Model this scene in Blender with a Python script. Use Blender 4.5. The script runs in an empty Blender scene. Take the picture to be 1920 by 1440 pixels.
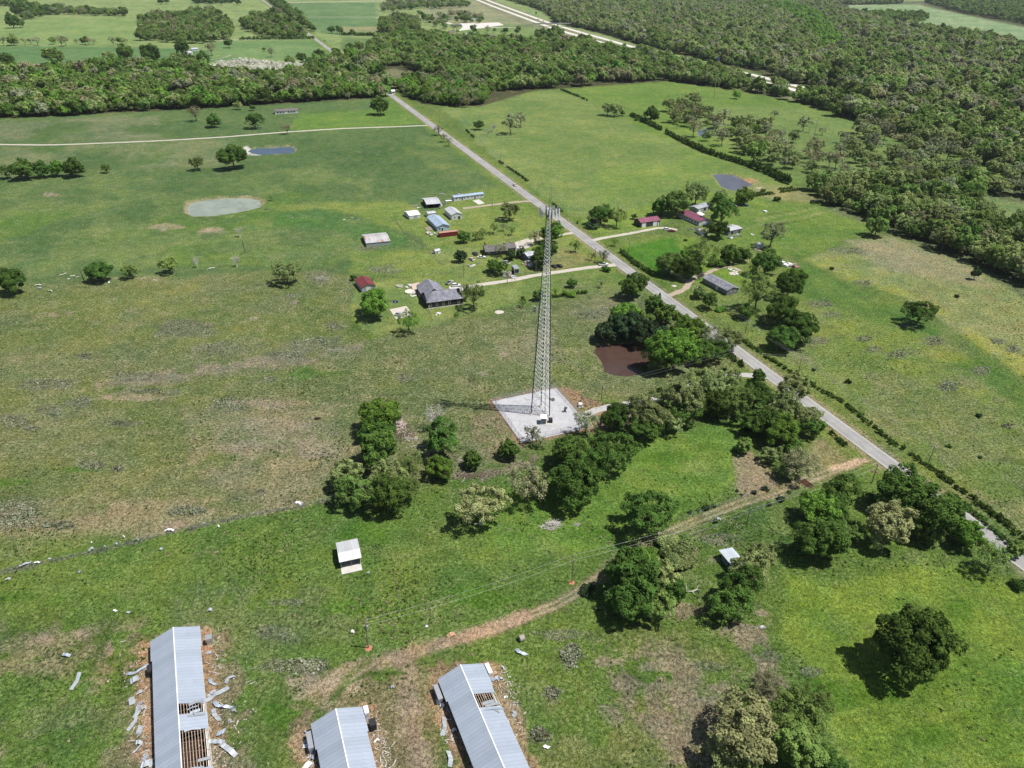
import bpy, math, random
import numpy as np
from mathutils import Matrix, Vector
random.seed(7); rng = np.random.default_rng(7)
sc = bpy.context.scene; COL = sc.collection
# ---------------------------------------------------------------- camera, world, sun
H = 150.0; F = 1331.0
TILT = math.radians(31.06); ROLL = math.radians(1.0)
cam = bpy.data.cameras.new('camera'); camo = bpy.data.objects.new('camera', cam); COL.objects.link(camo)
RM = Matrix.Rotation(math.pi/2 - TILT, 3, 'X') @ Matrix.Rotation(ROLL, 3, 'Z')
camo.location = (0, 0, H); camo.rotation_euler = RM.to_euler()
cam.sensor_width = 36; cam.lens = 36*F/1920; cam.clip_start = 1; cam.clip_end = 30000
sc.camera = camo
SUN_EL, SUN_AZ = 64.0, -7.0      # azimuth measured from +X towards +Y
w = bpy.data.worlds.new('World'); sc.world = w; w.use_nodes = True
nt = w.node_tree; bg = nt.nodes['Background']; sky = nt.nodes.new('ShaderNodeTexSky')
sky.sky_type = 'NISHITA'; sky.sun_disc = False
sky.sun_elevation = math.radians(SUN_EL); sky.sun_rotation = math.radians(90 - SUN_AZ)
nt.links.new(sky.outputs[0], bg.inputs[0]); bg.inputs[1].default_value = 0.065
sl = bpy.data.lights.new('sun', 'SUN'); sl.energy = 4.8; sl.angle = math.radians(0.5); sl.color = (1, .96, .9)
so = bpy.data.objects.new('sun', sl); COL.objects.link(so)
e, a = math.radians(SUN_EL), math.radians(SUN_AZ)
so.rotation_euler = Vector((math.cos(e)*math.cos(a), math.cos(e)*math.sin(a), math.sin(e))).to_track_quat('Z', 'Y').to_euler()
so.location = (0, 0, 300)
sc.view_settings.view_transform = 'Standard'; sc.view_settings.look = 'None'
sc.view_settings.exposure = 0.31; sc.view_settings.gamma = 1
sc.render.engine = 'CYCLES'
try:
    sc.cycles.max_bounces = 5; sc.cycles.diffuse_bounces = 2; sc.cycles.transparent_max_bounces = 6
    sc.cycles.volume_bounces = 0
except Exception: pass
# ---------------------------------------------------------------- mapping pixels of the photograph <-> ground
RN = np.array(RM)
def G(u, v, z=0.0):
    d = RN @ np.array([(u-960)/F, -(v-720)/F, -1.0]); t = (z-H)/d[2]
    return Vector((d[0]*t, d[1]*t, z))
def GA(uv, z=0.0):
    uv = np.asarray(uv, float)
    d = np.stack([(uv[:, 0]-960)/F, -(uv[:, 1]-720)/F, -np.ones(len(uv))], 1) @ RN.T
    t = (z-H)/d[:, 2]; return d[:, :2]*t[:, None]
def PX(x, y, z=0.0):
    p = np.stack([x, y, np.zeros_like(x)+z-H], -1) @ RN
    return 960-F*p[..., 0]/p[..., 2], 720+F*p[..., 1]/p[..., 2]
def scl(v): return G(961, v).x*0+ (F/ (Vector(G(960, v))-Vector((0, 0, H))).dot(Vector(RN @ np.array([0, 0, -1.0]))))
# ---------------------------------------------------------------- noise helpers
def vnoise(x, y, seed=0):
    xi = np.floor(x).astype(np.int64); yi = np.floor(y).astype(np.int64); fx = x-xi; fy = y-yi
    fx = fx*fx*(3-2*fx); fy = fy*fy*(3-2*fy)
    def h(i, j):
        n = (i*374761393 + j*668265263 + seed*1442695041) & 0xffffffff
        n = ((n ^ (n >> 13))*1274126177) & 0xffffffff
        return ((n ^ (n >> 16)) & 0xffff)/65535.0
    return (h(xi, yi)*(1-fx)+h(xi+1, yi)*fx)*(1-fy)+(h(xi, yi+1)*(1-fx)+h(xi+1, yi+1)*fx)*fy
def fbm(x, y, s, seed=0, o=4):
    v = 0; a = .5; t = 0
    for k in range(o): v = v+a*vnoise(x/s, y/s, seed+k*17); t += a; a *= .55; s /= 2.1
    return v/t
def inpoly(px, py, poly):
    poly = np.asarray(poly, float); r = np.zeros(px.shape, bool); j = len(poly)-1
    for i in range(len(poly)):
        xi, yi = poly[i]; xj, yj = poly[j]
        if yi != yj: r ^= ((yi > py) != (yj > py)) & (px < (xj-xi)*(py-yi)/(yj-yi)+xi)
        j = i
    return r
def segd(px, py, pts, closed=False):
    d = np.full(px.shape, 1e9); P = list(pts)+([pts[0]] if closed else [])
    for (ax, ay), (bx, by) in zip(P[:-1], P[1:]):
        dx, dy = bx-ax, by-ay; L = dx*dx+dy*dy+1e-9
        t = np.clip(((px-ax)*dx+(py-ay)*dy)/L, 0, 1); d = np.minimum(d, np.hypot(px-ax-t*dx, py-ay-t*dy))
    return d
# ---------------------------------------------------------------- materials
def newmat(n):
    m = bpy.data.materials.new(n); m.use_nodes = True; return m, m.node_tree, m.node_tree.nodes['Principled BSDF']
def mix(nt, a, b, f, mode='MIX'):
    n = nt.nodes.new('ShaderNodeMix'); n.data_type = 'RGBA'; n.blend_type = mode
    for s, i in ((f, 0), (a, 6), (b, 7)):
        if hasattr(s, 'is_linked'): nt.links.new(s, n.inputs[i])
        else: n.inputs[i].default_value = s if i == 0 else (tuple(s)+(1,) if len(s) == 3 else s)
    return n.outputs[2]
def noise(nt, scale, detail=4, rough=.6, co=None, dist=0):
    n = nt.nodes.new('ShaderNodeTexNoise'); n.inputs['Scale'].default_value = scale
    n.inputs['Detail'].default_value = detail; n.inputs['Roughness'].default_value = rough
    n.inputs['Distortion'].default_value = dist
    if co is not None: nt.links.new(co, n.inputs['Vector'])
    return n.outputs[0]
def ramp(nt, f, lo, hi, a=0.0, b=1.0):
    n = nt.nodes.new('ShaderNodeMapRange'); n.inputs[1].default_value = lo; n.inputs[2].default_value = hi
    n.inputs[3].default_value = a; n.inputs[4].default_value = b; nt.links.new(f, n.inputs[0]); return n.outputs[0]
def math_(nt, op, a, b=0.0):
    n = nt.nodes.new('ShaderNodeMath'); n.operation = op
    for s, i in ((a, 0), (b, 1)):
        if hasattr(s, 'is_linked'): nt.links.new(s, n.inputs[i])
        else: n.inputs[i].default_value = s
    return n.outputs[0]
def objco(nt): return nt.nodes.new('ShaderNodeTexCoord').outputs['Object']
def geoco(nt): return nt.nodes.new('ShaderNodeNewGeometry').outputs['Position']
def bump(nt, bs, h, strength=.5, dist=.1):
    b = nt.nodes.new('ShaderNodeBump'); b.inputs['Strength'].default_value = strength; b.inputs['Distance'].default_value = dist
    nt.links.new(h, b.inputs['Height']); nt.links.new(b.outputs[0], bs.inputs['Normal'])
MC = {}
def flat(n, col, rough=.6, metal=0.0, var=.25, scale=1.5, spec=.3, col2=None):
    """weathered paint / stone / timber with blotches and grain"""
    if n in MC: return MC[n]
    m, nt, bs = newmat(n); co = geoco(nt)
    f = ramp(nt, noise(nt, scale, 5, .65, co), .35, .65)
    c2 = col2 or tuple(min(1, c*(1-var)) for c in col)
    c = mix(nt, col, c2, f)
    f2 = ramp(nt, noise(nt, scale*9, 3, .6, co), .3, .7, 1-var*.5, 1+var*.3)
    hs = nt.nodes.new('ShaderNodeHueSaturation'); nt.links.new(c, hs.inputs['Color']); nt.links.new(f2, hs.inputs['Value'])
    nt.links.new(hs.outputs[0], bs.inputs['Base Color'])
    bs.inputs['Roughness'].default_value = rough; bs.inputs['Metallic'].default_value = metal
    bs.inputs['Specular IOR Level'].default_value = spec
    MC[n] = m; return m
def ribbed(n, col, col2=None, period=.35, rust=None, rough=.45, var=.15):
    """corrugated sheet: ribs run along the object's local Y (down the slope), repeated along local X"""
    if n in MC: return MC[n]
    m, nt, bs = newmat(n); co = objco(nt)
    f = ramp(nt, noise(nt, .35, 5, .6, co), .35, .65)
    c = mix(nt, col, col2 or tuple(x*(1-var) for x in col), f)
    sx = nt.nodes.new('ShaderNodeSeparateXYZ'); nt.links.new(co, sx.inputs[0])
    wv = nt.nodes.new('ShaderNodeMath'); wv.operation = 'SINE'
    nt.links.new(math_(nt, 'MULTIPLY', sx.outputs[0], 6.283/period), wv.inputs[0])
    seam = nt.nodes.new('ShaderNodeMath'); seam.operation = 'PINGPONG'; seam.inputs[1].default_value = .5
    nt.links.new(math_(nt, 'MULTIPLY', sx.outputs[0], 1/.92), seam.inputs[0])
    c = mix(nt, c, tuple(x*.66 for x in col), ramp(nt, seam.outputs[0], 0, .09, .8, 0))
    c = mix(nt, c, tuple(x*.62 for x in col), ramp(nt, noise(nt, .8, 6, .75, co, .8), .58, .72, 0, .5))
    # single sheets differ a little from their neighbours
    fl = math_(nt, 'FLOOR', math_(nt, 'MULTIPLY', sx.outputs[0], 1/1.84))
    wn = nt.nodes.new('ShaderNodeTexWhiteNoise'); wn.noise_dimensions = '1D'; nt.links.new(fl, wn.inputs['W'])
    hs = nt.nodes.new('ShaderNodeHueSaturation'); nt.links.new(c, hs.inputs['Color'])
    nt.links.new(ramp(nt, wn.outputs[0], 0, 1, .93, 1.06), hs.inputs['Value']); c = hs.outputs[0]
    if rust:
        mp = nt.nodes.new('ShaderNodeMapping'); mp.inputs['Scale'].default_value = (.9, .12, .12); nt.links.new(co, mp.inputs[0])
        r = ramp(nt, noise(nt, 1.4, 4, .7, mp.outputs[0]), .5, .62)
        r = math_(nt, 'MULTIPLY', r, ramp(nt, noise(nt, .13, 2, .5, co), .45, .6))
        c = mix(nt, c, rust, r)
    nt.links.new(c, bs.inputs['Base Color']); bs.inputs['Roughness'].default_value = rough
    bs.inputs['Metallic'].default_value = .15; bs.inputs['Specular IOR Level'].default_value = .4
    bump(nt, bs, wv.outputs[0], .35, .03); MC[n] = m; return m
def shingle(n, col):
    if n in MC: return MC[n]
    m, nt, bs = newmat(n); co = objco(nt)
    b = nt.nodes.new('ShaderNodeTexBrick'); b.inputs['Scale'].default_value = 1.6; nt.links.new(co, b.inputs['Vector'])
    b.inputs['Color1'].default_value = tuple(col)+(1,); b.inputs['Color2'].default_value = tuple(x*.72 for x in col)+(1,)
    b.inputs['Mortar'].default_value = tuple(x*.5 for x in col)+(1,); b.inputs['Mortar Size'].default_value = .03
    c = mix(nt, b.outputs[0], tuple(x*1.25 for x in col), ramp(nt, noise(nt, .5, 4, .6, co), .4, .7))
    nt.links.new(c, bs.inputs['Base Color']); bs.inputs['Roughness'].default_value = .9; MC[n] = m; return m
def glass(n='window_glass', col=(.03, .04, .05)):
    if n in MC: return MC[n]
    m, nt, bs = newmat(n); bs.inputs['Base Color'].default_value = col+(1,); bs.inputs['Roughness'].default_value = .12
    bs.inputs['Specular IOR Level'].default_value = .7; MC[n] = m; return m
def leafmat(n, c1, c2, trans=.36):
    m, nt, bs = newmat(n); nt.nodes.remove(bs); out = nt.nodes['Material Output']
    oi = nt.nodes.new('ShaderNodeObjectInfo'); co = geoco(nt)
    c = mix(nt, c1, c2, ramp(nt, noise(nt, .35, 3, .6, co), .38, .62))
    c = mix(nt, c, c2, ramp(nt, oi.outputs['Random'], 0, 1, 0, .6))
    at = nt.nodes.new('ShaderNodeAttribute'); at.attribute_name = 'tint'
    hs = nt.nodes.new('ShaderNodeHueSaturation'); nt.links.new(c, hs.inputs['Color'])
    v = math_(nt, 'MULTIPLY', ramp(nt, at.outputs['Fac'], 0, 1, .62, 1.4), ramp(nt, math_(nt, 'FRACT', math_(nt, 'MULTIPLY', oi.outputs['Random'], 7.31)), 0, 1, .72, 1.28))
    nt.links.new(v, hs.inputs['Value'])
    nt.links.new(ramp(nt, math_(nt, 'FRACT', math_(nt, 'MULTIPLY', oi.outputs['Random'], 3.7)), 0, 1, .485, .512), hs.inputs['Hue'])
    d = nt.nodes.new('ShaderNodeBsdfDiffuse'); t = nt.nodes.new('ShaderNodeBsdfTranslucent'); mx = nt.nodes.new('ShaderNodeMixShader')
    nt.links.new(hs.outputs[0], d.inputs[0]); nt.links.new(hs.outputs[0], t.inputs[0]); mx.inputs[0].default_value = trans
    nt.links.new(d.outputs[0], mx.inputs[1]); nt.links.new(t.outputs[0], mx.inputs[2]); nt.links.new(mx.outputs[0], out.inputs[0])
    return m
LEAF = {
 'g': leafmat('leaf_dark_green', (.078, .155, .034), (.11, .195, .042)),
 'm': leafmat('leaf_mid_green', (.145, .25, .062), (.195, .285, .078)),
 'b': leafmat('leaf_bright_green', (.19, .34, .055), (.14, .275, .048)),
 'y': leafmat('leaf_olive_oak', (.31, .37, .155), (.225, .295, .105)),
 'o': leafmat('leaf_pale_gold', (.46, .49, .23), (.34, .39, .17)),
 's': leafmat('leaf_budding_grey', (.33, .365, .22), (.25, .29, .165)),
 'n': leafmat('leaf_budding_brown', (.34, .32, .18), (.27, .28, .15)),
 'c': leafmat('leaf_cedar', (.036, .070, .032), (.05, .088, .038), .1),
 'w': leafmat('leaf_white_blossom', (.88, .86, .78), (.62, .64, .5), .25),
}
BARK = flat('bark_grey_brown', (.16, .13, .105), .9, var=.4, scale=3)
DEADWOOD = flat('bark_bleached', (.56, .53, .49), .9, var=.35, scale=3)
WHITE = flat('paint_white', (.78, .78, .77), .5, var=.1)
DARK = flat('black_and_shade', (.03, .03, .035), .7)  # black of tyres and doors; also paints the shade inside the open shed
WOOD = flat('weathered_timber', (.3, .25, .2), .85, var=.35, scale=4)
POLEW = flat('pole_timber', (.24, .2, .17), .9, var=.3, scale=3)
CONC = flat('concrete_pale', (.56, .54, .5), .85, var=.18, scale=.8)
GALV = flat('galvanised_steel', (.48, .5, .52), .45, metal=.5, var=.15)
# ---------------------------------------------------------------- mesh helpers
class MB:
    def __init__(s): s.v = []; s.f = []
    def add(s, vs, fs):
        o = len(s.v); s.v += [tuple(p) for p in vs]; s.f += [tuple(i+o for i in f) for f in fs]; return s
    def box(s, x0, x1, y0, y1, z0, z1):
        return s.add([(x0,y0,z0),(x1,y0,z0),(x1,y1,z0),(x0,y1,z0),(x0,y0,z1),(x1,y0,z1),(x1,y1,z1),(x0,y1,z1)],
              [(0,3,2,1),(4,5,6,7),(0,1,5,4),(1,2,6,5),(2,3,7,6),(3,0,4,7)])
    def bar(s, p, q, r, r2=None, n=6):
        p = Vector(p); q = Vector(q); d = (q-p)
        if d.length < 1e-6: return s
        d.normalize(); u = d.orthogonal().normalized(); w_ = d.cross(u); r2 = r if r2 is None else r2
        vs = []
        for c, rr in ((p, r), (q, r2)):
            for k in range(n):
                t = 2*math.pi*k/n; vs.append(c+u*math.cos(t)*rr+w_*math.sin(t)*rr)
        fs = [(k, (k+1) % n, n+(k+1) % n, n+k) for k in range(n)]+[tuple(range(n))[::-1], tuple(range(n, 2*n))]
        return s.add(vs, fs)
    def slab(s, pts, th):
        """closed plate from a planar outline, thickened downward"""
        n = len(pts); P = [Vector(p) for p in pts]; nr = (P[1]-P[0]).cross(P[2]-P[0]).normalized()
        if nr.z < 0: P.reverse(); nr = -nr
        return s.add(P+[p-nr*th for p in P], [tuple(range(n)), tuple(range(2*n-1, n-1, -1))]+[(k, k+n, (k+1) % n+n, (k+1) % n) for k in range(n)])
    def build(s, name, mat, parent=None, smooth=False):
        me = bpy.data.meshes.new(name); me.from_pydata(s.v, [], s.f); me.validate(); me.update()
        if mat: me.materials.append(mat)
        if smooth: me.shade_smooth()
        o = bpy.data.objects.new(name, me); COL.objects.link(o); o.parent = parent; return o
def npmesh(name, V, Q, mat, tint=None):
    me = bpy.data.meshes.new(name); V = np.asarray(V, np.float32); Q = np.asarray(Q, np.int32)
    me.vertices.add(len(V)); me.vertices.foreach_set('co', V.ravel()); k = Q.shape[1]
    me.loops.add(Q.size); me.loops.foreach_set('vertex_index', Q.ravel())
    me.polygons.add(len(Q)); me.polygons.foreach_set('loop_start', np.arange(0, Q.size, k, dtype=np.int32))
    me.polygons.foreach_set('loop_total', np.full(len(Q), k, np.int32)); me.update(calc_edges=True)
    if mat: me.materials.append(mat)
    if tint is not None:
        at = me.attributes.new('tint', 'FLOAT', 'POINT'); at.data.foreach_set('value', np.asarray(tint, np.float32))
    return me
def tag(o, label=None, cat=None, group=None, kind=None):
    if label: o['label'] = label
    if cat: o['category'] = cat
    if group: o['group'] = group
    if kind: o['kind'] = kind
    return o
def empty(name, loc=(0, 0, 0), rz=0.0):
    o = bpy.data.objects.new(name, None); COL.objects.link(o); o.location = loc; o.rotation_euler = (0, 0, rz)
    o.empty_display_size = .5; return o
def meshobj(name, me, parent=None):
    o = bpy.data.objects.new(name, me); COL.objects.link(o); o.parent = parent; return o
# ---------------------------------------------------------------- the ground: one sheet, painted by what grows where
ROADL = [(438, -40), (470, -16.5), (590, 72), (770, 205), (1345, 630), (1920, 1055), (2300, 1336)]
PONDS = [
 dict(p=[(350,386),(356,379),(377,374),(417,370),(466,369),(486,373),(491,381),(484,388),(465,393),(433,399),(393,404),(361,404),(351,397)], c=(.27,.31,.25), r=.28, n='pale green-grey', l='long pale grey-green pond in the left pasture'),
 dict(p=[(462,281),(480,276),(512,275),(540,273),(552,276),(553,283),(540,287),(515,288),(492,289),(474,287)], c=(.07,.10,.14), r=.12, n='blue', l='small blue pond beside the round dark tree'),
 dict(p=[(1336,327),(1347,324),(1372,325),(1385,330),(1398,337),(1415,344),(1398,350),(1378,356),(1362,353),(1350,345),(1344,336)], c=(.11,.115,.14), r=.3, n='slate', l='slate violet pond in the big field'),
 dict(p=[(1115,655),(1119,647),(1132,642),(1160,641),(1200,643),(1222,650),(1220,672),(1212,690),(1198,699),(1175,703),(1150,700),(1132,693),(1128,676),(1118,662)], c=(.075,.046,.036), r=.05, n='brown', l='muddy red-brown pond under the dark cedars'),
 dict(p=[(1308,243),(1334,238),(1342,250),(1325,256),(1310,254)], c=(.09,.12,.16), r=.15, n='hidden', l='small blue pond hidden among the oaks'),
]
vs_ = list(np.arange(1600, 250, -2.7))+list(np.arange(250, -45, -1.5))
ys = [G(960, v).y for v in vs_]; ys += [ys[-1]*k for k in (1.15, 1.35, 1.7, 2.3, 3.4)]
ys = np.array(ys); ct, st = math.cos(TILT), math.sin(TILT)
us = np.concatenate([[-6000, -3500, -2000, -1200, -700], np.arange(-330, 2260, 3.1), [2700, 3200, 4200, 6000, 9000]])
GX = (ys[:, None]*ct+H*st)*(us[None, :]-960)/F; GY = np.repeat(ys[:, None], len(us), 1)
gx, gy = GX.ravel(), GY.ravel(); gd = np.hypot(gx, gy)
gu, gv = PX(gx, gy)
wa = np.clip(2+gd*.006, 2, 12)
wu, wv_ = PX(gx+(fbm(gx, gy, 22, 3)-.5)*wa*2.5, gy+(fbm(gx, gy, 22, 5)-.5)*wa*2.5)
wu2, wv2 = PX(gx+(fbm(gx, gy, 3.2, 13, 3)-.5)*4.5, gy+(fbm(gx, gy, 3.2, 15, 3)-.5)*4.5)
n1 = fbm(gx, gy, 60, 1); n2 = fbm(gx, gy, 14, 2); n3 = fbm(gx, gy, 4, 4, 3)
LUSH = (.090, .158, .032); BRI = (.112, .188, .040); MID = (.098, .146, .040); OLV = (.136, .165, .062); TAN = (.27, .225, .14)
BLU = (.070, .120, .040); YG = (.142, .198, .048); FLD = (.124, .176, .055); PALE = (.17, .225, .09); MOW = (.150, .190, .062)
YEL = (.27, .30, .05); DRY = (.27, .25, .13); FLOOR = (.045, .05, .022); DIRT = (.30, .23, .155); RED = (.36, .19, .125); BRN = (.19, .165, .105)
gc = np.zeros((len(gx), 3)); gp = np.zeros((len(gx), 4)); gz = np.zeros(len(gx))
gc[:] = MID; gp[:, 0] = .3; gp[:, 2] = .5
def region(poly, col, soft=5.0, f=1.0, p=None, warp=True, blobs=None):
    """grass of one field; soft = width of its edge in pixels of the photograph"""
    global gc, gp
    a, b = (wu, wv_) if warp is True else (wu2, wv2) if warp == 2 else (gu, gv)
    P = np.asarray(poly, float); x0, y0 = P.min(0)-soft*2; x1, y1 = P.max(0)+soft*2
    k = np.where((a > x0) & (a < x1) & (b > y0) & (b < y1))[0]
    if len(k) == 0: return
    ins = inpoly(a[k], b[k], P); d = segd(a[k], b[k], [tuple(q) for q in P], True)
    m = np.clip(.5+np.where(ins, d, -d)/soft, 0, 1)*f
    if blobs is not None: m = m*np.clip((fbm(gx[k], gy[k], blobs[0], blobs[2] if len(blobs) > 2 else 9)-blobs[1])*9+.5, 0, 1)
    gc[k] = gc[k]*(1-m[:, None])+np.array(col)*m[:, None]
    if p is not None: gp[k] = gp[k]*(1-m[:, None])+np.array(p)*m[:, None]
def line_(pts, col, wpx, f=1.0, soft=1.0, p=None, warp=False, ragged=0.0):
    """a strip of ground colour, width in metres"""
    W = [tuple(G(*q)[:2]) for q in pts]
    wx = np.array([q[0] for q in W]); wy = np.array([q[1] for q in W]); mg = wpx+soft+8
    k = np.where((gx > wx.min()-mg) & (gx < wx.max()+mg) & (gy > wy.min()-mg) & (gy < wy.max()+mg))[0]
    d = segd(gx[k], gy[k], W)
    if ragged: d = d+(fbm(gx[k], gy[k], 3, 21, 3)-.5)*ragged*2
    m = np.clip((wpx/2-d)/soft+.5, 0, 1)*f
    gc[k] = gc[k]*(1-m[:, None])+np.array(col)*m[:, None]
    if p is not None: gp[k] = gp[k]*(1-m[:, None])+np.array(p)*m[:, None]
def blob(u, v, ru, rv, col, f=.8, p=None, rag=.9):
    k = np.where((abs(gu-u) < ru*1.9) & (abs(gv-v) < rv*1.9))[0]
    if len(k) == 0: return
    d = np.hypot((gu[k]-u)/ru, (gv[k]-v)/rv)+(fbm(gx[k], gy[k], max(1.5, ru/9), 31, 4)-.5)*rag*2
    m = np.clip((1-d)*2.2+.3, 0, 1)*f
    gc[k] = gc[k]*(1-m[:, None])+np.array(col)*m[:, None]
    if p is not None: gp[k] = gp[k]*(1-m[:, None])+np.array(p)*m[:, None]
# far country
region([(-900,-200),(2900,-200),(2900,130),(-900,130)], PALE, 20, p=(.2,0,.1,.1))
region([(-60,86),(250,88),(390,95),(400,118),(160,118),(40,128),(-60,122)], (.085,.155,.06), 4, p=(.1,0,.1,.05))
region([(-60,38),(140,32),(262,34),(262,84),(-60,84)], (.15,.215,.08), 4, p=(.15,0,.1,.15))
region([(390,78),(590,74),(640,110),(600,118),(560,112),(400,118)], (.12,.19,.075), 3, p=(.1,0,.1,.05))
region([(530,5),(705,5),(712,62),(640,66),(600,62),(560,32)], (.10,.165,.07), 3, p=(.1,0,.1,0))
region([(640,50),(715,50),(718,66),(640,66)], (.19,.2,.10), 2)
region([(640,70),(700,72),(680,128),(735,180),(700,140),(640,95)], (.10,.15,.055), 4)
region([(790,2),(900,2),(1000,45),(860,45),(800,40)], (.2,.21,.12), 6)
region([(860,45),(1000,48),(1190,105),(1100,78),(950,85),(860,82)], (.13,.19,.07), 4)
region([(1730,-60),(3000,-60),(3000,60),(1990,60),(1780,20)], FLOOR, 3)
# fields left of the road
region([(-60,224),(735,180),(800,236),(1000,382),(1110,470),(960,480),(760,520),(600,512),(250,520),(-60,548)], BLU, 6, p=(.25,.05,.35,.05))
region([(-60,232),(300,214),(300,262),(-60,268)], (.13,.155,.08), 8, .7, p=(.6,.1,.3,0), blobs=(40,.45))
region([(-60,275),(430,262),(450,310),(-60,330)], (.125,.155,.07), 9, .75, p=(.5,.1,.3,0), blobs=(45,.42))
region([(-60,400),(560,360),(740,420),(640,500),(-60,500)], (.09,.155,.036), 14, .75, p=(.2,0,.3,.1), blobs=(35,.5))
region([(-60,330),(350,330),(700,300),(700,500),(-60,520)], (.115,.165,.055), 14, .7, p=(.35,.05,.4,.1), blobs=(26,.53,12))
region([(520,395),(760,385),(760,470),(520,420)], (.045,.12,.03), 10, .7, blobs=(22,.45,14))
region([(430,382),(560,384),(760,378),(760,392),(560,395),(470,397)], (.16,.2,.055), 6, .7)
region([(740,182),(790,234),(540,246),(560,214),(690,205)], (.09,.165,.035), 5)
region([(810,245),(960,352),(900,360),(740,275)], (.12,.165,.05), 12, .6, blobs=(20,.5))
region([(585,380),(760,378),(800,405),(880,355),(930,352),(1000,386),(1110,468),(1120,495),(960,522),(905,535),(750,520),(655,512),(650,470),(800,470),(780,440)], (.125,.18,.046), 6, p=(.25,.05,.4,.2))
region([(880,385),(985,385),(1040,440),(900,450),(870,420)], YG, 8, .8, p=(.35,.1,.5,.5), blobs=(9,.45))
region([(800,470),(905,462),(960,520),(905,535),(870,532),(830,500)], MOW, 4, p=(.1,0,.1,0))
region([(1030,455),(1130,492),(960,520),(1000,500)], (.155,.165,.065), 8, .9, p=(.4,0,.2,0))
region([(905,538),(1140,500),(1215,545),(1080,560),(960,575),(905,560)], (.132,.178,.052), 5, p=(.2,0,.2,0))
region([(660,530),(795,518),(860,530),(905,540),(985,535),(960,575),(860,590),(810,605),(705,628),(665,590)], MOW, 4, p=(.08,0,.1,0))
region([(1040,520),(1190,545),(1180,570),(1060,555)], OLV, 8, .7, p=(.5,0,.3,0))
# the big rough pasture
region([(-60,548),(250,520),(600,512),(655,520),(665,620),(705,632),(860,596),(1080,562),(1215,548),(1360,650),(1400,690),(1180,760),(1100,740),(940,830),(900,880),(800,905),(620,930),(560,955),(350,990),(-60,1075)], OLV, 8, p=(.75,.15,.8,.05))
region([(-60,548),(600,514),(700,640),(-60,660)], (.125,.158,.045), 25, .8, p=(.5,.08,.6,.1), blobs=(30,.42,41))
region([(-60,720),(300,700),(700,690),(900,740),(700,900),(-60,960)], (.115,.15,.04), 25, .7, p=(.5,.15,.7,.1), blobs=(26,.5,42))
region([(170,720),(520,650),(620,650),(700,640),(700,655),(560,680),(330,720),(190,735)], (.27,.22,.17), 9, .7, p=(.9,.3,.8,0), blobs=(8,.46,43))
region([(340,770),(640,760),(650,900),(560,960),(360,900)], (.24,.22,.13), 25, .6, p=(1,.15,.8,0), blobs=(14,.45,44))
region([(-60,960),(320,930),(560,940),(560,955),(300,1000),(-60,1070)], (.26,.23,.14), 12, .6, p=(1,.1,.8,0), blobs=(10,.47,45))
region([(940,640),(1130,560),(1200,565),(1180,620),(1100,640),(1120,700),(1000,740)], (.2,.19,.11), 25, .55, p=(.8,.3,.7,0), blobs=(12,.46,46))
region([(880,780),(925,765),(980,840),(960,880),(880,850)], (.22,.18,.12), 16, .7, p=(.9,0,.6,0), blobs=(8,.42,47))
region([(1040,620),(1112,640),(1128,700),(1000,720),(1060,660)], (.15,.19,.045), 14, .6, blobs=(12,.45,48))
for q in ([(-20,770),(200,735),(420,700),(600,672),(700,650)], [(560,560),(660,600),(690,632)], [(1070,620),(1110,680),(1060,740)]): line_(q, (.095,.14,.03), 4, .45, 4, ragged=3)
# green meadow in the middle and lower left
region([(-60,1078),(350,992),(560,958),(640,945),(760,935),(860,900),(960,880),(1020,905),(1180,850),(1230,815),(1400,785),(1415,830),(1390,860),(1380,925),(1280,985),(1090,1080),(960,1160),(880,1180),(700,1240),(480,1280),(400,1440),(-60,1540)], LUSH, 10, p=(.3,.1,.6,.15))
region([(880,930),(1100,900),(1200,830),(1300,790),(1410,790),(1390,900),(1260,980),(1180,1020),(900,1060)], BRI, 16, .85, p=(.15,0,.3,.3))
region([(-60,1010),(400,990),(600,960),(900,1040),(1060,1080),(900,1170),(-60,1180)], (.105,.165,.036), 25, .75, p=(.25,.05,.5,.3), blobs=(16,.47,51))
region([(330,1080),(700,1100),(660,1200),(430,1240),(300,1180)], (.105,.155,.045), 30, .7, p=(.5,.25,.7,.1), blobs=(9,.48,52))
region([(-60,1180),(280,1160),(280,1500),(-60,1500)], (.21,.18,.11), 25, .65, p=(.8,.2,.7,.1), blobs=(7,.54,53))
region([(-60,1160),(400,1130),(500,1440),(-60,1500)], (.055,.085,.022), 25, .6, blobs=(6,.6,54))
region([(1060,880),(1210,870),(1380,830),(1390,900),(1250,950),(1140,960)], (.155,.21,.045), 16, .45, blobs=(7,.5,55))
region([(-60,1340),(220,1300),(260,1500),(-60,1500)], (.102,.175,.034), 30, .6, blobs=(9,.5,56))
# around the poultry houses
region([(240,1180),(430,1170),(480,1440),(500,1520),(230,1520),(245,1300)], (.21,.17,.105), 18, .75, p=(.9,.3,.8,.1), blobs=(5,.46,57))
region([(540,1330),(720,1310),(860,1440),(860,1520),(560,1520)], (.24,.18,.12), 18, .8, p=(.8,.1,.7,0), blobs=(6,.45,58))
region([(800,1235),(930,1225),(1010,1440),(1020,1520),(880,1520)], (.25,.18,.12), 14, .8, p=(.8,.1,.7,0), blobs=(5,.44,59))
region([(560,1280),(700,1240),(800,1240),(830,1440),(840,1540),(700,1540),(700,1320),(600,1330)], (.165,.145,.075), 18, .85, p=(.7,.1,.5,0), blobs=(8,.38,60))
region([(-60,1270),(180,1250),(200,1330),(-60,1350)], (.08,.16,.03), 20, .5)
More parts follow.
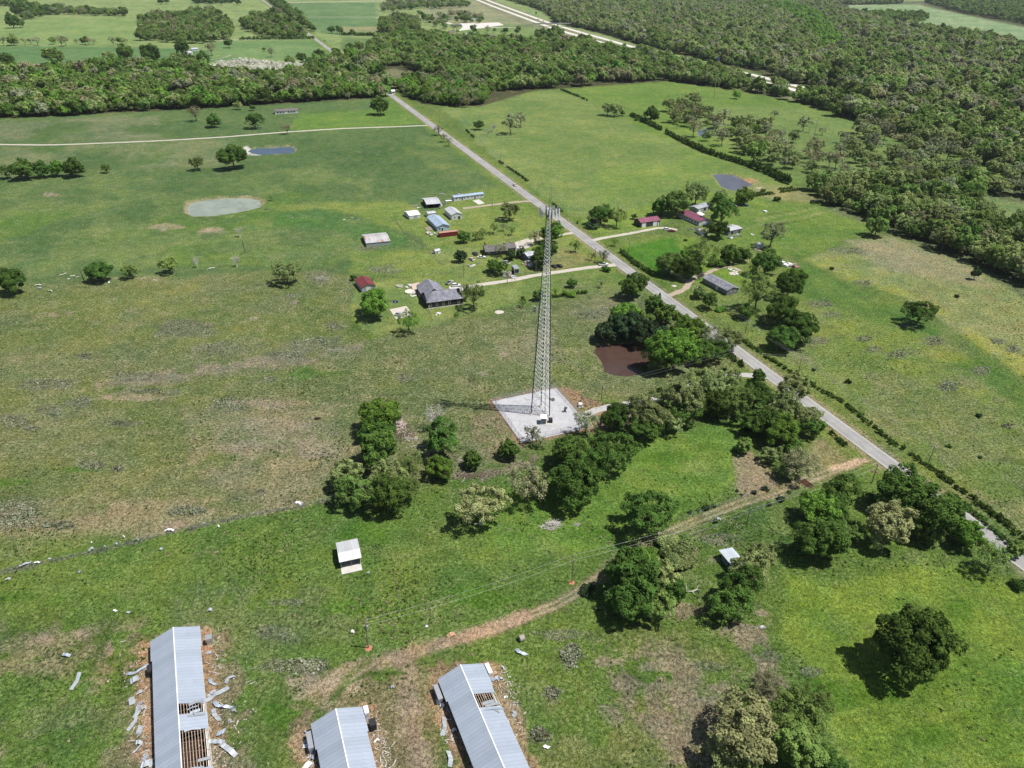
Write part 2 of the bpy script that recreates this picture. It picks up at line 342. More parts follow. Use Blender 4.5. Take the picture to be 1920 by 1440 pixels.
# lower right
region([(950,1170),(1100,1100),(1180,1040),(1280,1000),(1500,920),(1600,880),(1980,1110),(1980,1560),(1000,1560),(900,1300),(860,1220)], (.092,.16,.028), 12, p=(.35,.15,.7,.2))
region([(1480,1080),(1560,1090),(1750,1050),(1920,1110),(1980,1180),(1980,1560),(1560,1560),(1560,1330),(1480,1200)], (.14,.20,.042), 22, p=(.12,0,.3,.5))
region([(1480,1080),(1980,1100),(1980,1560),(1500,1500)], (.098,.17,.032), 30, .6, blobs=(18,.53,61))
region([(1030,1230),(1250,1170),(1400,1250),(1300,1560),(1000,1560)], (.135,.16,.05), 30, .8, p=(.6,.1,.6,.2), blobs=(11,.47,62))
region([(1180,1130),(1420,1120),(1500,1300),(1300,1500),(1150,1300)], (.24,.19,.14), 26, .75, p=(.9,.3,.8,0), blobs=(7,.56,63))
region([(1040,1200),(1320,1220),(1300,1440),(1200,1440)], (.25,.20,.15), 26, .7, p=(.9,.2,.8,0), blobs=(6,.585,64))
region([(1330,960),(1520,920),(1500,1010),(1420,1040),(1300,1000)], (.06,.125,.022), 16, .7, p=(.2,.2,.9,0), blobs=(6,.45,65))
region([(1370,860),(1400,845),(1450,900),(1470,930),(1400,945),(1385,920)], (.27,.215,.15), 9, .9, p=(.9,0,.5,0))
region([(1500,860),(1560,800),(1600,850),(1560,890),(1490,905)], (.19,.18,.09), 14, .8, p=(.6,0,.6,0))
region([(1300,1000),(1400,1010),(1420,1060),(1300,1060)], (.22,.19,.12), 14, .6, p=(.7,.2,.6,0), blobs=(5,.5,66))
# right of the road
region([(1160,452),(1320,440),(1400,450),(1430,480),(1560,530),(1640,560),(1760,640),(1980,800),(1980,1080),(1440,690),(1290,570)], (.118,.178,.040), 10, p=(.45,.15,.75,.25))
region([(1160,455),(1300,446),(1400,520),(1420,540),(1300,530),(1240,520)], (.108,.178,.036), 10, p=(.1,0,.3,.2))
region([(1168,466),(1262,445),(1300,490),(1230,510)], (.055,.14,.022), 6, p=(0,0,.3,0))
region([(1290,380),(1560,380),(1640,430),(1520,480),(1440,470),(1330,450)], (.108,.178,.038), 8, p=(.25,.05,.5,.3))
region([(1500,480),(1600,540),(1700,580),(1900,700),(1980,770),(1980,800),(1800,690),(1640,600),(1500,560)], (.078,.145,.035), 14, .9, p=(.1,0,.6,0))
region([(1500,600),(1800,640),(1980,860),(1980,1060),(1700,860),(1480,690)], (.145,.178,.058), 30, .7, p=(.7,.3,.9,.2), blobs=(16,.47,71))
region([(1500,620),(1640,590),(1800,660),(1880,760),(1700,700)], (.16,.215,.035), 20, .6, p=(.2,.1,.7,.6), blobs=(10,.5,72))
region([(1600,700),(1900,760),(1980,1000),(1860,960)], (.095,.16,.032), 25, .6, blobs=(10,.55,73))
region([(1512,484),(1560,464),(1610,448),(1680,444),(1740,470),(1800,500),(1860,520),(1990,580),(1990,740),(1880,672),(1800,624),(1700,560),(1590,520)], (.215,.25,.095), 7, p=(.5,.1,.9,.15))
region([(1512,484),(1560,474),(1620,510),(1720,550),(1850,628),(1990,705),(1990,745),(1860,665),(1700,560),(1590,522)], YEL, 8, .5, p=(.2,.1,.9,1), blobs=(9,.44,74))
region([(1590,452),(1680,446),(1820,505),(1870,540),(1740,520),(1640,500)], (.30,.27,.17), 14, .8, p=(1,0,.9,0))
region([(1660,540),(1860,530),(1990,610),(1990,680),(1850,620)], (.18,.20,.075), 18, .6, blobs=(12,.5,75))
# fields far right of the road
region([(830,196),(910,180),(1050,168),(1130,200),(1290,272),(1500,352),(1440,378),(1290,350),(1180,400),(1110,418),(1050,395),(930,300)], FLD, 4, p=(.2,.03,.25,.25))
region([(830,196),(900,230),(990,250),(930,300),(1040,380),(1080,400),(950,320)], (.15,.2,.085), 10, .5, blobs=(18,.5,81))
region([(1140,260),(1290,272),(1480,350),(1290,340),(1100,400)], (.115,.185,.042), 20, .6, blobs=(40,.45,82))
region([(1045,167),(1150,160),(1252,152),(1330,165),(1480,190),(1600,226),(1720,260),(1900,330),(1990,420),(1900,440),(1700,330),(1560,330),(1480,345),(1280,265),(1240,262),(1130,198)], (.105,.17,.040), 4, p=(.1,.05,.3,.4))
region([(1500,200),(1700,262),(1880,330),(1990,400),(1700,420),(1450,320),(1300,240),(1300,200)], (.11,.175,.045), 10, .8, p=(.4,.2,.6,0))
region([(1420,345),(1500,352),(1560,375),(1500,380),(1430,372),(1400,352)], (.2,.2,.09), 6, .8)
region([(1110,402),(1180,396),(1290,352),(1430,372),(1430,385),(1280,400),(1240,425),(1130,448),(1085,420)], (.13,.19,.045), 5, p=(.1,0,.2,.1))
region([(1560,335),(1990,335),(1990,600),(1860,520),(1700,448),(1600,412),(1540,388)], (.075,.105,.035), 6, p=(.6,.3,.6,0))
region([(1840,365),(1910,380),(1990,400),(1990,430),(1900,425),(1840,400)], (.11,.18,.05), 5)
# woodland floors
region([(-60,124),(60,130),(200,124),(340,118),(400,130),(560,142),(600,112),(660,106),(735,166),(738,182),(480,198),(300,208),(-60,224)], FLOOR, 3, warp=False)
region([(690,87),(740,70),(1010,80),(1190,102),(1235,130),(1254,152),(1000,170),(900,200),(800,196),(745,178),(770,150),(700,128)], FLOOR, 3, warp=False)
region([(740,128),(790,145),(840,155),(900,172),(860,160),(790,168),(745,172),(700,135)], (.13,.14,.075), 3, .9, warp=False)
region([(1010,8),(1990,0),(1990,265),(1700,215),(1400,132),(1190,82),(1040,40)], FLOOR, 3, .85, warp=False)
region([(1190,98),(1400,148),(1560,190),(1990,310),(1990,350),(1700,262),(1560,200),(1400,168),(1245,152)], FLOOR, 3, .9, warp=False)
region([(1590,30),(1640,42),(1700,52),(1640,45)], PALE, 3)
region([(1560,6),(1620,6),(1720,8),(1745,14),(1790,24),(1990,66),(1990,108),(1860,82),(1760,66),(1700,50),(1640,40),(1590,26)], (.17,.235,.12), 2, p=(.1,0,.1,0), warp=False)
region([(1450,50),(1560,78),(1600,103),(1500,64)], (.10,.14,.06), 3)
for q in ([(1575,65),(1640,75),(1700,95),(1680,100),(1590,80)],): region(q, (.13,.17,.09), 3, warp=False)
region([(1800,0),(1920,0),(1920,12),(1840,14)], (.22,.2,.13), 3, .4)
line_([(20,126),(60,122),(110,120),(145,118),(190,122),(300,122)], (.30,.2,.15), 22, .85, 4, ragged=8)
line_([(905,0),(1010,45),(1190,98),(1400,150),(1500,178)], (.16,.165,.10), 90, .8, 10)
# road verges
line_(ROADL, (.105,.165,.035), 24, .8, 4)
line_(ROADL, (.2,.195,.11), 11.5, .8, 1.2, ragged=.5)
off = [(q[0]+9, q[1]+1) for q in ROADL]
# bramble patches, bare patches, molehills: (u, v, ru, rv)
BRAM = [(355,615,60,16),(420,655,50,14),(590,645,55,14),(540,670,40,12),(160,668,16,6),(240,705,70,10),(90,720,60,12),(95,772,26,10),(150,755,26,12),(25,790,28,14),(60,805,16,7),(430,757,32,14),(170,872,26,11),(30,965,52,30),(355,958,34,12),(120,985,26,8),(223,880,14,6),(490,922,12,5),(290,735,40,8),(230,795,30,7),(505,712,14,6),(595,520,26,14),(625,612,20,10),(760,708,20,10),(547,555,10,5),(1035,750,6,3),(90,985,14,6),
 (1105,590,30,10),(1150,580,26,8),(720,505,30,8),(690,465,20,5),(1540,570,26,9),(1560,590,16,6),(1440,740,14,8),(1620,635,18,6),(1680,665,20,7),(1750,640,24,9),(1780,725,26,10),(1640,655,16,6),(1840,695,18,8),(1870,640,16,6),(1900,655,18,8),(1700,610,16,5),(1530,640,24,6),(1890,800,14,6),
 (540,1130,30,9),(360,1190,26,9),(520,1190,40,16),(560,1250,60,16),(1035,1300,18,14),(1070,1230,22,26),(960,1330,20,24),(1340,1250,40,12),(1440,1230,30,12),(1010,1380,24,16),(1520,1260,24,10),(1350,1010,40,10),(420,1330,20,12),(1050,1190,40,10),(1590,470,40,7),(1620,530,20,6)]
for q in BRAM: blob(*q, (.085,.105,.05), .55, p=(.5, 1, 1, 0))
for q in [(100,590,10,4),(130,586,8,3),(175,850,5,3),(475,597,8,4),(550,567,7,4),(390,608,8,3),(945,665,8,4),(95,365,14,4),(310,425,30,6),(395,432,26,6),(905,700,10,6),(500,760,60,12),(520,800,80,22),(250,745,60,8),(330,985,40,6),(600,840,50,20),(480,835,60,16),(1430,1150,12,8),(1340,1120,10,10),(1230,1250,30,10),(1150,1240,30,9),(700,850,10,6),(1255,1130,20,10),(150,1190,16,10),(205,1215,8,12),(75,1200,20,12)]:
    blob(*q, (.30,.245,.18), .7, p=(.8, 0, .6, 0))
for q in [(600,700,60,10),(760,610,10,5),(520,1340,30,22),(270,1210,26,16),(45,1120,60,14),(640,1140,50,16),(900,1120,70,20),(700,1000,60,20),(1130,1000,60,18),(1240,860,60,14),(1600,1300,70,34),(1800,1150,50,20),(1750,1380,60,30),(20,905,60,8),(150,880,50,6)]:
    blob(*q, (.06,.14,.018), .6, p=(.1, 0, .5, 0))
# farm track, worn ground and other coloured strips
TRACK = [(1612,866),(1570,880),(1510,900),(1440,925),(1370,950),(1300,978),(1240,1005),(1170,1040),(1125,1080),(1085,1110),(1040,1135),(980,1158),(930,1178),(880,1194),(820,1210),(760,1232),(700,1252),(640,1275),(590,1300)]
line_(TRACK, (.150,.150,.070), 4.0, .95, 1.2, p=(.3,0,.3,0), ragged=.7)
for q in ([(278,1210),(281,1290),(283,1440),(284,1560)], [(384,1190),(392,1300),(400,1440),(404,1560)], [(690,1330),(700,1400),(712,1500)], [(570,1380),(590,1460)], [(812,1290),(850,1380),(890,1500)], [(915,1250),(955,1340),(1000,1460)]): line_(q, (.36,.235,.15), 4.2, .85, 2, p=(.5,.2,.6,0), ragged=2.4)
line_([(q[0]-3, q[1]-4) for q in TRACK], (.30,.25,.165), .8, .9, .5, ragged=.5)
line_([(q[0]+3, q[1]+4) for q in TRACK], (.30,.25,.165), .8, .9, .5, ragged=.5)
line_([(985,1152),(930,1172),(880,1190),(830,1203)], DIRT, 3.6, .9, 1.5, ragged=1.2)
line_([(830,1203),(780,1218),(720,1240),(640,1262)], (.25,.20,.13), 3.0, .8, 2, ragged=2)
line_([(560,1275),(610,1285),(650,1285)], (.32,.265,.19), 6, .75, 4, ragged=6)
line_([(760,1240),(768,1300),(772,1360),(790,1440),(800,1500)], (.255,.205,.15), 4.5, .85, 3, ragged=3)
line_([(690,1240),(650,1270),(625,1310)], (.085,.125,.03), 2, .7, 1)
line_([(760,1262),(690,1262),(655,1280),(625,1310)], (.06,.11,.02), 1.2, .8, .8)
line_([(1300,985),(1335,1010),(1370,1040)], (.19,.19,.09), 3, .5, 2, ragged=2)
line_([(1560,880),(1600,866),(1618,862)], (.40,.32,.23), 2.6, .8, 1.5, ragged=2)
for q in ([(1420,412),(1480,402),(1550,385)], [(1430,420),(1500,408),(1570,392)], [(1400,428),(1440,420)]): line_(q, (.24,.225,.12), 1.5, .7, 1, ragged=1)
for q in ([(1425,405),(1480,396),(1540,383)], [(1440,424),(1500,414),(1560,402)]): line_(q, (.05,.09,.025), 1.6, .7, 1, ragged=1)
line_([(1485,470),(1560,520),(1640,575),(1720,610),(1800,655),(1920,735)], (.05,.115,.022), 1.2, .6, .8)
line_([(1485,474),(1560,524),(1640,579),(1720,614)], (.05,.115,.022), .8, .5, .6)
for k in range(5): line_([(880+k*14, 560+k*3), (1000, 575)], (.1,.16,.03), .8, .0, 1)
line_([(745,1000),(1400,800)], (.1,.16,.03), .5, .0, 1)
line_([(-20,1078),(150,1040),(320,1000),(440,972),(560,950),(620,938)], (.07,.08,.045), 1.2, .65, 1, p=(.5,1,1,0), ragged=1.5)
line_([(850,890),(905,893),(960,880),(1000,862)], (.2,.13,.095), 4, .75, 2, p=(.5,1,.9,0), ragged=3)
line_([(720,870),(760,860),(850,860),(900,885)], (.17,.14,.095), 5, .5, 3, ragged=5)
blob(756,812,24,22,(.14,.09,.065),.9); blob(745,790,12,16,(.35,.26,.22),.8); blob(690,860,30,20,(.12,.1,.06),.5)
# compound dirt rim, pond shores
CMP = [(922,752),(1042,727),(1108,801),(978,831)]
line_(CMP+[CMP[0]], (.29,.185,.13), 2.6, .85, 1, ragged=.6)
region([(1048,726),(1070,728),(1118,752),(1160,768),(1112,782),(1078,760)], (.30,.19,.13), 6, .8, p=(.2,.2,.8,0), warp=2)
region([(1090,795),(1150,780),(1200,770),(1200,790),(1110,815)], (.34,.235,.165), 6, .8, p=(.4,0,.6,0), warp=2)
for i, P in enumerate(PONDS):
    W = [tuple(G(*q)[:2]) for q in P['p']]; P['w'] = W
    wx = np.array([q[0] for q in W]); wy = np.array([q[1] for q in W])
    k = np.where((gx > wx.min()-25) & (gx < wx.max()+25) & (gy > wy.min()-25) & (gy < wy.max()+25))[0]
    ins = inpoly(gx[k], gy[k], W); d = segd(gx[k], gy[k], W, True); sd = np.where(ins, d, -d)+(fbm(gx[k], gy[k], 5, 61, 3)-.5)*1.6
    m = np.clip((sd+2.6)/1.6, 0, 1)*[.75, .5, .35, .5, .3][i]
    rim = [(.3,.24,.16), (.3,.25,.17), (.3,.22,.13), (.2,.16,.08), (.2,.18,.1)][i]
    gc[k] = gc[k]*(1-m[:, None])+np.array(rim)*m[:, None]
    t = np.clip((sd+1.8)/3.6, 0, 1); gz[k] += -1.7*t*t*(3-2*t)
    berm = np.clip(1-abs(sd+5)/4, 0, 1); gz[k] += .35*berm
    P['lev'] = -.95
blob(461,283,12,8,(.55,.53,.5),.9,rag=.3); line_([(470,290),(490,291)], (.5,.48,.45), 2, .9, 1)
blob(1405,340,14,5,(.42,.25,.16),.8); blob(1424,352,6,2,(.5,.38,.28),.9); blob(349,388,4,10,(.4,.28,.19),.8)
# broad and fine unevenness of the sward itself
val = .78+.44*n1
val *= np.clip(.86+.30*n2, .8, 1.2)
gc *= val[:, None]*np.clip(.88+.26*n3, .8, 1.15)[:, None]
dd = (n2-.5)*.35+(n1-.5)*.3
gc[:, 0] *= 1+dd; gc[:, 2] *= 1+dd*.4
gc = np.clip(gc, .008, .8); n5 = fbm(gx, gy, 8, 91, 4); gc[:, 0] *= 1+(n5-.5)*.5; gc[:, 1] *= 1+(n5-.5)*.22; gc = np.clip(gc, .008, .8)
NR, NC = GX.shape
idx = np.arange(NR*NC).reshape(NR, NC)
Q = np.stack([idx[:-1, :-1], idx[:-1, 1:], idx[1:, 1:], idx[1:, :-1]], -1).reshape(-1, 4)
m, nt, bs = newmat('pasture_ground'); co = geoco(nt)
at = nt.nodes.new('ShaderNodeAttribute'); at.attribute_name = 'Col'; ap = nt.nodes.new('ShaderNodeAttribute'); ap.attribute_name = 'P'
sp = nt.nodes.new('ShaderNodeSeparateColor'); nt.links.new(ap.outputs['Color'], sp.inputs[0])
tanf, bram, rug, yel = sp.outputs[0], sp.outputs[1], sp.outputs[2], ap.outputs['Alpha']
c = at.outputs['Color']
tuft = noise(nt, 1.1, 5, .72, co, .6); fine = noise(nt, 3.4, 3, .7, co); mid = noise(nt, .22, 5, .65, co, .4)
f = math_(nt, 'MULTIPLY', tanf, ramp(nt, tuft, .50, .60))
f = math_(nt, 'MULTIPLY', f, ramp(nt, mid, .38, .58))
c = mix(nt, c, (.33, .285, .18), math_(nt, 'MULTIPLY', f, .62))
pat = ramp(nt, noise(nt, .075, 6, .68, co, .5), .54, .62)
f = math_(nt, 'MULTIPLY', math_(nt, 'MULTIPLY', pat, math_(nt, 'ADD', tanf, .12)), ramp(nt, noise(nt, 1.6, 4, .75, co, .8), .46, .56))
c = mix(nt, c, (.33, .285, .18), math_(nt, 'MULTIPLY', f, .7))
clump = noise(nt, .75, 5, .75, co, 1.2)
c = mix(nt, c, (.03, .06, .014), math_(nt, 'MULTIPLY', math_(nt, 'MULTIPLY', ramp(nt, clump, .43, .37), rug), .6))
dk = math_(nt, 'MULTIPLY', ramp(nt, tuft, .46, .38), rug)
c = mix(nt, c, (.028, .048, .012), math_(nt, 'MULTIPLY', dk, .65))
f = math_(nt, 'MULTIPLY', bram, ramp(nt, noise(nt, 1.7, 4, .75, co, 1.5), .50, .56))
c = mix(nt, c, (.36, .36, .31), math_(nt, 'MULTIPLY', f, .8))
f = math_(nt, 'MULTIPLY', bram, ramp(nt, noise(nt, 1.3, 4, .7, co, 1.0), .47, .40))
c = mix(nt, c, (.04, .055, .022), math_(nt, 'MULTIPLY', f, .6))
f = math_(nt, 'MULTIPLY', yel, math_(nt, 'MULTIPLY', ramp(nt, noise(nt, .5, 5, .75, co), .52, .62), ramp(nt, fine, .45, .6)))
c = mix(nt, c, (.42, .44, .06), math_(nt, 'MULTIPLY', f, .55))
hs = nt.nodes.new('ShaderNodeHueSaturation'); nt.links.new(c, hs.inputs['Color'])
hs.inputs['Saturation'].default_value = 1.07
vv = math_(nt, 'MULTIPLY', ramp(nt, fine, .36, .64, .55, 1.42), ramp(nt, mid, .3, .7, .82, 1.2))
vv = math_(nt, 'MULTIPLY', vv, ramp(nt, tuft, .40, .60, .68, 1.30))
nt.links.new(vv, hs.inputs['Value']); c = hs.outputs[0]
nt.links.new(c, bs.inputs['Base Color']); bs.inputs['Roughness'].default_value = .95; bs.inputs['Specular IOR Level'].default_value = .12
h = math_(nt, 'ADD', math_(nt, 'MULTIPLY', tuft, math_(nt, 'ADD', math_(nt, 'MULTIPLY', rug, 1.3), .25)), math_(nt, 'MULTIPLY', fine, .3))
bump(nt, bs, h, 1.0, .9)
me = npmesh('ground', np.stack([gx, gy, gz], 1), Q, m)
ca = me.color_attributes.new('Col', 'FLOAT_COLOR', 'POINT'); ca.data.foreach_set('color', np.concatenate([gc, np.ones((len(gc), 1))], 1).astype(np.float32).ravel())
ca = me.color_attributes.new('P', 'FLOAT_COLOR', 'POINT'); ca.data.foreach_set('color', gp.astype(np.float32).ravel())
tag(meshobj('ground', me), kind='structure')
# ---------------------------------------------------------------- water
for i, P in enumerate(PONDS):
    m, nt, bs = newmat('pond_water_'+P['n']); co = geoco(nt)
    f = ramp(nt, noise(nt, .12, 4, .6, co, .8), .38, .62); cc = P['c']
    nt.links.new(mix(nt, cc, tuple(x*.78 for x in cc), f), bs.inputs['Base Color'])
    bs.inputs['Roughness'].default_value = P['r']; bs.inputs['IOR'].default_value = 1.33; bs.inputs['Specular IOR Level'].default_value = .5 if P['n'] == 'brown' else .7
    bump(nt, bs, noise(nt, 1.6, 3, .6, co), .18, .06)
    W = P['w']; cx = sum(q[0] for q in W)/len(W); cy = sum(q[1] for q in W)/len(W)
    b = MB(); n = len(W); ring = [(cx+(q[0]-cx)*1.25, cy+(q[1]-cy)*1.25, P['lev']) for q in W]
    b.add(ring+[(cx, cy, P['lev'])], [(k, (k+1) % n, n) for k in range(n)])
    tag(b.build('water', m), P['l'], kind='structure')
# ---------------------------------------------------------------- roads as sheets a few centimetres proud of the ground
def ribbon(name, pts, width, mat, z=.03, rag=0.0, step=4.0, label=None, px=True, w2=None):
    W = [G(*q) if px else Vector((q[0], q[1], 0)) for q in pts]; L = []
    for a_, b_ in zip(W[:-1], W[1:]):
        n = max(1, int((b_-a_).length/step)); L += [a_.lerp(b_, k/n) for k in range(n)]
    L.append(W[-1]); V = []; Fc = []
    for it in range(2 if len(pts) > 3 else 0): L = [L[0]]+[(L[k-1]+L[k]*2+L[k+1])/4 for k in range(1, len(L)-1)]+[L[-1]]
    for k, p in enumerate(L):
        d = (L[min(k+1, len(L)-1)]-L[max(k-1, 0)]).normalized(); s = Vector((-d.y, d.x, 0))
        ww = width if w2 is None else width+(w2-width)*k/(len(L)-1)
        for sg in (-1, 1):
            q = p+s*sg*(ww/2+random.uniform(-rag, rag)); V.append((q.x, q.y, z))
    for k in range(len(L)-1): Fc.append((2*k, 2*k+2, 2*k+3, 2*k+1))
    b = MB(); b.add(V, [f[::-1] for f in Fc]); o = b.build(name, mat); return tag(o, label, kind='structure')
m, nt, bs = newmat('asphalt_worn'); co = geoco(nt)
c = mix(nt, (.325, .32, .31), (.26, .255, .25), ramp(nt, noise(nt, .10, 5, .6, co), .4, .62))
c = mix(nt, c, (.24, .235, .23), ramp(nt, noise(nt, .6, 5, .75, co, 1.2), .62, .70, 0, .5))
_a, _b = G(770, 205), G(1920, 1055); _d = (_b-_a).normalized(); _n = Vector((-_d.y, _d.x, 0))
dp = nt.nodes.new('ShaderNodeVectorMath'); dp.operation = 'DOT_PRODUCT'; nt.links.new(co, dp.inputs[0]); dp.inputs[1].default_value = _n
acr = math_(nt, 'ABSOLUTE', math_(nt, 'SUBTRACT', dp.outputs['Value'], _a.dot(_n)))
trk = ramp(nt, math_(nt, 'ABSOLUTE', math_(nt, 'SUBTRACT', acr, 1.55)), .85, .25, 0, .45)
c = mix(nt, c, (.21, .205, .20), math_(nt, 'MULTIPLY', trk, ramp(nt, noise(nt, .05, 3, .6, co), .35, .6, .5, 1)))
c = mix(nt, c, (.17, .165, .155), ramp(nt, math_(nt, 'ADD', acr, math_(nt, 'MULTIPLY', noise(nt, 1.2, 4, .7, co), .9)), 3.45, 3.75, 0, .7))
wv = nt.nodes.new('ShaderNodeTexVoronoi'); wv.feature = 'DISTANCE_TO_EDGE'; wv.inputs['Scale'].default_value = .16; nt.links.new(co, wv.inputs['Vector'])
c = mix(nt, c, (.12, .12, .12), ramp(nt, wv.outputs['Distance'], .012, .0, 0, .55))
nt.links.new(c, bs.inputs['Base Color']); bs.inputs['Roughness'].default_value = .9; bs.inputs['Specular IOR Level'].default_value = .2; ASPH = m
GRAV = flat('gravel_pale', (.50, .46, .39), .95, var=.22, scale=.5)
GRAVD = flat('gravel_dirt', (.40, .33, .25), .95, var=.25, scale=.4)
m, nt, bs = newmat('gravel_crushed_stone'); co = geoco(nt)
c = mix(nt, (.43, .43, .44), (.36, .36, .375), ramp(nt, noise(nt, .25, 5, .6, co), .4, .62))
c = mix(nt, c, (.19, .19, .20), ramp(nt, noise(nt, .33, 5, .7, co, 1.8), .58, .64, 0, .6))
hs = nt.nodes.new('ShaderNodeHueSaturation'); nt.links.new(c, hs.inputs['Color']); nt.links.new(ramp(nt, noise(nt, 5, 3, .8, co), .3, .7, .82, 1.15), hs.inputs['Value'])
nt.links.new(hs.outputs[0], bs.inputs['Base Color']); bs.inputs['Roughness'].default_value = .95; STONE = m
HW = flat('interstate_concrete', (.60, .565, .52), .85, var=.1, scale=.08)
ribbon('road', ROADL, 6.6, ASPH, .05, .06, 6, 'straight grey county road crossing the whole view')
# painted markings: white edge lines, broken yellow centre line
def along(pts, t0, t1, off_):
    a_, b_ = G(*pts[0]), G(*pts[-1]); d = (b_-a_).normalized(); s = Vector((-d.y, d.x, 0)); return a_+d*t0+s*off_, a_+d*t1+s*off_
MW = flat('road_paint_white', (.72, .72, .7), .7, var=.25, scale=2); MY = flat('road_paint_yellow', (.42, .38, .25), .7, var=.3, scale=2)
Lr = (G(*ROADL[-1])-G(*ROADL[0])).length
def strips(name, off_, seg, mat, wd):
    b = MB()
    for t0, t1 in seg:
        p, q = along(ROADL, t0, t1, off_); d = (q-p).normalized(); s = Vector((-d.y, d.x, 0))*wd/2
        b.add([p-s+Vector((0, 0, .06)), q-s+Vector((0, 0, .06)), q+s+Vector((0, 0, .06)), p+s+Vector((0, 0, .06))], [(0, 1, 2, 3)])
    return tag(b.build(name, mat), kind='structure')
strips('road_marking', 2.95, [(0, Lr)], MW, .14); strips('road_marking', -2.95, [(0, Lr)], MW, .14)
strips('road_marking', 0, [(t, t+3.5) for t in np.arange(Lr-1400, Lr, 12)], MY, .14)
b = MB(); C4 = [G(*q) for q in CMP]; b.add([(q.x, q.y, .06) for q in C4], [(3, 2, 1, 0)]); tag(b.build('gravel_yard', STONE), 'square of pale crushed stone round the lattice tower', kind='structure')
GRAVD2 = flat('gravel_grey_drive', (.42, .41, .39), .95, var=.2, scale=.5)
ribbon('gravel_drive', [(1090,783),(1112,768),(1146,764),(1178,756),(1213,753),(1250,742),(1300,722),(1350,706),(1400,702),(1436,706)], 3.8, GRAVD2, .05, .35, 3, 'pale gravel drive from the tower yard to the road')
ribbon('gravel_road', [(-80,270),(0,271),(90,272),(150,270),(300,264),(420,257),(530,248),(640,241),(760,237),(802,235)], 4.2, GRAV, .04, .3, 6, 'long pale gravel road across the left fields')
ribbon('dirt_drive', [(868,391),(900,387),(940,382),(975,378),(1000,377)], 3.6, GRAVD, .04, .3, 3, 'pinkish dirt drive to the white mobile home')
ribbon('gravel_drive', [(960,462),(985,455),(1010,447),(1040,442),(1078,436)], 3.6, GRAV, .04, .2, 3, 'pale drive to the house among the junk yard', w2=3.2)
b = MB(); P = [G(*q) for q in [(955,457),(990,447),(1002,452),(995,463),(975,470),(960,468)]]; b.add([(q.x, q.y, .045) for q in P], [tuple(range(len(P)))[::-1]]); tag(b.build('gravel_yard', GRAV), 'small pale parking apron beside the junk yard house', kind='structure')
ribbon('gravel_drive', [(868,541),(899,534),(950,527),(1004,516),(1060,508),(1100,502),(1150,497),(1172,494)], 4.0, GRAV, .04, .2, 3, 'long pale drive to the dark roofed house')
b = MB(); P = [G(*q) for q in [(842,545),(842,537),(864,536),(870,539),(868,545),(850,550)]]; b.add([(q.x, q.y, .045) for q in P], [tuple(range(len(P)))[::-1]]); tag(b.build('concrete_apron', CONC), 'concrete apron beside the dark roofed house', kind='structure')
ribbon('gravel_drive', [(1112,451),(1125,447),(1150,443),(1180,438),(1210,432),(1240,426),(1256,428),(1270,431)], 3.4, GRAV, .04, .3, 3, 'pale gravel drive to the purple roofed barn')
ribbon('gravel_drive', [(1254,554),(1270,549),(1283,543),(1291,533),(1297,524),(1308,517),(1325,513)], 3.6, GRAVD, .04, .4, 2.5, 'curved worn drive to the grey mobile home')
ribbon('dirt_drive', [(1325,513),(1345,503),(1362,499),(1380,502),(1388,508)], 2.4, GRAVD, .035, .5, 2.5, 'worn dirt loop behind the grey mobile home')
ribbon('gravel_road', [(1500,22),(1560,15),(1640,8),(1700,4),(1740,8)], 6, GRAV, .05, .3, 20, 'far pale track on the hill meadow')
ribbon('road', [(555,32),(620,32),(705,32),(712,33)], 7, GRAV, .05, .2, 20, 'far pale road between two green fields')
ribbon('road', [(525,5),(600,4),(700,2),(790,1)], 22, flat('far_red_dirt', (.5, .4, .36), .9), .05, 2, 30, 'far pinkish dirt strip at the top')
ribbon('road', [(400,76),(470,74),(530,73),(592,72)], 6, GRAV, .05, .3, 20, 'far pale lane along the farmstead trees')
ribbon('dirt_drive', [(392,112),(410,110),(425,107),(432,103)], 3, GRAVD, .05, .3, 8, 'far farm lane')
ribbon('road', [(790,32),(815,36),(850,46),(880,48)], 9, HW, .05, .5, 15, 'far lane by the roadside buildings')
ribbon('road', [(855,57),(880,55),(905,52),(960,51),(1012,49.5)], 8, HW, .06, .3, 15, 'pale approach road to the overpass')
b = MB(); P = [G(*q) for q in [(862,44),(900,43),(935,42),(945,47),(905,52),(860,58),(868,50)]]; b.add([(q.x, q.y, .045) for q in P], [tuple(range(len(P)))[::-1]]); tag(b.build('parking_lot', HW), 'far pale car park beside the overpass', kind='structure')
HWL = [(850,-20),(893,-1),(925,12),(960,25),(1017,46),(1040,54),(1090,69),(1140,83),(1183,95.5),(1240,110),(1320,128),(1420,151),(1500,171),(1565,190)]
ribbon('highway', HWL, 14, HW, .06, .1, 30, 'nearer carriageway of the far interstate')
ribbon('highway', [(q[0], q[1]-7-.15*i) for i, q in enumerate(HWL)], 14, HW, .06, .1, 30, 'farther carriageway of the far interstate')
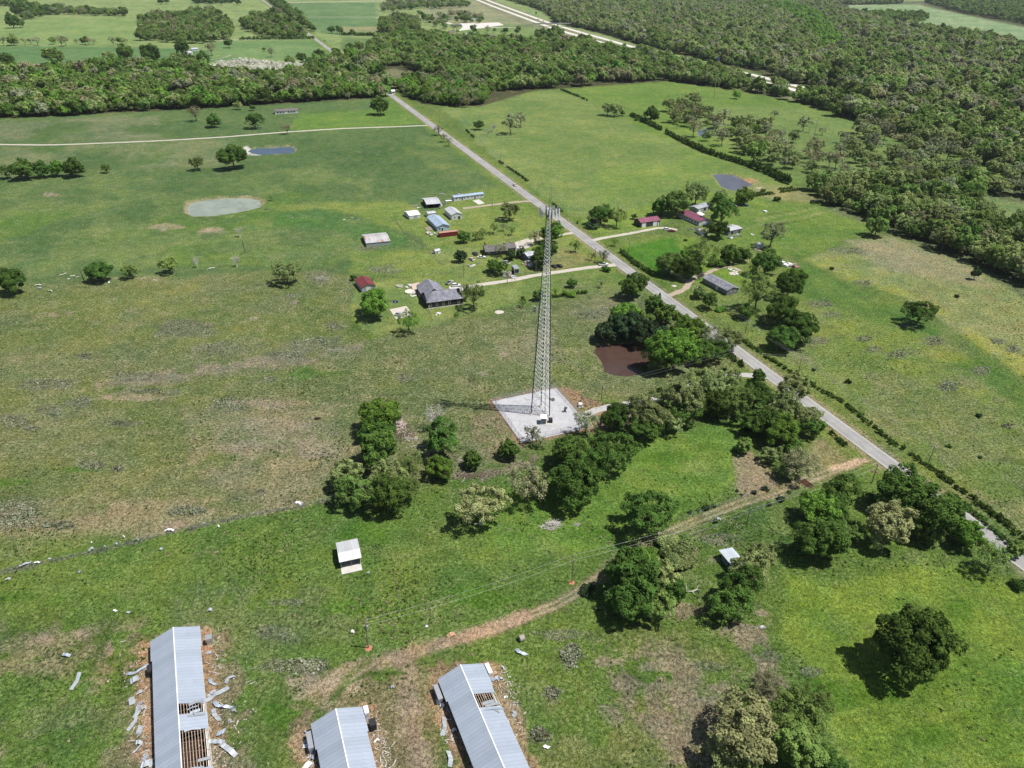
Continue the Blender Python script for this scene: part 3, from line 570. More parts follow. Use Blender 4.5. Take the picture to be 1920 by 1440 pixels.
# ---------------------------------------------------------------- buildings
def frame(a, b, c=None, main='ab'):
    """footprint from front-left, front-right and back-left corners; returns origin, heading, width, depth"""
    A, B = G(*a), G(*b); C = G(*c) if isinstance(c, tuple) else None
    if main == 'ab' or C is None:
        d = (B-A).normalized(); W = (B-A).length; s = Vector((-d.y, d.x, 0)); D = c if C is None else abs((C-A).dot(s))
    else:
        s = (C-A).normalized(); D = (C-A).length; d = Vector((s.y, -s.x, 0)); W = abs((B-A).dot(d))
    return A, math.atan2(d.y, d.x), W, D
def opening(par, name, face, W, D, u, z0, w_, h_, mat, trim=WHITE, depth=.05):
    """door or window: a trim frame with a pane set in it, on face 'f' front, 'l' left, 'r' right"""
    def b3(m, u0, u1, za, zb, o0, o1):
        if face == 'f': m.box(u0, u1, -o1, -o0, za, zb)
        elif face == 'l': m.box(-o1, -o0, u0, u1, za, zb)
        elif face == 'r': m.box(W+o0, W+o1, u0, u1, za, zb)
        elif face == 'b': m.box(u0, u1, D+o0, D+o1, za, zb)
    t = .1; m = MB()
    for q in ((u-w_/2-t, u-w_/2, z0, z0+h_+t), (u+w_/2, u+w_/2+t, z0, z0+h_+t), (u-w_/2, u+w_/2, z0+h_, z0+h_+t), (u-w_/2, u+w_/2, z0-.08, z0)): b3(m, *q, .0, depth+.04)
    fr = m.build(name, trim, par); p = MB(); b3(p, u-w_/2, u+w_/2, z0, z0+h_, .003, depth); p.build('pane' if name == 'window' else 'panel', mat, fr); return fr
def gable_roof(W, D, eave, ridge, ax, ov, th=.12, hips=0, shift=.5):
    b = MB()
    if ax == 'w':   # ridge parallel to the front
        yr = D*shift; k1 = (ridge-eave)/yr; k2 = (ridge-eave)/(D-yr)
        b.slab([(-ov+0, -ov, eave-ov*k1), (W+ov, -ov, eave-ov*k1), (W+ov-hips, yr, ridge), (-ov+hips, yr, ridge)], th)
        b.slab([(W+ov, D+ov, eave-ov*k2), (-ov, D+ov, eave-ov*k2), (-ov+hips, yr, ridge), (W+ov-hips, yr, ridge)], th)
        if hips:
            b.slab([(-ov, -ov, eave-ov*k1), (-ov+hips, yr, ridge), (-ov, D+ov, eave-ov*k2)], th)
            b.slab([(W+ov, -ov, eave-ov*k1), (W+ov, D+ov, eave-ov*k2), (W+ov-hips, yr, ridge)], th)
    else:
        xr = W*shift; k1 = (ridge-eave)/xr; k2 = (ridge-eave)/(W-xr)
        b.slab([(-ov, -ov+0, eave-ov*k1), (xr, -ov, ridge), (xr, D+ov, ridge), (-ov, D+ov, eave-ov*k1)], th)
        b.slab([(W+ov, -ov, eave-ov*k2), (W+ov, D+ov, eave-ov*k2), (xr, D+ov, ridge), (xr, -ov, ridge)], th)
    return b
def walls(W, D, eave, ridge, ax, shift=.5, front=True):
    b = MB(); t = .02
    if ax == 'w':
        yr = D*shift; v = [(0,0,0),(W,0,0),(W,D,0),(0,D,0),(0,0,eave),(W,0,eave),(W,D,eave),(0,D,eave),(0,yr,ridge-.02),(W,yr,ridge-.02)]
        f = [(1,2,6,9,5),(2,3,7,6),(3,0,4,8,7)]+([(0,1,5,4)] if front else [])
    else:
        xr = W*shift; v = [(0,0,0),(W,0,0),(W,D,0),(0,D,0),(0,0,eave),(W,0,eave),(W,D,eave),(0,D,eave),(xr,0,ridge-.02),(xr,D,ridge-.02)]
        f = [(1,2,6,5),(2,3,7,9,6),(3,0,4,7)]+([(0,1,5,8,4)] if front else [])
    b.add(v, f)
    if not front: b.add([(x, y, z) for x, y, z in ((.1,.1,.02),(W-.1,.1,.02),(W-.1,D-.1,.02),(.1,D-.1,.02))], [(0,1,2,3)])
    return b
def building(name, cat, label, a, b, c, eave, ridge, wallm, roofm, ax='w', main='ab', ov=.35, hips=0, wins=(), doors=(), shift=.5, front=True, base=None, winmat=None, trim=WHITE, chimney=None):
    O, rz, W, D = frame(a, b, c, main); r = empty(name, O, rz); tag(r, label, cat)
    walls(W, D, eave, ridge, ax, shift, front).build('wall', wallm, r)
    rf = gable_roof(W, D, eave+.04, ridge+.06, ax, ov, hips=hips, shift=shift)
    if ax == 'd' and roofm.name.startswith('tin'):
        ro = rf.build('roof', roofm, r); rot = ro.data; rot.transform(Matrix.Rotation(-math.pi/2, 4, 'Z')); ro.rotation_euler = (0, 0, math.pi/2)
    else: ro = rf.build('roof', roofm, r)
    cap = MB()
    if ax == 'w': cap.box(-ov+hips, W+ov-hips, D*shift-.18, D*shift+.18, ridge+.03, ridge+.12)
    else: cap.box(W*shift-.18, W*shift+.18, -ov, D+ov, ridge+.03, ridge+.12)
    co_ = cap.build('ridge_cap', roofm, ro)
    if ax == 'd' and roofm.name.startswith('tin'): co_.data.transform(Matrix.Rotation(-math.pi/2, 4, 'Z'))
    if cat in ('house', 'mobile home'):
        for k_ in range(3):
            q = MB(); fx = (.2+.3*k_); x, y = (W*fx, D*.3) if ax == 'w' else (W*.3, D*fx); zr = eave+(ridge-eave)*.55; q.bar((x, y, zr), (x, y, zr+.75), .13, .13, 8); q.bar((x, y, zr+.7), (x, y, zr+.78), .22, .2, 8); q.build('vent_pipe', GALV, r)
    if base:
        q = MB(); q.box(-.15, W+.15, -.15, D+.15, -.1, .22); q.build('foundation', base, r)
    for (fc, u, z, w_, h_) in wins:
        L = W if fc in 'fb' else D; opening(r, 'window', fc, W, D, u*L, z, w_, h_, winmat or glass(), trim)
    for (fc, u, w_, h_, mt) in doors:
        L = W if fc in 'fb' else D; opening(r, 'door', fc, W, D, u*L, .02, w_, h_, mt, trim)
    if chimney:
        q = MB(); q.box(chimney[0]*W-.4, chimney[0]*W+.4, chimney[1]*D-.4, chimney[1]*D+.4, eave, ridge+.9); q.build('chimney', flat('brick_brown', (.2,.1,.07), .9), ro)
    return r, W, D
TW = ribbed('tin_white', (.55, .56, .575), (.47,.48,.49)); TB = ribbed('tin_pale_blue', (.40, .50, .62)); TG = ribbed('tin_galvanised', (.52, .57, .63), rough=.4)
TR = ribbed('tin_rusty_white', (.52, .525, .53), rust=(.40, .15, .08)); TM = ribbed('tin_maroon', (.20, .045, .045)); TP = ribbed('tin_purple_red', (.25, .085, .13))
SH = shingle('shingle_grey', (.20, .205, .24)); SHB = shingle('shingle_brown_grey', (.15, .14, .135))
SW = flat('siding_white', (.66, .66, .65), .7, var=.1); SD = flat('siding_dark_brown', (.035, .03, .032), .7); SG = flat('siding_grey', (.2, .21, .235), .7, var=.2)
SS = flat('siding_slate', (.06, .065, .08), .6); SB = flat('siding_pale_blue', (.45, .56, .68), .6, var=.1); SGR = flat('siding_silver', (.4, .42, .43), .6)
building('hay_barn', 'barn', 'low barn alone in the left pasture with rust-streaked white tin roof', (687.5,463), (732,458.5), (676.5,447), 2.3, 3.6, SGR, TR, 'w', shift=.5, ov=.2)
W_ = [('f', x, 1.3, .9, .9) for x in (.08, .2, .34, .47, .6, .8, .92)]
r, W, D = building('mobile_home', 'mobile home', 'long narrow white mobile home with pale blue roof behind the other sheds', (851.5,377.5), (907,370.5), 4.6, 2.9, 3.5, SW, TB, 'w', wins=W_, doors=[('f', .27, .95, 2, DARK), ('f', .7, .95, 2, DARK)])
q = MB(); q.box(-6, -.2, .3, 2.6, .5, .62); [q.box(x, x+.1, y, y+.1, 0, .5) for x in (-5.9, -3, -.4) for y in (.35, 2.4)]; q.build('deck', WHITE, r)
q = MB(); q.box(4, 6, D*.5-.3, D*.5+1.6, 3.5, 4.0); q.build('roof_vent', GALV, r)
tag(MB().slab([G(*q, .1) for q in [(886,376),(898,373.5),(909,381),(897,383.5)]], .08).build('concrete_slab', CONC), 'bright concrete slab in front of the long white mobile home', 'slab')
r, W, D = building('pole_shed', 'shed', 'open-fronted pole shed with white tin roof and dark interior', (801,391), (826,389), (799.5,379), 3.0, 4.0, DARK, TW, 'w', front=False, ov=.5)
[MB().box(x, x+.2, 0, .2, 0, 3).build('post', WOOD, r) for x in (0, W*.5, W-.2)]
for i_ in range(7): q = MB(); s_ = random.uniform(.5, 1.3); q.box(0, s_*1.6, 0, s_, 0, s_*.6).box(.1, s_, .1, s_*.8, s_*.6, s_); o = q.build('junk_crate', random.choice([WHITE, WOOD, GALV])); o.location = G(826+i_*2+random.uniform(-1, 1), 389-i_*1.7+random.uniform(-2, 3)); o.rotation_euler.z = random.uniform(0, 3); tag(o, 'pale junk item heaped between the pole shed and the long white mobile home', 'junk', 'junk heaped beside the pole shed')
building('tent_garage', 'shed', 'small white arched canopy garage at the left end of the farmyard', (768,411.5), (788.5,408.5), (759.5,403), 2.4, 3.6, SW, flat('canvas_white', (.74,.74,.73), .7, var=.06), 'w', ov=.15, doors=[('f', .55, 2.2, 2.0, SGR)])
building('small_barn', 'barn', 'white barn with plain white roof beside the pale blue house', (847,412.5), (868,411.5), (834,401), 3.4, 4.7, SW, TW, 'd', main='ac', ov=.3, wins=[('f', .3, 1.2, .8, 1)], doors=[('f', .72, 1.6, 2.1, DARK)])
building('blue_house', 'house', 'pale blue house with blue metal roof behind the red container', (820,434), (843,431.5), (801.5,415.5), 3.1, 4.5, SB, TB, 'd', main='ac', ov=.4, wins=[('f', .2, 1.1, .9, 1.1), ('l', .2, 1.1, 1, 1), ('l', .45, 1.1, 1, 1), ('l', .7, 1.1, 1, 1)], doors=[('f', .42, .95, 2, DARK)])
building('awning_shed', 'shed', 'small white roofed lean-to behind the pale blue house', (803,408), (818,406), 5, 2.6, 3.1, SW, TW, 'w', ov=.2)
# shipping container
O, rz, W, D = frame((824.4,445.6), (858.8,441.5), 2.6); r = tag(empty('shipping_container', O, rz), 'long red shipping container in front of the pale blue house', 'container')
q = MB(); q.box(0, W, 0, D, .15, 2.75); q.build('body', flat('container_red', (.23, .03, .028), .6, var=.2), r)
q = MB(); [q.box(x, x+.12, -.05, 0, .2, 2.7) for x in np.arange(.1, W-.1, .4)]; q.build('side_ribs', flat('container_red', ()), r)
q = MB(); q.box(-.03, W+.03, -.05, D+.03, 2.75, 2.83); q.build('top', flat('container_top_faded', (.5, .27, .22), .8, var=.35, scale=.6), r)
for (u_, v_) in [(799,438),(803,440),(807,439),(812,442),(816,440),(820,443),(809,443)]:
    q = MB(); q.bar((0, 0, .6), (1.6, 0, .6), .62, .62, 10); o = q.build('hay_bale', flat('bale_wrap_pale', (.62, .6, .52), .8), None, True); o.location = G(u_, v_); o.rotation_euler.z = random.uniform(0, 3)
    tag(o, 'pale wrapped bale in the row at the left end of the red container', 'bale', 'bales beside the red container')
tag(MB().slab([G(*q, .25) for q in [(796,427),(806,424),(812,430),(801,433)]], .25).build('wooden_deck', WOOD), 'grey timber deck left of the pale blue house', 'deck')
building('well_house', 'shed', 'tiny white shed beside the diagonal yard fence', (817,477), (826,474.5), 2.6, 1.9, 2.5, SW, TW, 'w', ov=.2, doors=[('f', .3, .7, 1.6, DARK)])
building('garden_shed', 'shed', 'small shed with dark red metal roof behind the bright green tree', (678.5,548.5), (705,545), (667,533), 2.8, 4.2, SGR, TM, 'd', main='ac', ov=.3, doors=[('f', .5, 2.2, 2.1, WHITE)])
# L-shaped dark house
r, W, D = building('brick_house', 'house', 'dark brown house with large grey hipped roof and pale window frames', (801.5,579), (868,570), 12, 3.4, 6.4, SD, SH, 'w', ov=.35, hips=5.2, wins=[('f', .09, .9, 1, 1.6), ('f', .27, .9, 1, 1.6), ('f', .45, .9, 1, 1.6), ('f', .62, .9, 1, 1.6), ('f', .88, .9, 1, 1.6)], trim=flat('trim_cream', (.6,.57,.5), .6))
W2 = W*.62; q = walls(W2, 12, 3.0, 5.6, 'd'); o = q.build('wall', SD, r); o.location = (.3, 11.6, 0)
q = gable_roof(W2, 13, 3.02, 6.2, 'd', .55); o = q.build('roof', SH, r); o.location = (.3, 9.5, 0)
q = MB(); [q.box(x, x+.2, -2.2, -2.0, 0, 2.6) for x in (.2,)]; q.box(-.2, W, -.12, -.02, 0, .2); q.build('porch_post', WHITE, r)
building('junkyard_house', 'house', 'low brown-grey shingled house at the left of the junk yard', (911,479.5), (951,477), 9, 2.7, 4.6, flat('siding_brown', (.12,.10,.09), .8), SHB, 'w', ov=.5, wins=[('f', .15, 1, 1, 1), ('f', .45, 1, 1, 1), ('f', .7, 1, 1, 1)], doors=[('f', .3, .9, 2, DARK)], chimney=(.05, .7))
building('junkyard_garage', 'garage', 'brown-grey garage wing joined behind the bare tree', (951.5,473.5), (967,472), 8.5, 2.8, 4.4, flat('siding_brown', ()), SHB, 'w', ov=.4, doors=[('f', .5, 2.6, 2.2, SGR)])
building('cabin', 'house', 'small cabin with bright metal roof between the dark cedars', (992,492), (1007,488.5), (984,482), 3.0, 4.2, SG, ribbed('tin_silver', (.55,.58,.62)), 'w', ov=.5, wins=[('f', .4, 1, .9, 1)])
# parked bus
O, rz, W, D = frame((964.5,514.5), (973.5,513.5), (958.5,508.5)); r = tag(empty('parked_trailer', O, rz), 'tall navy box trailer with pale frame parked by the long drive', 'trailer')
q = MB(); q.box(0, W, 0, D, .5, 3.3); q.build('body', flat('trailer_navy', (.025, .05, .09), .4), r); q = MB(); q.slab([(-.1, -.1, 3.3), (W+.1, -.1, 3.3), (W+.1, D+.1, 3.6), (-.1, D+.1, 3.6)], .1); q.build('roof', GALV, r)
q = MB(); [q.box(x, x+.15, -.06, 0, .5, 3.3) for x in (0, W-.15)]; q.box(0, W, -.06, 0, .45, .6); q.box(0, W, -.07, -.001, 2.9, 3.1); q.build('end_frame', WHITE, r)
[MB().bar((x-.15, y, .4), (x+.15, y, .4), .4, .4, 12).build('wheel', DARK, r) for x in (0, W) for y in (D*.6, D*.78)]
# purple roofs
building('metal_barn', 'barn', 'slate-walled barn with purple-red metal roof and two white doors', (1201,427), (1237,422), (1187,420), 3.4, 4.9, SS, TP, 'w', ov=.3, doors=[('f', .16, 2.9, 2.8, WHITE), ('f', .74, 2.9, 2.8, WHITE), ('f', .92, .9, 2.1, WHITE)])
building('mobile_home', 'mobile home', 'wide white mobile home with purple-red roof and a row of dark windows', (1310,423.5), (1326,418), (1272.5,406.5), 3.0, 4.2, SW, TP, 'd', main='ac', ov=.4, wins=[('l', x, 1.0, 1.3, 1.2) for x in (.06, .18, .34, .46, .6, .72, .84, .94)], doors=[('f', .35, .95, 2, WHITE)])
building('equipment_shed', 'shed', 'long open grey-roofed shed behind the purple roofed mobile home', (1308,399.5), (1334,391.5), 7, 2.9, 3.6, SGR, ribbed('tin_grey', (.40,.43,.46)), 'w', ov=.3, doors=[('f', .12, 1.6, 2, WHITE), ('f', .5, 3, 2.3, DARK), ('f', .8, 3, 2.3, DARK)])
tag(MB().slab([G(*q, 1.9) for q in [(1306,398.5),(1314,397),(1322,402),(1314,405)]], .15).build('shade_canopy', SW), 'small white flat canopy between the purple roofed home and the big tree', 'canopy')
building('small_shed', 'shed', 'small white shed with low pale rusty roof by the dark round tree', (1314.5,442), (1331,440.5), (1313,434.5), 2.1, 2.8, SW, TR, 'w', ov=.2, doors=[('f', .5, 2.2, 1.7, DARK)])
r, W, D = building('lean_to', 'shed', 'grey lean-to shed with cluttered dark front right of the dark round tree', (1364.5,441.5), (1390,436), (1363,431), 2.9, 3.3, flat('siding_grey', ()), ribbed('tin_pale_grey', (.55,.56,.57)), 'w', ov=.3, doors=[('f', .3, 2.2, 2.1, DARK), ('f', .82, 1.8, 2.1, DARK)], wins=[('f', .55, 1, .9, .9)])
building('camper', 'camper', 'small white camper trailer beside the sparse spreading tree', (1419.5,465.5), (1431,464), 2.6, 2.4, 2.75, SW, flat('paint_white', ()), 'w', ov=.05, wins=[('f', .3, 1.2, .9, .6), ('f', .75, 1.2, .7, .6)], doors=[('f', .52, .65, 1.8, SGR)])
tag(MB().slab([G(*q, .4) for q in [(1414,465),(1424,467.5),(1428,471),(1418,469)]], .3).build('flatbed_trailer', flat('faded_pink_deck', (.5,.4,.37), .8)), 'low flat pinkish trailer deck in front of the camper', 'trailer')
r, W, D = building('double_wide', 'mobile home', 'long grey mobile home with two-tone grey shingle roof beside the curved drive', (1362,554), (1383,549), (1316.5,529.5), 2.9, 4.0, SG, SH, 'd', main='ac', ov=.35, wins=[('l', x, 1, 1, 1.1) for x in (.12, .3, .48, .68, .86)]+[('f', .3, 1.2, .8, .8), ('f', .7, 1.2, .8, .8)], doors=[('l', .4, .95, 2, WHITE)])
q = MB(); q.box(W+.2, W+3.2, D*.35, D*.7, .3, .45); q.build('deck', WOOD, r)
building('mobile_home', 'mobile home', 'far white mobile home with dark windows at the edge of the left wood', (516,214.5), (559,212), 8, 3.0, 4.6, SW, SHB, 'w', ov=.3, wins=[('f', x, 1, 1.8, 1.3) for x in (.12, .24, .36, .6, .72, .84)], doors=[('f', .48, 1.2, 2.1, WHITE)])
for (a_, b_, dp, lb, wm, rm) in [((573,119), (582,118.5), 12, 'far blue roofed building half hidden beyond the blossoming thicket', SW, TB),
    ((352,103), (362,102), 9, 'far pale farmhouse among the farmstead trees', SW, TW), ((360,96), (372,95.5), 9, 'far pale farm shed above the farmhouse', SW, TG), ((1124,5), (1133,4.5), 16, 'far white roofed building in the right-hand forest', SW, TW),
    ((853,50), (866,49), 16, 'far blue fronted roadside shop left of the car park', flat('siding_navy', (.05,.07,.16)), SHB), ((884,38.5), (896,38), 14, 'far low roadside building behind its trees', SW, TW),
    ((845,63), (853,62.5), 10, 'far tan house at the edge of the dark wood', flat('siding_tan', (.5,.38,.25)), SHB), ((875,67.5), (882,67), 9, 'far white cottage among the trees below the car park', SW, TG), ((905,70), (925,69.5), 12, 'far tan building below the car park', flat('siding_tan', ()), SHB),
    ((846,152.5), (860,151.5), 8, 'pale roof glimpsed between the dark wood and the roadside trees', SW, TW), ((912,151), (930,150), 8, 'pale cottage behind the leafy trees at the wood edge', SW, TR), ((735,176.5), (741,176), 5, 'small pale shed where the road enters the wood', SW, TW)]:
    building('distant_building', 'building', lb, a_, b_, dp, 3.2, 5, wm, rm, 'w', ov=.3, wins=[('f', .3, 1.2, 1.6, 1.2), ('f', .7, 1.2, 1.6, 1.2)])
# ---------------------------------------------------------------- poultry houses, roofs torn open
TPH = ribbed('tin_poultry_roof', (.37, .42, .49), (.34, .39, .46), period=.3, rough=.38)
LUM = flat('rafter_timber', (.22, .13, .09), .85, var=.3, scale=3); LIT = flat('litter_brown_shaded', (.075, .04, .03), .95, var=.4, scale=1.2)  # litter darkened so its colour carries the shade under the roof
TAR = flat('curtain_navy', (.03, .035, .07), .6, var=.3)
def poultry(r0, r1, hw, L, label, gaps, extra=()):
    """origin at the far end; y runs toward the camera"""
    RZ = 5.2; EZ = 3.0
    A, B = G(*r0, RZ), G(*r1, RZ); d = (B-A).normalized(); rz = math.atan2(d.y, d.x)-math.pi/2
    r = tag(empty('poultry_house', (A.x, A.y, 0), rz), label, 'poultry house')
    sgn = -1  # local +x points to the left in the picture because y runs toward the viewer
    k = (RZ-EZ)/hw
    w_ = MB(); w_.box(-hw+.3, hw-.3, .25, .4, 0, EZ-.1); w_.add([(-hw+.3, .25, EZ-.1), (hw-.3, .25, EZ-.1), (0, .25, RZ-.15), (-hw+.3, .4, EZ-.1), (hw-.3, .4, EZ-.1), (0, .4, RZ-.15)], [(0,1,2),(3,5,4),(0,2,5,3),(1,4,5,2)])
    for s in (-1, 1): w_.box(min(s*(hw-.3), s*(hw-.45)), max(s*(hw-.3), s*(hw-.45)), .4, L, 0, .9); w_.box(min(s*(hw-.3), s*(hw-.45)), max(s*(hw-.3), s*(hw-.45)), .4, L, 2.3, EZ-.1)
    w_.build('wall', WHITE, r)
    c_ = MB()
    for s in (-1, 1): c_.box(min(s*(hw-.36), s*(hw-.4)), max(s*(hw-.36), s*(hw-.4)), .4, L, .9, 2.3)
    c_.build('curtain', TAR, r)
    f_ = MB(); f_.box(-hw+.5, hw-.5, .4, L, .0, .08); f_.build('litter_floor', LIT, r)
    # rafters, purlins
    for y in np.arange(1.2, L, 2.44):
        hit = any(g0-1 < y < g1+1 for _, g0, g1 in gaps)
        if not hit and (y*10) % 3 > 1: continue
        q = MB()
        for s in (-1, 1): q.add([(0, y-.03, RZ-.16), (0, y+.03, RZ-.16), (s*hw, y+.03, EZ-.12), (s*hw, y-.03, EZ-.12), (0, y-.03, RZ-.36), (0, y+.03, RZ-.36), (s*hw, y+.03, EZ-.3), (s*hw, y-.03, EZ-.3)], [(0,1,2,3),(7,6,5,4),(0,3,7,4),(1,5,6,2)])
        q.box(-hw, hw, y-.03, y+.03, EZ-.32, EZ-.2)
        q.build('rafter', LUM, r)
    for s in (-1, 1):
        for t in np.linspace(.1, .97, 9):
            x = s*hw*t; z = RZ-k*hw*t-.1; q = MB(); q.box(x-.045, x+.045, .3, L, z-.06, z); q.build('purlin', flat('purlin_pale', (.6,.5,.38), .85), r)
    # roof sheets between the gaps, each side
    for s, nm in ((1, 'roof'), (-1, 'roof')):
        cuts = sorted([(g0, g1) for ss, g0, g1 in gaps if ss == s]); y0 = -.3; spans = []
        for g0, g1 in cuts: spans.append((y0, g0)); y0 = g1
        spans.append((y0, L)); wide = 6.2
        for (u0, u1) in spans:
            q = MB(); segs = [(u0, min(u1, wide), hw+.6), (min(u1, wide), u1, hw+.25)] if u0 < wide else [(u0, u1, hw+.25)]
            for a0, a1, h_ in segs:
                if a1-a0 < .05: continue
                t0 = random.uniform(-.7, .7) if a0 > wide else 0; t1 = random.uniform(-.7, .7) if a1 < L-1 and a1 > wide else 0
                P = [(0, a0, RZ), (0, a1, RZ), (s*h_, a1+t1, RZ-k*h_), (s*h_, a0+t0, RZ-k*h_)]
                q.slab(P, .04)
            # corrugation runs down the slope: swap axes so local X is along the house
            o = q.build(nm, TPH, r); o.data.transform(Matrix.Rotation(-math.pi/2, 4, 'Z')); o.rotation_euler = (0, 0, math.pi/2)
    q = MB(); q.slab([(-.12, -.3, RZ+.02), (.12, -.3, RZ+.02), (.12, L, RZ+.02), (-.12, L, RZ+.02)], .05); q.build('ridge_cap', WHITE, r)
    for s in (-1, 1):
        q = MB(); x = s*(hw+.27); q.box(min(x, x-.06*s), max(x, x-.06*s), 6.2, L, RZ-k*(hw+.3)-.12, RZ-k*(hw+.3)-.02); q.build('fascia', WHITE, r)
    for ss, g0, g1 in gaps:   # loosened sheets still lying on the slope and hanging in the hole
        for kk in range(5):
            yy = random.choice((g0+random.uniform(-.6, .5), g1+random.uniform(-.5, .6), random.uniform(g0, g1))); xa, xb = sorted((random.uniform(.6, hw*.7), random.uniform(hw*.5, hw+.5))); wy = random.uniform(.35, .9); sk = random.uniform(-1.4, 1.4); up = random.uniform(.1, .5)
            q = MB(); xm = (xa+xb)/2
            for (p0, p1, u0, u1, s0, s1) in ((xa, xm, .06, up, 0, sk*.5), (xm, xb, up, .1, sk*.5, sk)): q.slab([(ss*p0, yy+s0, RZ-k*p0+u0), (ss*p0, yy+s0+wy, RZ-k*p0+u0+.05), (ss*p1, yy+s1+wy, RZ-k*p1+u1+.05), (ss*p1, yy+s1, RZ-k*p1+u1)], .025)
            q.build('loose_sheet', random.choice([TPH, GALV, TG]), r)
    for (x, y, sx, sy, h_, mt) in extra:
        q = MB(); q.box(x-sx/2, x+sx/2, y-sy/2, y+sy/2, h_-.9, h_); q.box(x-sx/2+.1, x+sx/2-.1, y-sy/2+.1, y+sy/2-.1, 0, h_-.9); q.build('fan_housing', mt, r)
    return r
poultry((324.7,1177.4), (340.7,1440), 5.2, 62, 'left poultry house with two stretches of its metal roof torn open to the rafters', [(-1, 22.9, 25.9), (-1, 30.0, 39.5)], [(-7.4, 3.5, 1.6, 1.6, 2.2, GALV), (6.3, 7.5, 1, 2.2, 2.2, DARK)])
poultry((629.8,1330.3), (653.7,1440), 5.2, 48, 'middle poultry house with an intact pale metal roof cut off by the photo edge', [], [(-7.1, 4, 1.5, 1.8, 2.4, DARK), (6.6, 3, 1.1, 4.2, 2.2, GALV), (-6.4, 1, 1, 2.0, 3.2, WHITE)])
poultry((863.9,1247.8), (946,1440), 5.2, 62, 'right poultry house with one small hole in its pale metal roof', [(-1, 8.3, 12.0)], [(6.6, 2.5, 1.1, 4.2, 2.2, GALV), (-6.5, 1.6, 1, 3.0, 3.0, WHITE)])
# feeding shelter
O, rz, W, D = frame((640.5,1066), (676.5,1058), 7.4); r = tag(empty('feed_shelter', O, rz), 'small open cattle shelter with white tin roof alone in the green meadow', 'shelter')
walls(W, D, 3.0, 3.6, 'w', .3, False).build('wall', flat('shelter_board', (.25,.24,.23)), r)
ro = gable_roof(W, D, 3.0, 3.9, 'w', .4, shift=.32).build('roof', TW, r)
[MB().box(x, x+.18, 0, .18, 0, 3).build('post', WOOD, r) for x in (0, W/2, W-.18)]
q = MB(); q.box(-.2, W+.1, -2.4, D, -.1, .12); q.build('slab', CONC, r)
# tin shed by the farm track
O, rz, W, D = frame((1371,1073), (1394,1067), (1351,1049), 'ac'); r = tag(empty('tin_shed', O, rz), 'small tin shed with a single-slope roof half hidden by an olive tree', 'shed')
q = MB(); q.add([(0,0,0),(W,0,0),(W,D,0),(0,D,0),(0,0,2.6),(W,0,2.3),(W,D,2.3),(0,D,2.6)], [(0,1,5,4),(1,2,6,5),(2,3,7,6),(3,0,4,7)]); q.build('wall', flat('shed_blue_grey', (.2,.26,.3), .6), r)
q = MB(); q.slab([(-.4,-.3,2.75),(W+.3,-.3,2.35),(W+.3,D+1.2,2.35),(-.4,D+1.2,2.75)], .08); q.build('roof', TG, r); q = MB(); q.box(-.06, -.003, 1, 2, .0, 2); q.build('door', DARK, r)
# ---------------------------------------------------------------- lattice tower and its yard
legs0 = [G(995.7,777), G(1014.3,762), G(1030.3,781)]; TC = sum(legs0, Vector())/3
TOPC = TC+Vector((0, 0, 0)); TH = 76.0
def hfor(p, vt):
    lo, hi = 20., 130.
    for _ in range(40):
        m_ = (lo+hi)/2; v = PX(np.array([p.x]), np.array([p.y]), m_)[1][0]
        if v > vt: lo = m_
        else: hi = m_
    return lo
TH = hfor(TC, 391)
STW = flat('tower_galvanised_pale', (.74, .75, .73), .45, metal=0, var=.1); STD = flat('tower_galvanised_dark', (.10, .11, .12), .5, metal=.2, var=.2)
T = tag(empty('lattice_tower', TC), 'tall three-legged galvanised lattice tower on the square stone yard', 'tower')
loc = [p-TC for p in legs0]
def leg_at(i, z):
    t = min(1, z/TH); s = 1-(1-.24)*min(1, t/.92) if t < .92 else .24
    return loc[i]*s+Vector((0, 0, z))
nseg = 52; zs = [0]
for k in range(nseg): zs.append(zs[-1]+1.45-.013*k)
zs = [z*TH/zs[-1] for z in zs]
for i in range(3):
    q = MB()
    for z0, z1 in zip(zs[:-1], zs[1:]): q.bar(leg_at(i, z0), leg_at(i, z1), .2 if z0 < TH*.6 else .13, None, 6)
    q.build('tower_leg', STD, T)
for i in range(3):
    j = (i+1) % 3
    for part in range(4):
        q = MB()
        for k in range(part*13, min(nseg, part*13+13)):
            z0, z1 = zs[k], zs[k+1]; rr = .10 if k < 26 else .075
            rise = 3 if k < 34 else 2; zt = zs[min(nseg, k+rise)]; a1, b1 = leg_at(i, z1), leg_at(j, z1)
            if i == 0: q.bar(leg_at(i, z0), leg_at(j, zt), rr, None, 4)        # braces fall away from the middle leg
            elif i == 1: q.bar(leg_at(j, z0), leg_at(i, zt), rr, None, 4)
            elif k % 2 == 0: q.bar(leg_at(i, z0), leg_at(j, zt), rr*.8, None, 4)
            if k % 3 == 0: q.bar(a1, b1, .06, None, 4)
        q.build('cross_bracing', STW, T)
q = MB(); cab = (leg_at(1, 0)*.55+leg_at(2, 0)*.45)
for z0, z1 in zip(zs[:-1], zs[1:]):
    p0 = leg_at(1, z0)*.5+leg_at(2, z0)*.5; p1 = leg_at(1, z1)*.5+leg_at(2, z1)*.5; p0.z, p1.z = z0, z1
    for dx in (-.22, 0, .22): q.bar(p0+Vector((dx, 0, 0)), p1+Vector((dx, 0, 0)), .06, None, 4)
q.build('cable_ladder', STD, T)
for i in range(3): q = MB(); p = leg_at(i, 0); q.bar((p.x, p.y, 0), (p.x, p.y, .35), .75, .75, 14); q.build('footing', CONC, T)
ANT = flat('antenna_white', (.78, .78, .76), .4, var=.05); RRU = flat('radio_grey', (.3, .32, .34), .5)
hz = TH-1.0
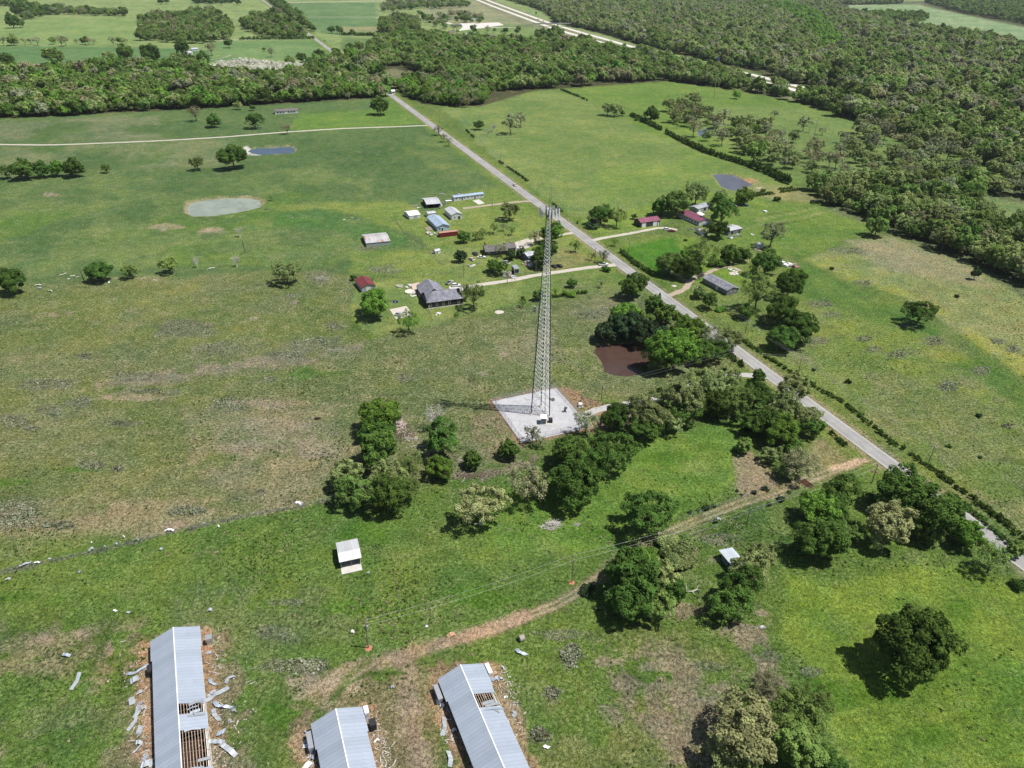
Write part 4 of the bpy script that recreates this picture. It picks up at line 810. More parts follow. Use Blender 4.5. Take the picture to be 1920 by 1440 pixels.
for s in range(3):
    an = math.radians(-52+120*s); dv = Vector((math.cos(an), math.sin(an), 0)); pv = Vector((-dv.y, dv.x, 0))
    q = MB(); c0 = dv*1.0
    for z in (hz-.9, hz+.6):
        q.bar(c0+Vector((0, 0, z)), dv*2.4+Vector((0, 0, z)), .07, None, 5); q.bar(dv*2.4-pv*2.0+Vector((0, 0, z)), dv*2.4+pv*2.0+Vector((0, 0, z)), .06, None, 5)
        q.bar(c0+Vector((0, 0, z)), dv*2.4+pv*1.5+Vector((0, 0, z)), .04, None, 4); q.bar(c0+Vector((0, 0, z)), dv*2.4-pv*1.5+Vector((0, 0, z)), .04, None, 4)
    mt_ = q.build('antenna_mount', GALV, T)
    for u in (-2.0, -.7, .7, 2.0):
        c = dv*2.55+pv*u; q = MB(); q.bar(c+Vector((0, 0, hz-1.5)), c+Vector((0, 0, hz+1.4)), .05, None, 5); q.build('mounting_pipe', GALV, mt_)
        q = MB(); f0 = c+dv*.12
        P = [f0-pv*.24, f0+pv*.24, f0+pv*.2+dv*.2, f0-pv*.2+dv*.2]
        q.add([p+Vector((0, 0, hz-1.35)) for p in P]+[p+Vector((0, 0, hz+1.25)) for p in P], [(0,1,2,3)[::-1], (4,5,6,7), (0,1,5,4), (1,2,6,5), (2,3,7,6), (3,0,4,7)]); q.build('panel_antenna', ANT, T)
        if abs(u) < 1: q = MB(); f1 = c-dv*.25; q.box(f1.x-.2, f1.x+.2, f1.y-.2, f1.y+.2, hz-.7, hz+.2); q.build('radio_unit', RRU, T)
q = MB(); q.bar((0, 0, TH), (0, 0, TH+7.6), .06, .025, 6); q.build('lightning_rod', STD, T)
q = MB(); q.box(-.7, .7, -.7, .7, TH-2.8, TH-2.0); [q.box(math.cos(a)*.9-.25, math.cos(a)*.9+.25, math.sin(a)*.9-.25, math.sin(a)*.9+.25, TH-2.2, TH-.6) for a in (0, 1.6, 3.1, 4.7)]; q.build('equipment_cluster', RRU, T)
# small dish pack part way up
zd = hfor(TC, 578); p = leg_at(0, zd); q = MB(); q.bar(p, p+Vector((-1.3, -.3, 0)), .07, None, 5); q.bar(p+Vector((0, 0, 1)), p+Vector((-1.3, -.3, 1)), .07, None, 5); q.box(p.x-2.1, p.x-1.2, p.y-.8, p.y+.1, zd-.9, zd+.1).box(p.x-2.0, p.x-1.25, p.y-.75, p.y, zd+.25, zd+1.2); q.build('radio_pack', RRU, T)
# yard equipment
O, rz, W, D = frame((1014.5,796), (1024,796), 2.4); r = tag(empty('equipment_cabinet', O, 0), 'white roofed equipment cabinet at the foot of the lattice tower', 'cabinet')
q = MB(); q.box(0, W, 0, D, .25, 2.7); q.build('body', flat('cabinet_beige', (.42,.40,.35), .6), r); q = MB(); q.box(-.3, W+.3, -.3, D+.3, 2.7, 2.85); q.build('roof', WHITE, r); q = MB(); q.box(-.3, W+2.4, -.4, D+.2, .0, .25); q.build('slab', CONC, r)
for x in (.25, W-.95): q = MB(); q.box(x, x+.7, -.06, -.003, .4, 2.4); q.build('door', SG, r)
o = MB().box(0, 1.5, 0, 1.7, .25, 1.6).box(.1, 1.4, .1, 1.6, 1.6, 1.72).build('generator', flat('generator_black', (.035,.035,.04), .5)); o.location = G(1028.5,794.5); tag(o, 'black standby generator on the slab right of the white cabinet', 'generator')
o = MB().box(0, .9, 0, .7, .3, 1.4).box(.2, 1.3, .3, .9, 1.4, 2.0).box(-.2, .1, -.3, .1, 0, .5).box(.3, .4, .3, .4, 0, 3.2).box(.5, 1.1, -.2, .3, 0, .3).build('meter_rack', flat('rack_grey', (.16,.17,.18))); o.location = G(1057,773); tag(o, 'small dark meter rack standing in the tower yard', 'meter')
o = MB().box(0, 1.4, 0, 1.4, .1, 1.4).box(-.15, 1.55, -.15, 1.55, 0, .1).build('transformer_box', WHITE); o.location = G(1085,764); tag(o, 'white transformer box just outside the tower yard fence', 'transformer')
def fence(pts, h_, label, name='wire_fence', post=None, rails=3, step=4.0, cat='fence', pr=.07, mesh=False, closed=False, postm=None):
    W = [G(*q) for q in pts]; W += [W[0]] if closed else []
    r = tag(empty(name, W[0]), label, cat); L = []
    for a_, b_ in zip(W[:-1], W[1:]):
        n = max(1, round((b_-a_).length/step)); L += [a_.lerp(b_, k/n) for k in range(n)]
    L.append(W[-1]); L = [p-W[0] for p in L]; pm = postm or POLEW
    for p in L[:99]: q = MB(); q.bar(p+Vector((0, 0, -.1)), p+Vector((random.uniform(-.05, .05), 0, h_+(.1 if mesh else random.uniform(-.1, .1)))), pr, None, 5); q.build('post', pm, r)
    if len(L) > 99:
        q = MB(); [q.bar(p, p+Vector((0, 0, h_)), pr, None, 5) for p in L[99:]]; q.build('post', pm, r)['kind'] = 'stuff'
    q = MB()
    for k in range(rails):
        z = h_*(k+1)/rails-.02; rr = .03 if mesh or name == 'board_fence' else .015
        for a_, b_ in zip(L[:-1], L[1:]): q.bar(a_+Vector((0, 0, z)), b_+Vector((0, 0, z)), rr, None, 4)
    if mesh:
        for a_, b_ in zip(L[:-1], L[1:]):
            n = 9
            for k in range(-n//2, n):
                t0, t1 = max(0, k/n), min(1, k/n+.6)
                z0 = (max(0, -k/n))/.6*h_; z1 = min(1, (t1-k/n)/.6)*h_
                q.bar(a_.lerp(b_, t0)+Vector((0, 0, z0)), a_.lerp(b_, t1)+Vector((0, 0, z1)), .009, None, 3)
                q.bar(a_.lerp(b_, 1-t0)+Vector((0, 0, z0)), a_.lerp(b_, 1-t1)+Vector((0, 0, z1)), .009, None, 3)
    q.build('wire' if name == 'wire_fence' else 'mesh' if mesh else 'rail', GALV if not name == 'board_fence' else WOOD, r); return r
fence([(924,752.5),(1041,728.5),(1106,800),(979,829)], 2.3, 'tall chain-link fence round the stone tower yard', 'chain_link_fence', rails=2, step=3.2, mesh=True, closed=True, postm=GALV, pr=.045)
fence([(-30,1080),(150,1041),(320,1001),(440,973),(560,951),(640,930)], 1.2, 'wire fence between the rough pasture and the green meadow, weeds and scraps caught in it', step=6)
fence([(745,418),(760,438),(795,462),(815,472)], 1.5, 'weathered board fence slanting down past the white canopy garage', 'board_fence', step=2.5)
fence([(800,468),(812,482),(833,499)], 1.6, 'dark slanting board fence below the tiny white shed', 'board_fence', step=2)
fence([(655,530),(668,572),(700,628),(808,607),(870,592),(975,575),(1060,560),(1180,545)], 1.3, 'wire fence round the mowed yard of the dark brown house', step=4)
fence([(795,519),(840,514),(850,508)], 1.3, 'short wire fence behind the dark brown house', step=3)
fence([(804,582),(812,603)], 1.3, 'short wire fence leaving the corner of the dark brown house', step=2)
fence([(1115,440),(1150,439),(1200,434)], 1.4, 'post and rail fence along the purple barn drive', 'board_fence', step=2.6)
fence([(1160,452),(1210,440),(1240,437),(1275,455),(1290,468)], 1.4, 'wire fence round the small paddock right of the road', step=3.5)
fence([(1282,440),(1298,444),(1312,444)], 1.2, 'low picket fence before the purple roofed home', 'board_fence', step=1.6)
fence([(1240,425),(1262,418),(1275,433)], 1.2, 'low fence between the purple roofed barn and home', 'board_fence', step=2)
fence([(1051,168),(1112,197),(1180,228)], 1.4, 'fence dividing the two large fields by the dark wood', step=9)
fence([(858,210),(930,300),(975,335),(1040,392),(1085,425),(1112,445)], 1.3, 'field fence along the far side of the county road', step=7)
fence([(1270,976),(1330,955),(1400,930),(1450,910),(1500,893)], 1.2, 'wire fence along the upper side of the farm track', step=4)
fence([(1280,1010),(1340,990),(1400,965),(1460,942),(1520,922)], 1.2, 'wire fence along the lower side of the farm track', step=4)
r = fence([(770,232),(786,231)], 1.2, 'white gateway rail where the gravel road meets the county road', 'board_fence', step=8)
# ---------------------------------------------------------------- poles and wires
def hpole(b, vt):
    p = G(*b); lo, hi = 1., 60.
    for _ in range(40):
        m_ = (lo+hi)/2; v = PX(np.array([p.x]), np.array([p.y]), m_)[1][0]
        if v > vt: lo = m_
        else: hi = m_
    return p, lo
CRM = flat('crossarm_timber', (.33, .29, .25), .9); INS = flat('insulator_pale', (.55, .55, .55), .4)
POLES = {}
def pole(key, b, vt, label, arm=True, tr=False, h_=None, az=0.0, steel=False):
    p, h0 = hpole(b, vt); h0 = h_ or max(7.5, min(h0, 32)); r = tag(empty('utility_pole', p), label, 'pole')
    q = MB(); q.bar((0, 0, 0), (0, 0, h0), .16 if not steel else .35, .11 if not steel else .18, 8); q.build('pole_shaft', POLEW if not steel else GALV, r)
    if arm:
        a_ = math.radians(az); d = Vector((math.cos(a_), math.sin(a_), 0)); q = MB(); z = h0-.5; wd = 1.1 if not steel else 2.4
        q.bar(d*-wd+Vector((0, 0, z)), d*wd+Vector((0, 0, z)), .07, None, 4); ar = q.build('crossarm', CRM if not steel else GALV, r); q = MB()
        for u in (-wd*.9, 0, wd*.9): q.bar(d*u+Vector((0, 0, z)), d*u+Vector((0, 0, z+.25)), .06, None, 5)
        q.build('insulator', INS, ar)
    if tr: q = MB(); q.bar((.42, 0, h0-2.3), (.42, 0, h0-1.3), .26, .26, 10); q.build('transformer', GALV, r)
    POLES[key] = p+Vector((0, 0, h0)); return r
pole('a', (691,1215), 1166.5, 'pole with transformer standing in orange dirt by the farm track', tr=True, az=70)
pole('b', (1072,1092), 1044, 'reddish pole beside the bend of the farm track', az=75)
pole('c', (1400,982), 948, 'pole below the farm track near the tin shed', az=70)
pole('d', (1634,906), 871, 'dark pole with a wide crossarm where the farm track meets the road', az=10)
pole('e', (1739,872), 837, 'pole in the roadside hedge right of the county road, nearest of the row', az=20)
pole('f', (1496,701), 669, 'second pole up the roadside hedge right of the county road', az=20)
pole('g', (1397,626), 599, 'pole among the trees right of the county road', az=20)
pole('h', (1369.5,685), 668, 'short pole between the road and the tower drive', az=90)
pole('i', (1127,752), 720, 'pole between the tower yard and the brown pond', az=90, tr=True)
pole('j', (1115,493), 464, 'pole beside the bare tree at the county road', az=20)
pole('k', (1004.6,513), 492, 'pale pole on the long drive just left of the tower', arm=False)
pole('l', (951,532), 510, 'pole on the long drive with two floodlights', az=0)
pole('m', (869.5,519), 497, 'pole behind the round tree of the dark brown house', arm=False)
pole('n', (923,388), 373, 'pole between the dirt drive and the long white mobile home', arm=False)
pole('o', (1178,476), 453, 'pole in the small green paddock right of the road', az=20)
pole('p', (938,311), 286, 'thin pale pole at the edge of the big field', az=20)
pole('q', (824,231), 208, 'far pole right of the county road', az=20)
pole('r', (796,252), 233, 'far dark pole at the gravel road junction', arm=False)
pole('s', (1033,385), 350, 'pole right of the county road hidden behind the tower top', az=20)
for key, b_, vt, lb in [('t1', (1214.7,116), 78, 'tall pale steel pole above the wood beside the interstate'), ('t2', (1024.7,30), -2, 'tall steel pole near the teal interstate sign'), ('t3', (912,22.5), -6, 'tall dark steel pole left of the interstate'), ('t4', (1338,184), 150, 'slim steel pole beside the single green tree in the upper meadow'), ('t5', (1526,257), 225, 'tall dark steel pole in the oak meadow, right of a pair'), ('t6', (1516,250), 235, 'shorter dark steel pole in the oak meadow, left of a pair'), ('t7', (1835,396), 365, 'steel pole at the clearing in the right-hand oaks'), ('t8', (992,38), 21, 'slim lamp pole beside the interstate'), ('t9', (1090,72), 52, 'slim lamp pole just below the overpass')]:
    pole(key, b_, vt, lb, steel=True, az=60, arm=key not in ('t8', 't9'))
CAB = flat('cable_aluminium', (.42, .43, .42), .5, metal=.3)
def wire(k1, k2, label, offs=((-.9, 0), (.9, 0)), sag=1.2, end=None, r_=.022):
    P, Q_ = POLES[k1], (POLES[k2] if end is None else end); d = (Q_-P); d.z = 0; d.normalize(); s = Vector((-d.y, d.x, 0)); q = MB()
    for o_, dz in offs:
        pts = [P.lerp(Q_, t/14)+s*o_+Vector((0, 0, dz-.2-sag*4*(t/14)*(1-t/14))) for t in range(15)]
        for a_, b_ in zip(pts[:-1], pts[1:]): q.bar(a_, b_, r_, None, 3)
    tag(q.build('power_line', CAB), label, 'power line')
wire('a', 'b', 'pair of wires from the transformer pole to the reddish pole'); wire('b', 'c', 'pair of wires along the farm track from the reddish pole'); wire('c', 'd', 'pair of wires on to the pole at the road')
wire('a', 'b', 'single wire dropping from the transformer pole towards the poultry houses', offs=((0, 0),), end=G(735,1330,2)+Vector((0, 0, 1)), sag=.5)
wire('h', 'i', 'pair of wires from the short roadside pole to the tower pole', sag=.6); wire('h', 'f', 'wires crossing the county road to the short pole', sag=.5)
wire('e', 'f', 'wires along the roadside hedge, nearest span', offs=((-.9, 0), (0, .1), (.9, 0))); wire('f', 'g', 'wires along the roadside hedge, second span', offs=((-.9, 0), (0, .1), (.9, 0))); wire('g', 'o', 'wires over the grey mobile home drive'); wire('o', 's', 'wires along the far side of the county road'); wire('j', 'k', 'wire along the long drive', offs=((0, 0),), sag=.6); wire('k', 'l', 'wire between the pale pole and the floodlight pole', offs=((0, 0),), sag=.5)
for z in (): pass
q = MB(); P = POLES['l']; q.box(P.x-1.2, P.x-.7, P.y-.3, P.y+.1, P.z-.9, P.z-.5).box(P.x+.7, P.x+1.2, P.y-.3, P.y+.1, P.z-.9, P.z-.5)
q.bar((P.x-1.2, P.y, P.z-.5), (P.x+1.2, P.y, P.z-.5), .05, None, 4); tag(q.build('floodlight', WHITE), 'pair of white floodlights on the pole by the long drive', 'light')
OR = flat('dirt_orange', (.45, .20, .115), .95, var=.25, scale=3)
for (u_, v_, rr, lb) in [(691,1215,1.0,'ring of orange dirt round the foot of the transformer pole'), (1072,1092,.85,'ring of orange dirt round the foot of the reddish pole')]:
    q = MB(); n = 18; q.add([(0, 0, .22)]+[(math.cos(k*6.283/n)*rr*random.uniform(.75, 1.15), math.sin(k*6.283/n)*rr*random.uniform(.75, 1.15), .0) for k in range(n)], [(0, k+1, (k+1) % n+1) for k in range(n)]); o = q.build('dirt_mound', OR); o.location = G(u_, v_); tag(o, lb, 'dirt mound')
# ---------------------------------------------------------------- overpass, sign
A, B = G(1012,50), G(1100,49.5); d = (B-A).normalized(); L_ = (B-A).length; r = tag(empty('overpass', A, math.atan2(d.y, d.x)), 'pale concrete bridge carrying a lane over the interstate', 'bridge'); bw = 9
q = MB(); q.box(-20, L_+12, -bw/2, bw/2, 5.6, 6.9); q.build('deck', HW, r); q = MB(); q.box(-20, L_+12, -bw/2-.3, -bw/2, 5.9, 8.0).box(-20, L_+12, bw/2, bw/2+.3, 5.9, 8.0); q.build('parapet', flat('parapet_grey', (.36,.35,.34)), r)
q = MB(); [q.box(x-.7, x+.7, y-.6, y+.6, 0, 5.6) for x in (L_*.38,) for y in (-3, 3)]; q.box(L_*.38-.8, L_*.38+.8, -4.2, 4.2, 4.6, 5.6); q.build('pier', HW, r)
for x0, x1 in ((-20, -90), (L_+12, L_+90)):
    q = MB(); q.add([(x0, -bw/2, 6.5), (x0, bw/2, 6.5), (x0, bw/2+10, 0), (x0, -bw/2-10, 0), (x1, -bw/2, .3), (x1, bw/2, .3), (x1, bw/2+1, 0), (x1, -bw/2-1, 0)], [(0,1,2,3),(0,4,5,1),(1,5,6,2),(3,7,4,0)]); q.build('embankment', flat('bank_grass', (.14,.17,.08), .95), r)
O = G(1005,28.5); r = tag(empty('highway_sign', O), 'teal green highway sign beside the far interstate', 'sign'); q = MB(); q.bar((-1.5, 0, 0), (-1.5, 0, 9), .15).bar((1.5, 0, 0), (1.5, 0, 9), .15); q.build('post', GALV, r); q = MB(); q.box(-2.5, 2.5, -.15, 0-.02, 3.5, 10); q.build('panel', flat('sign_teal', (.05,.30,.24), .5), r)
O = G(1346,122); r = tag(empty('highway_sign', O), 'small blue highway sign above the interstate trees', 'sign'); q = MB(); q.bar((-1, 0, 0), (-1, 0, 12), .2).bar((1, 0, 0), (1, 0, 12), .2); q.build('post', GALV, r); q = MB(); q.box(-2, 2, -.2, 0, 9, 12); q.build('panel', flat('sign_blue', (.05,.12,.5), .5), r)
# ---------------------------------------------------------------- cars
def car(u_, v_, az, col, label, kind='car', L=4.7):
    r = tag(empty('parked_car', G(u_, v_), math.radians(az)), label, 'car'); w_ = .92; pm = flat('car_paint_%d' % int(sum(col)*1000), col, .3, var=.04, spec=.6)
    prof = {'car': [(-L/2,.35),(-L/2,.85),(-L/2+.7,.98),(-L/2+1.2,1.02),(L/2-1.4,.98),(L/2-.2,.78),(L/2,.6),(L/2,.35)], 'suv': [(-L/2,.4),(-L/2,1.05),(-L/2+.1,1.1),(L/2-1.3,1.1),(L/2-.1,.95),(L/2,.4)], 'pickup': [(-L/2,.45),(-L/2,1.1),(L/2-1.5,1.1),(L/2-.1,1.0),(L/2,.45)]}[kind]
    cb = {'car': [(-L/2+.6,1.0),(-L/2+1.2,1.42),(L/2-2.3,1.45),(L/2-1.4,1.0)], 'suv': [(-L/2+.1,1.08),(-L/2+.35,1.72),(L/2-2.2,1.74),(L/2-1.35,1.08)], 'pickup': [(-.55,1.08),(-.4,1.75),(L/2-2.5,1.77),(L/2-1.6,1.08)]}[kind]
    def ext(P, wd, wt=None):
        wt = wt or wd; n = len(P); q = MB(); zt = max(p[1] for p in P)
        f = lambda z: wt if z > zt-.1 else wd
        q.add([(x, -f(z), z) for x, z in P]+[(x, f(z), z) for x, z in P], [tuple(range(n))[::-1], tuple(range(n, 2*n))]+[(k, (k+1) % n, n+(k+1) % n, n+k) for k in range(n)]); return q
    b_ = ext(prof, w_, w_-.05).build('body', pm, r); g = ext(cb, w_-.08, w_-.22).build('cabin_glass', glass(), r)
    q = MB(); q.slab([(cb[1][0], -.72, cb[1][1]+.03), (cb[2][0], -.72, cb[2][1]+.03), (cb[2][0], .72, cb[2][1]+.03), (cb[1][0], .72, cb[1][1]+.03)], .05); q.build('roof', pm, r)
    for x in (-L/2+.85, L/2-.9):
        for y in (-w_+.1, w_-.1):
            q = MB(); q.bar((x, y-.11, .34), (x, y+.11, .34), .34, .34, 14); wh = q.build('wheel', DARK, r)
            q = MB(); s = 1 if y > 0 else -1; q.bar((x, y+s*.112, .34), (x, y+s*.13, .34), .19, .17, 10); q.build('rim', GALV, wh)
    for y in (-.62, .62): q = MB(); q.box(L/2-.03, L/2+.02, y-.18, y+.18, .62, .78); q.build('headlight', INS, r)
    if kind == 'pickup': q = MB(); q.box(-L/2+.15, -.65, -.72, .72, 1.103, 1.11); q.build('bed', DARK, r)
    return r
RA = math.degrees(math.atan2(*(lambda d: (d.y, d.x))(G(1100,449)-G(1610,826))))
car(965, 348.5, RA, (.6,.58,.5), 'pale car driving along the county road')
car(1132, 497.5, 10, (.75,.75,.75), 'white pickup at the mouth of the long drive beside the bare tree', 'pickup', 5.6)
car(1038.5, 501, 125, (.02,.02,.025), 'black car parked in the yard, left of a pair'); car(1048.5, 500, 125, (.022,.02,.02), 'black car parked in the yard, right of a pair')
car(890.5, 477.5, 120, (.03,.04,.07), 'dark navy car beside the low shingled house', 'suv')
car(884.5, 487.5, 125, (.55,.5,.47), 'pale beige car parked on the grass'); car(903, 483.5, 8, (.72,.7,.66), 'white car with open bonnet in front of the low shingled house')
car(949.5, 494, 130, (.62,.62,.62), 'white round-ended pickup in the junk yard', 'pickup', 5.2); car(990, 494, 140, (.5,.5,.5), 'grey and white car by the small cabin', 'suv')
car(855.5, 537, 8, (.78,.78,.78), 'white off-road car on the concrete apron', 'suv'); car(843, 531.5, 60, (.4,.4,.41), 'grey pickup behind the dark brown house', 'pickup', 5.4)
car(1251, 431.5, 12, (.76,.76,.76), 'white car on the purple barn drive', 'suv'); car(1259.5, 434.5, 12, (.16,.02,.02), 'dark red car beside the white car')
car(747, 591, 50, (.3,.32,.35), 'small grey car on the pale patio', 'car', 3.6); car(609, 77, RA, (.03,.03,.03), 'far black car on the county road', 'suv')
car(1009, 37, -35, (.03,.03,.03), 'far dark car on the interstate, left of two', 'suv', 6); car(1019, 40, -35, (.05,.05,.05), 'far dark car on the interstate, right of two', 'suv', 6)
# ---------------------------------------------------------------- animals
def cow(u_, v_, az, label, lying=False):
    r = tag(empty('cow', G(u_, v_), math.radians(az)), label, 'cow'); zb = 1.05 if not lying else .45
    import bmesh
    me = bpy.data.meshes.new('cow_body'); V = [(-.75,0,zb),(-.3,0,zb+.02),(.3,0,zb+.0),(.75,0,zb+.08),(1.05,0,zb+.2),(1.35,0,zb+.05),(1.6,0,zb-.12),(-.85,0,zb-.25),(-.95,0,zb-.6)]; E_ = [(0,1),(1,2),(2,3),(3,4),(4,5),(5,6),(0,7),(7,8)]; R_ = [.30,.36,.38,.33,.2,.17,.09,.05,.03]
    for x, y in ((-.7,.24),(-.7,-.24),(.7,.22),(.7,-.22)):
        n = len(V); bi = 0 if x < 0 else 3
        pts = [(x, y, zb-.2), (x-.06, y, zb-.55), (x, y, .03)] if not lying else [(x, y*1.2, zb-.15), (x+.3, y*1.8, .15), (x+.05, y*2, .08)]
        V += pts; E_ += [(bi, n), (n, n+1), (n+1, n+2)]; R_ += [.16, .085, .06]
    me.from_pydata(V, E_, []); me.update(); o = bpy.data.objects.new('body', me); COL.objects.link(o); o.parent = r
    md = o.modifiers.new('s', 'SKIN'); 
    for i, sv in enumerate(me.skin_vertices[0].data): sv.radius = (R_[i], R_[i])
    me.skin_vertices[0].data[1].use_root = True; o.modifiers.new('ss', 'SUBSURF').levels = 1; o.modifiers['ss'].render_levels = 1
    me.materials.append(flat('hide_dark_brown', (.05,.025,.02), .8)); q = MB(); [q.slab([(1.28, s*.12, zb+.16), (1.36, s*.12, zb+.12), (1.3, s*.34, zb+.12)], .03) for s in (-1, 1)]; q.build('ear', flat('hide_dark_brown', ()), r); return r

cow(594, 786, 12, 'dark brown cow lying alone in the rough pasture', True)

# ---------------------------------------------------------------- yard things
tag(MB().slab([G(*q, .15) for q in [(730.5,580),(762,573.5),(775,591),(743,598.5)]], .2).build('patio', flat('patio_pink_grey', (.56,.51,.46), .9)), 'pale square patio slab in the yard left of the dark brown house', 'patio')
tag(MB().slab([G(*q, .4) for q in [(769,533),(786,529),(793,540),(776,545)]], .4).build('above_ground_deck', flat('deck_peach', (.58,.45,.36), .8)), 'peach coloured timber deck behind the dark brown house', 'deck')
def ring(name, u_, v_, rr, h_, mat, lab, cat, mat2=None):
    r = tag(empty(name, G(u_, v_)), lab, cat); q = MB(); n = 24
    for k in range(n):
        a0, a1 = k*6.283/n, (k+1)*6.283/n; q.add([(math.cos(a)*s*rr, math.sin(a)*s*rr, z) for a in (a0, a1) for s, z in ((1, 0), (1, h_), (.9, h_), (.9, .1))], [(0,4,5,1),(1,5,6,2),(2,6,7,3)])
    q.build('rim', mat, r); q = MB(); q.add([(math.cos(k*6.283/n)*rr*.9, math.sin(k*6.283/n)*rr*.9, h_*.6) for k in range(n)], [tuple(range(n))]); q.build('surface', mat2 or mat, r); return r
ring('stock_tank', 749, 537, 1.7, .6, flat('tank_pale', (.6,.58,.5)), 'round pale tank on the lawn beside the peach deck', 'tank', flat('tank_inside', (.4,.36,.3)))
ring('trampoline', 770, 547.5, 3.0, .5, flat('patio_cream', (.7,.64,.55)), 'large round cream patio left of the dark brown house', 'patio', flat('patio_cream', ()))
r = tag(empty('basketball_hoop', G(742,575)), 'blue board on two posts beside the pale patio', 'board'); q = MB(); q.bar((-.8, 0, 0), (-.8, 0, 3), .05).bar((.8, 0, 0), (.8, 0, 3), .05); q.build('post', GALV, r); q = MB(); q.box(-1.2, 1.2, -.06, .06, 2.0, 3.3); q.build('board', flat('board_blue', (.03,.09,.3), .5), r); q = MB(); q.box(-.35, .35, -.08, -.062, 2.3, 2.8); q.build('white_square', WHITE, r)
JM = [WHITE, GALV, WOOD, flat('junk_tan', (.5,.4,.3)), flat('junk_white_plastic', (.7,.7,.72), .4), SG]
def junk(u_, v_, s_, lab, cat='junk', group=None, name='junk_item', mat=None):
    """a low untidy object of three overlapping boards and boxes"""
    q = MB()
    for k in range(4):
        x, y = random.uniform(-.5, .5)*s_, random.uniform(-.5, .5)*s_; w_, d_, h_ = random.uniform(.3, .9)*s_, random.uniform(.2, .6)*s_, random.uniform(.1, .45)*s_
        a_ = random.uniform(0, 3); c, s = math.cos(a_), math.sin(a_); P = [(x+c*i*w_/2-s*j*d_/2, y+s*i*w_/2+c*j*d_/2) for i, j in ((-1,-1),(1,-1),(1,1),(-1,1))]
        q.add([(p[0], p[1], .03*k) for p in P]+[(p[0], p[1], h_+random.uniform(0, .1)) for p in P], [(4,5,6,7),(0,1,5,4),(1,2,6,5),(2,3,7,6),(3,0,4,7)])
    o = q.build(name, mat or random.choice(JM)); o.location = G(u_, v_); o.rotation_euler.z = random.uniform(0, 3); tag(o, lab, cat, group)
for u_, v_ in [(764,540),(768,536),(779,548),(783,551),(789,546),(791,553),(786,556),(775,555),(794,559)]: junk(u_, v_, 1.8, 'piece of pale garden furniture beside the dark brown house', 'furniture', 'garden furniture beside the dark brown house', 'garden_furniture', random.choice([WHITE, JM[3], JM[4]]))
junk(822, 589, 1.6, 'white garden swing seat below the dark brown house', name='garden_swing', cat='swing', mat=WHITE); junk(818, 592, 1.0, 'low brown box beside the white garden seat', name='garden_box', cat='box')
for u_, v_ in [(878,499),(883,500),(889,498),(899,493)]: junk(u_, v_, 1.6, 'pale scrap around the fire ring on the lawn', 'scrap', 'scrap round the fire ring')
for u_, v_ in [(952,516),(957,519),(962,521),(949,520),(955,513),(966,519),(944,512),(994,498),(998,500),(984,497),(940,476),(973,469),(967,466),(978,463)]: junk(u_, v_, 2.2, 'pale scrap heaped around the junk yard house and navy trailer', 'scrap', 'scrap round the junk yard')
for u_, v_ in [(1366,446),(1372,447),(1378,444),(1384,441),(1388,443),(1369,443),(1340,393),(1347,392),(1352,388),(1375,383),(1380,387),(1385,390),(1330,405),(1322,399),(1298,430),(1306,428)]: junk(u_, v_, 1.9, 'clutter around the sheds right of the road', 'clutter', 'clutter round the sheds right of the road', 'yard_clutter')
junk(1399, 386.5, 2.4, 'bright blue sheet by the garden plots', 'tarpaulin', None, 'tarpaulin', flat('tarp_blue', (.1,.3,.6), .5)); junk(1434, 397, 2.2, 'pale pallet lying in the garden field', 'pallet', None, 'pallet', WHITE); junk(1410, 441, 1.6, 'white cart left of the sparse spreading tree', 'cart', None, 'cart', WHITE)
for u_, v_, s_, mt in [(1465,492,3,'r'),(1472,497,4,'w'),(1480,499,3,'w'),(1488,501,3.5,'r'),(1494,503,2.5,'r')]: junk(u_, v_, s_, 'scrap metal laid out beyond the trees of the grey mobile home', 'scrap', 'scrap beyond the grey mobile home', 'scrap_metal', WHITE if mt == 'w' else flat('scrap_pinkish', (.33,.2,.18), .8))
for u_, v_ in [(1377,510),(1368,507),(1380,516)]: junk(u_, v_, 2, 'white item behind the grey mobile home', 'clutter', 'clutter behind the grey mobile home', 'yard_clutter', WHITE)
for u_, v_, a_, b__ in [(1376,513,2.8,'oval bare sand patch behind the grey mobile home'), (936,585,2.4,'low pale dome of rubble in the pasture above the tower'), (1312,541,2.4,'pale mound beside the curved drive'), (1264,536,1.5,'small pale mound by the county road verge')]:
    q = MB(); n = 20; q.add([(0, 0, .5)]+[(math.cos(k*6.283/n)*a_*random.uniform(.85, 1.1), math.sin(k*6.283/n)*a_*random.uniform(.8, 1.05), -.02) for k in range(n)], [(0, k+1, (k+1) % n+1) for k in range(n)]); o = q.build('sand_mound', flat('sand_pale', (.56,.52,.46), .95), None, True); o.location = G(u_, v_); tag(o, b__, 'mound')
# round bale, cattle guard, gateway
r = tag(empty('round_bale', G(978,1200), .5), 'single grey round bale near the right poultry house', 'bale'); q = MB(); q.bar((-.65, 0, .8), (.65, 0, .8), .8, .8, 20); q.build('bale', flat('old_hay', (.42,.38,.32), .95, var=.4, scale=4), r)
r = tag(empty('cattle_guard', G(1513,907), .5), 'rusty cattle guard across the farm track', 'cattle guard'); [MB().bar((-1.3+k*.32, -2.2, .12), (-1.3+k*.32, 2.2, .12), .07, None, 5).build('bar', flat('rust_brown', (.17,.07,.05), .9), r) for k in range(9)]
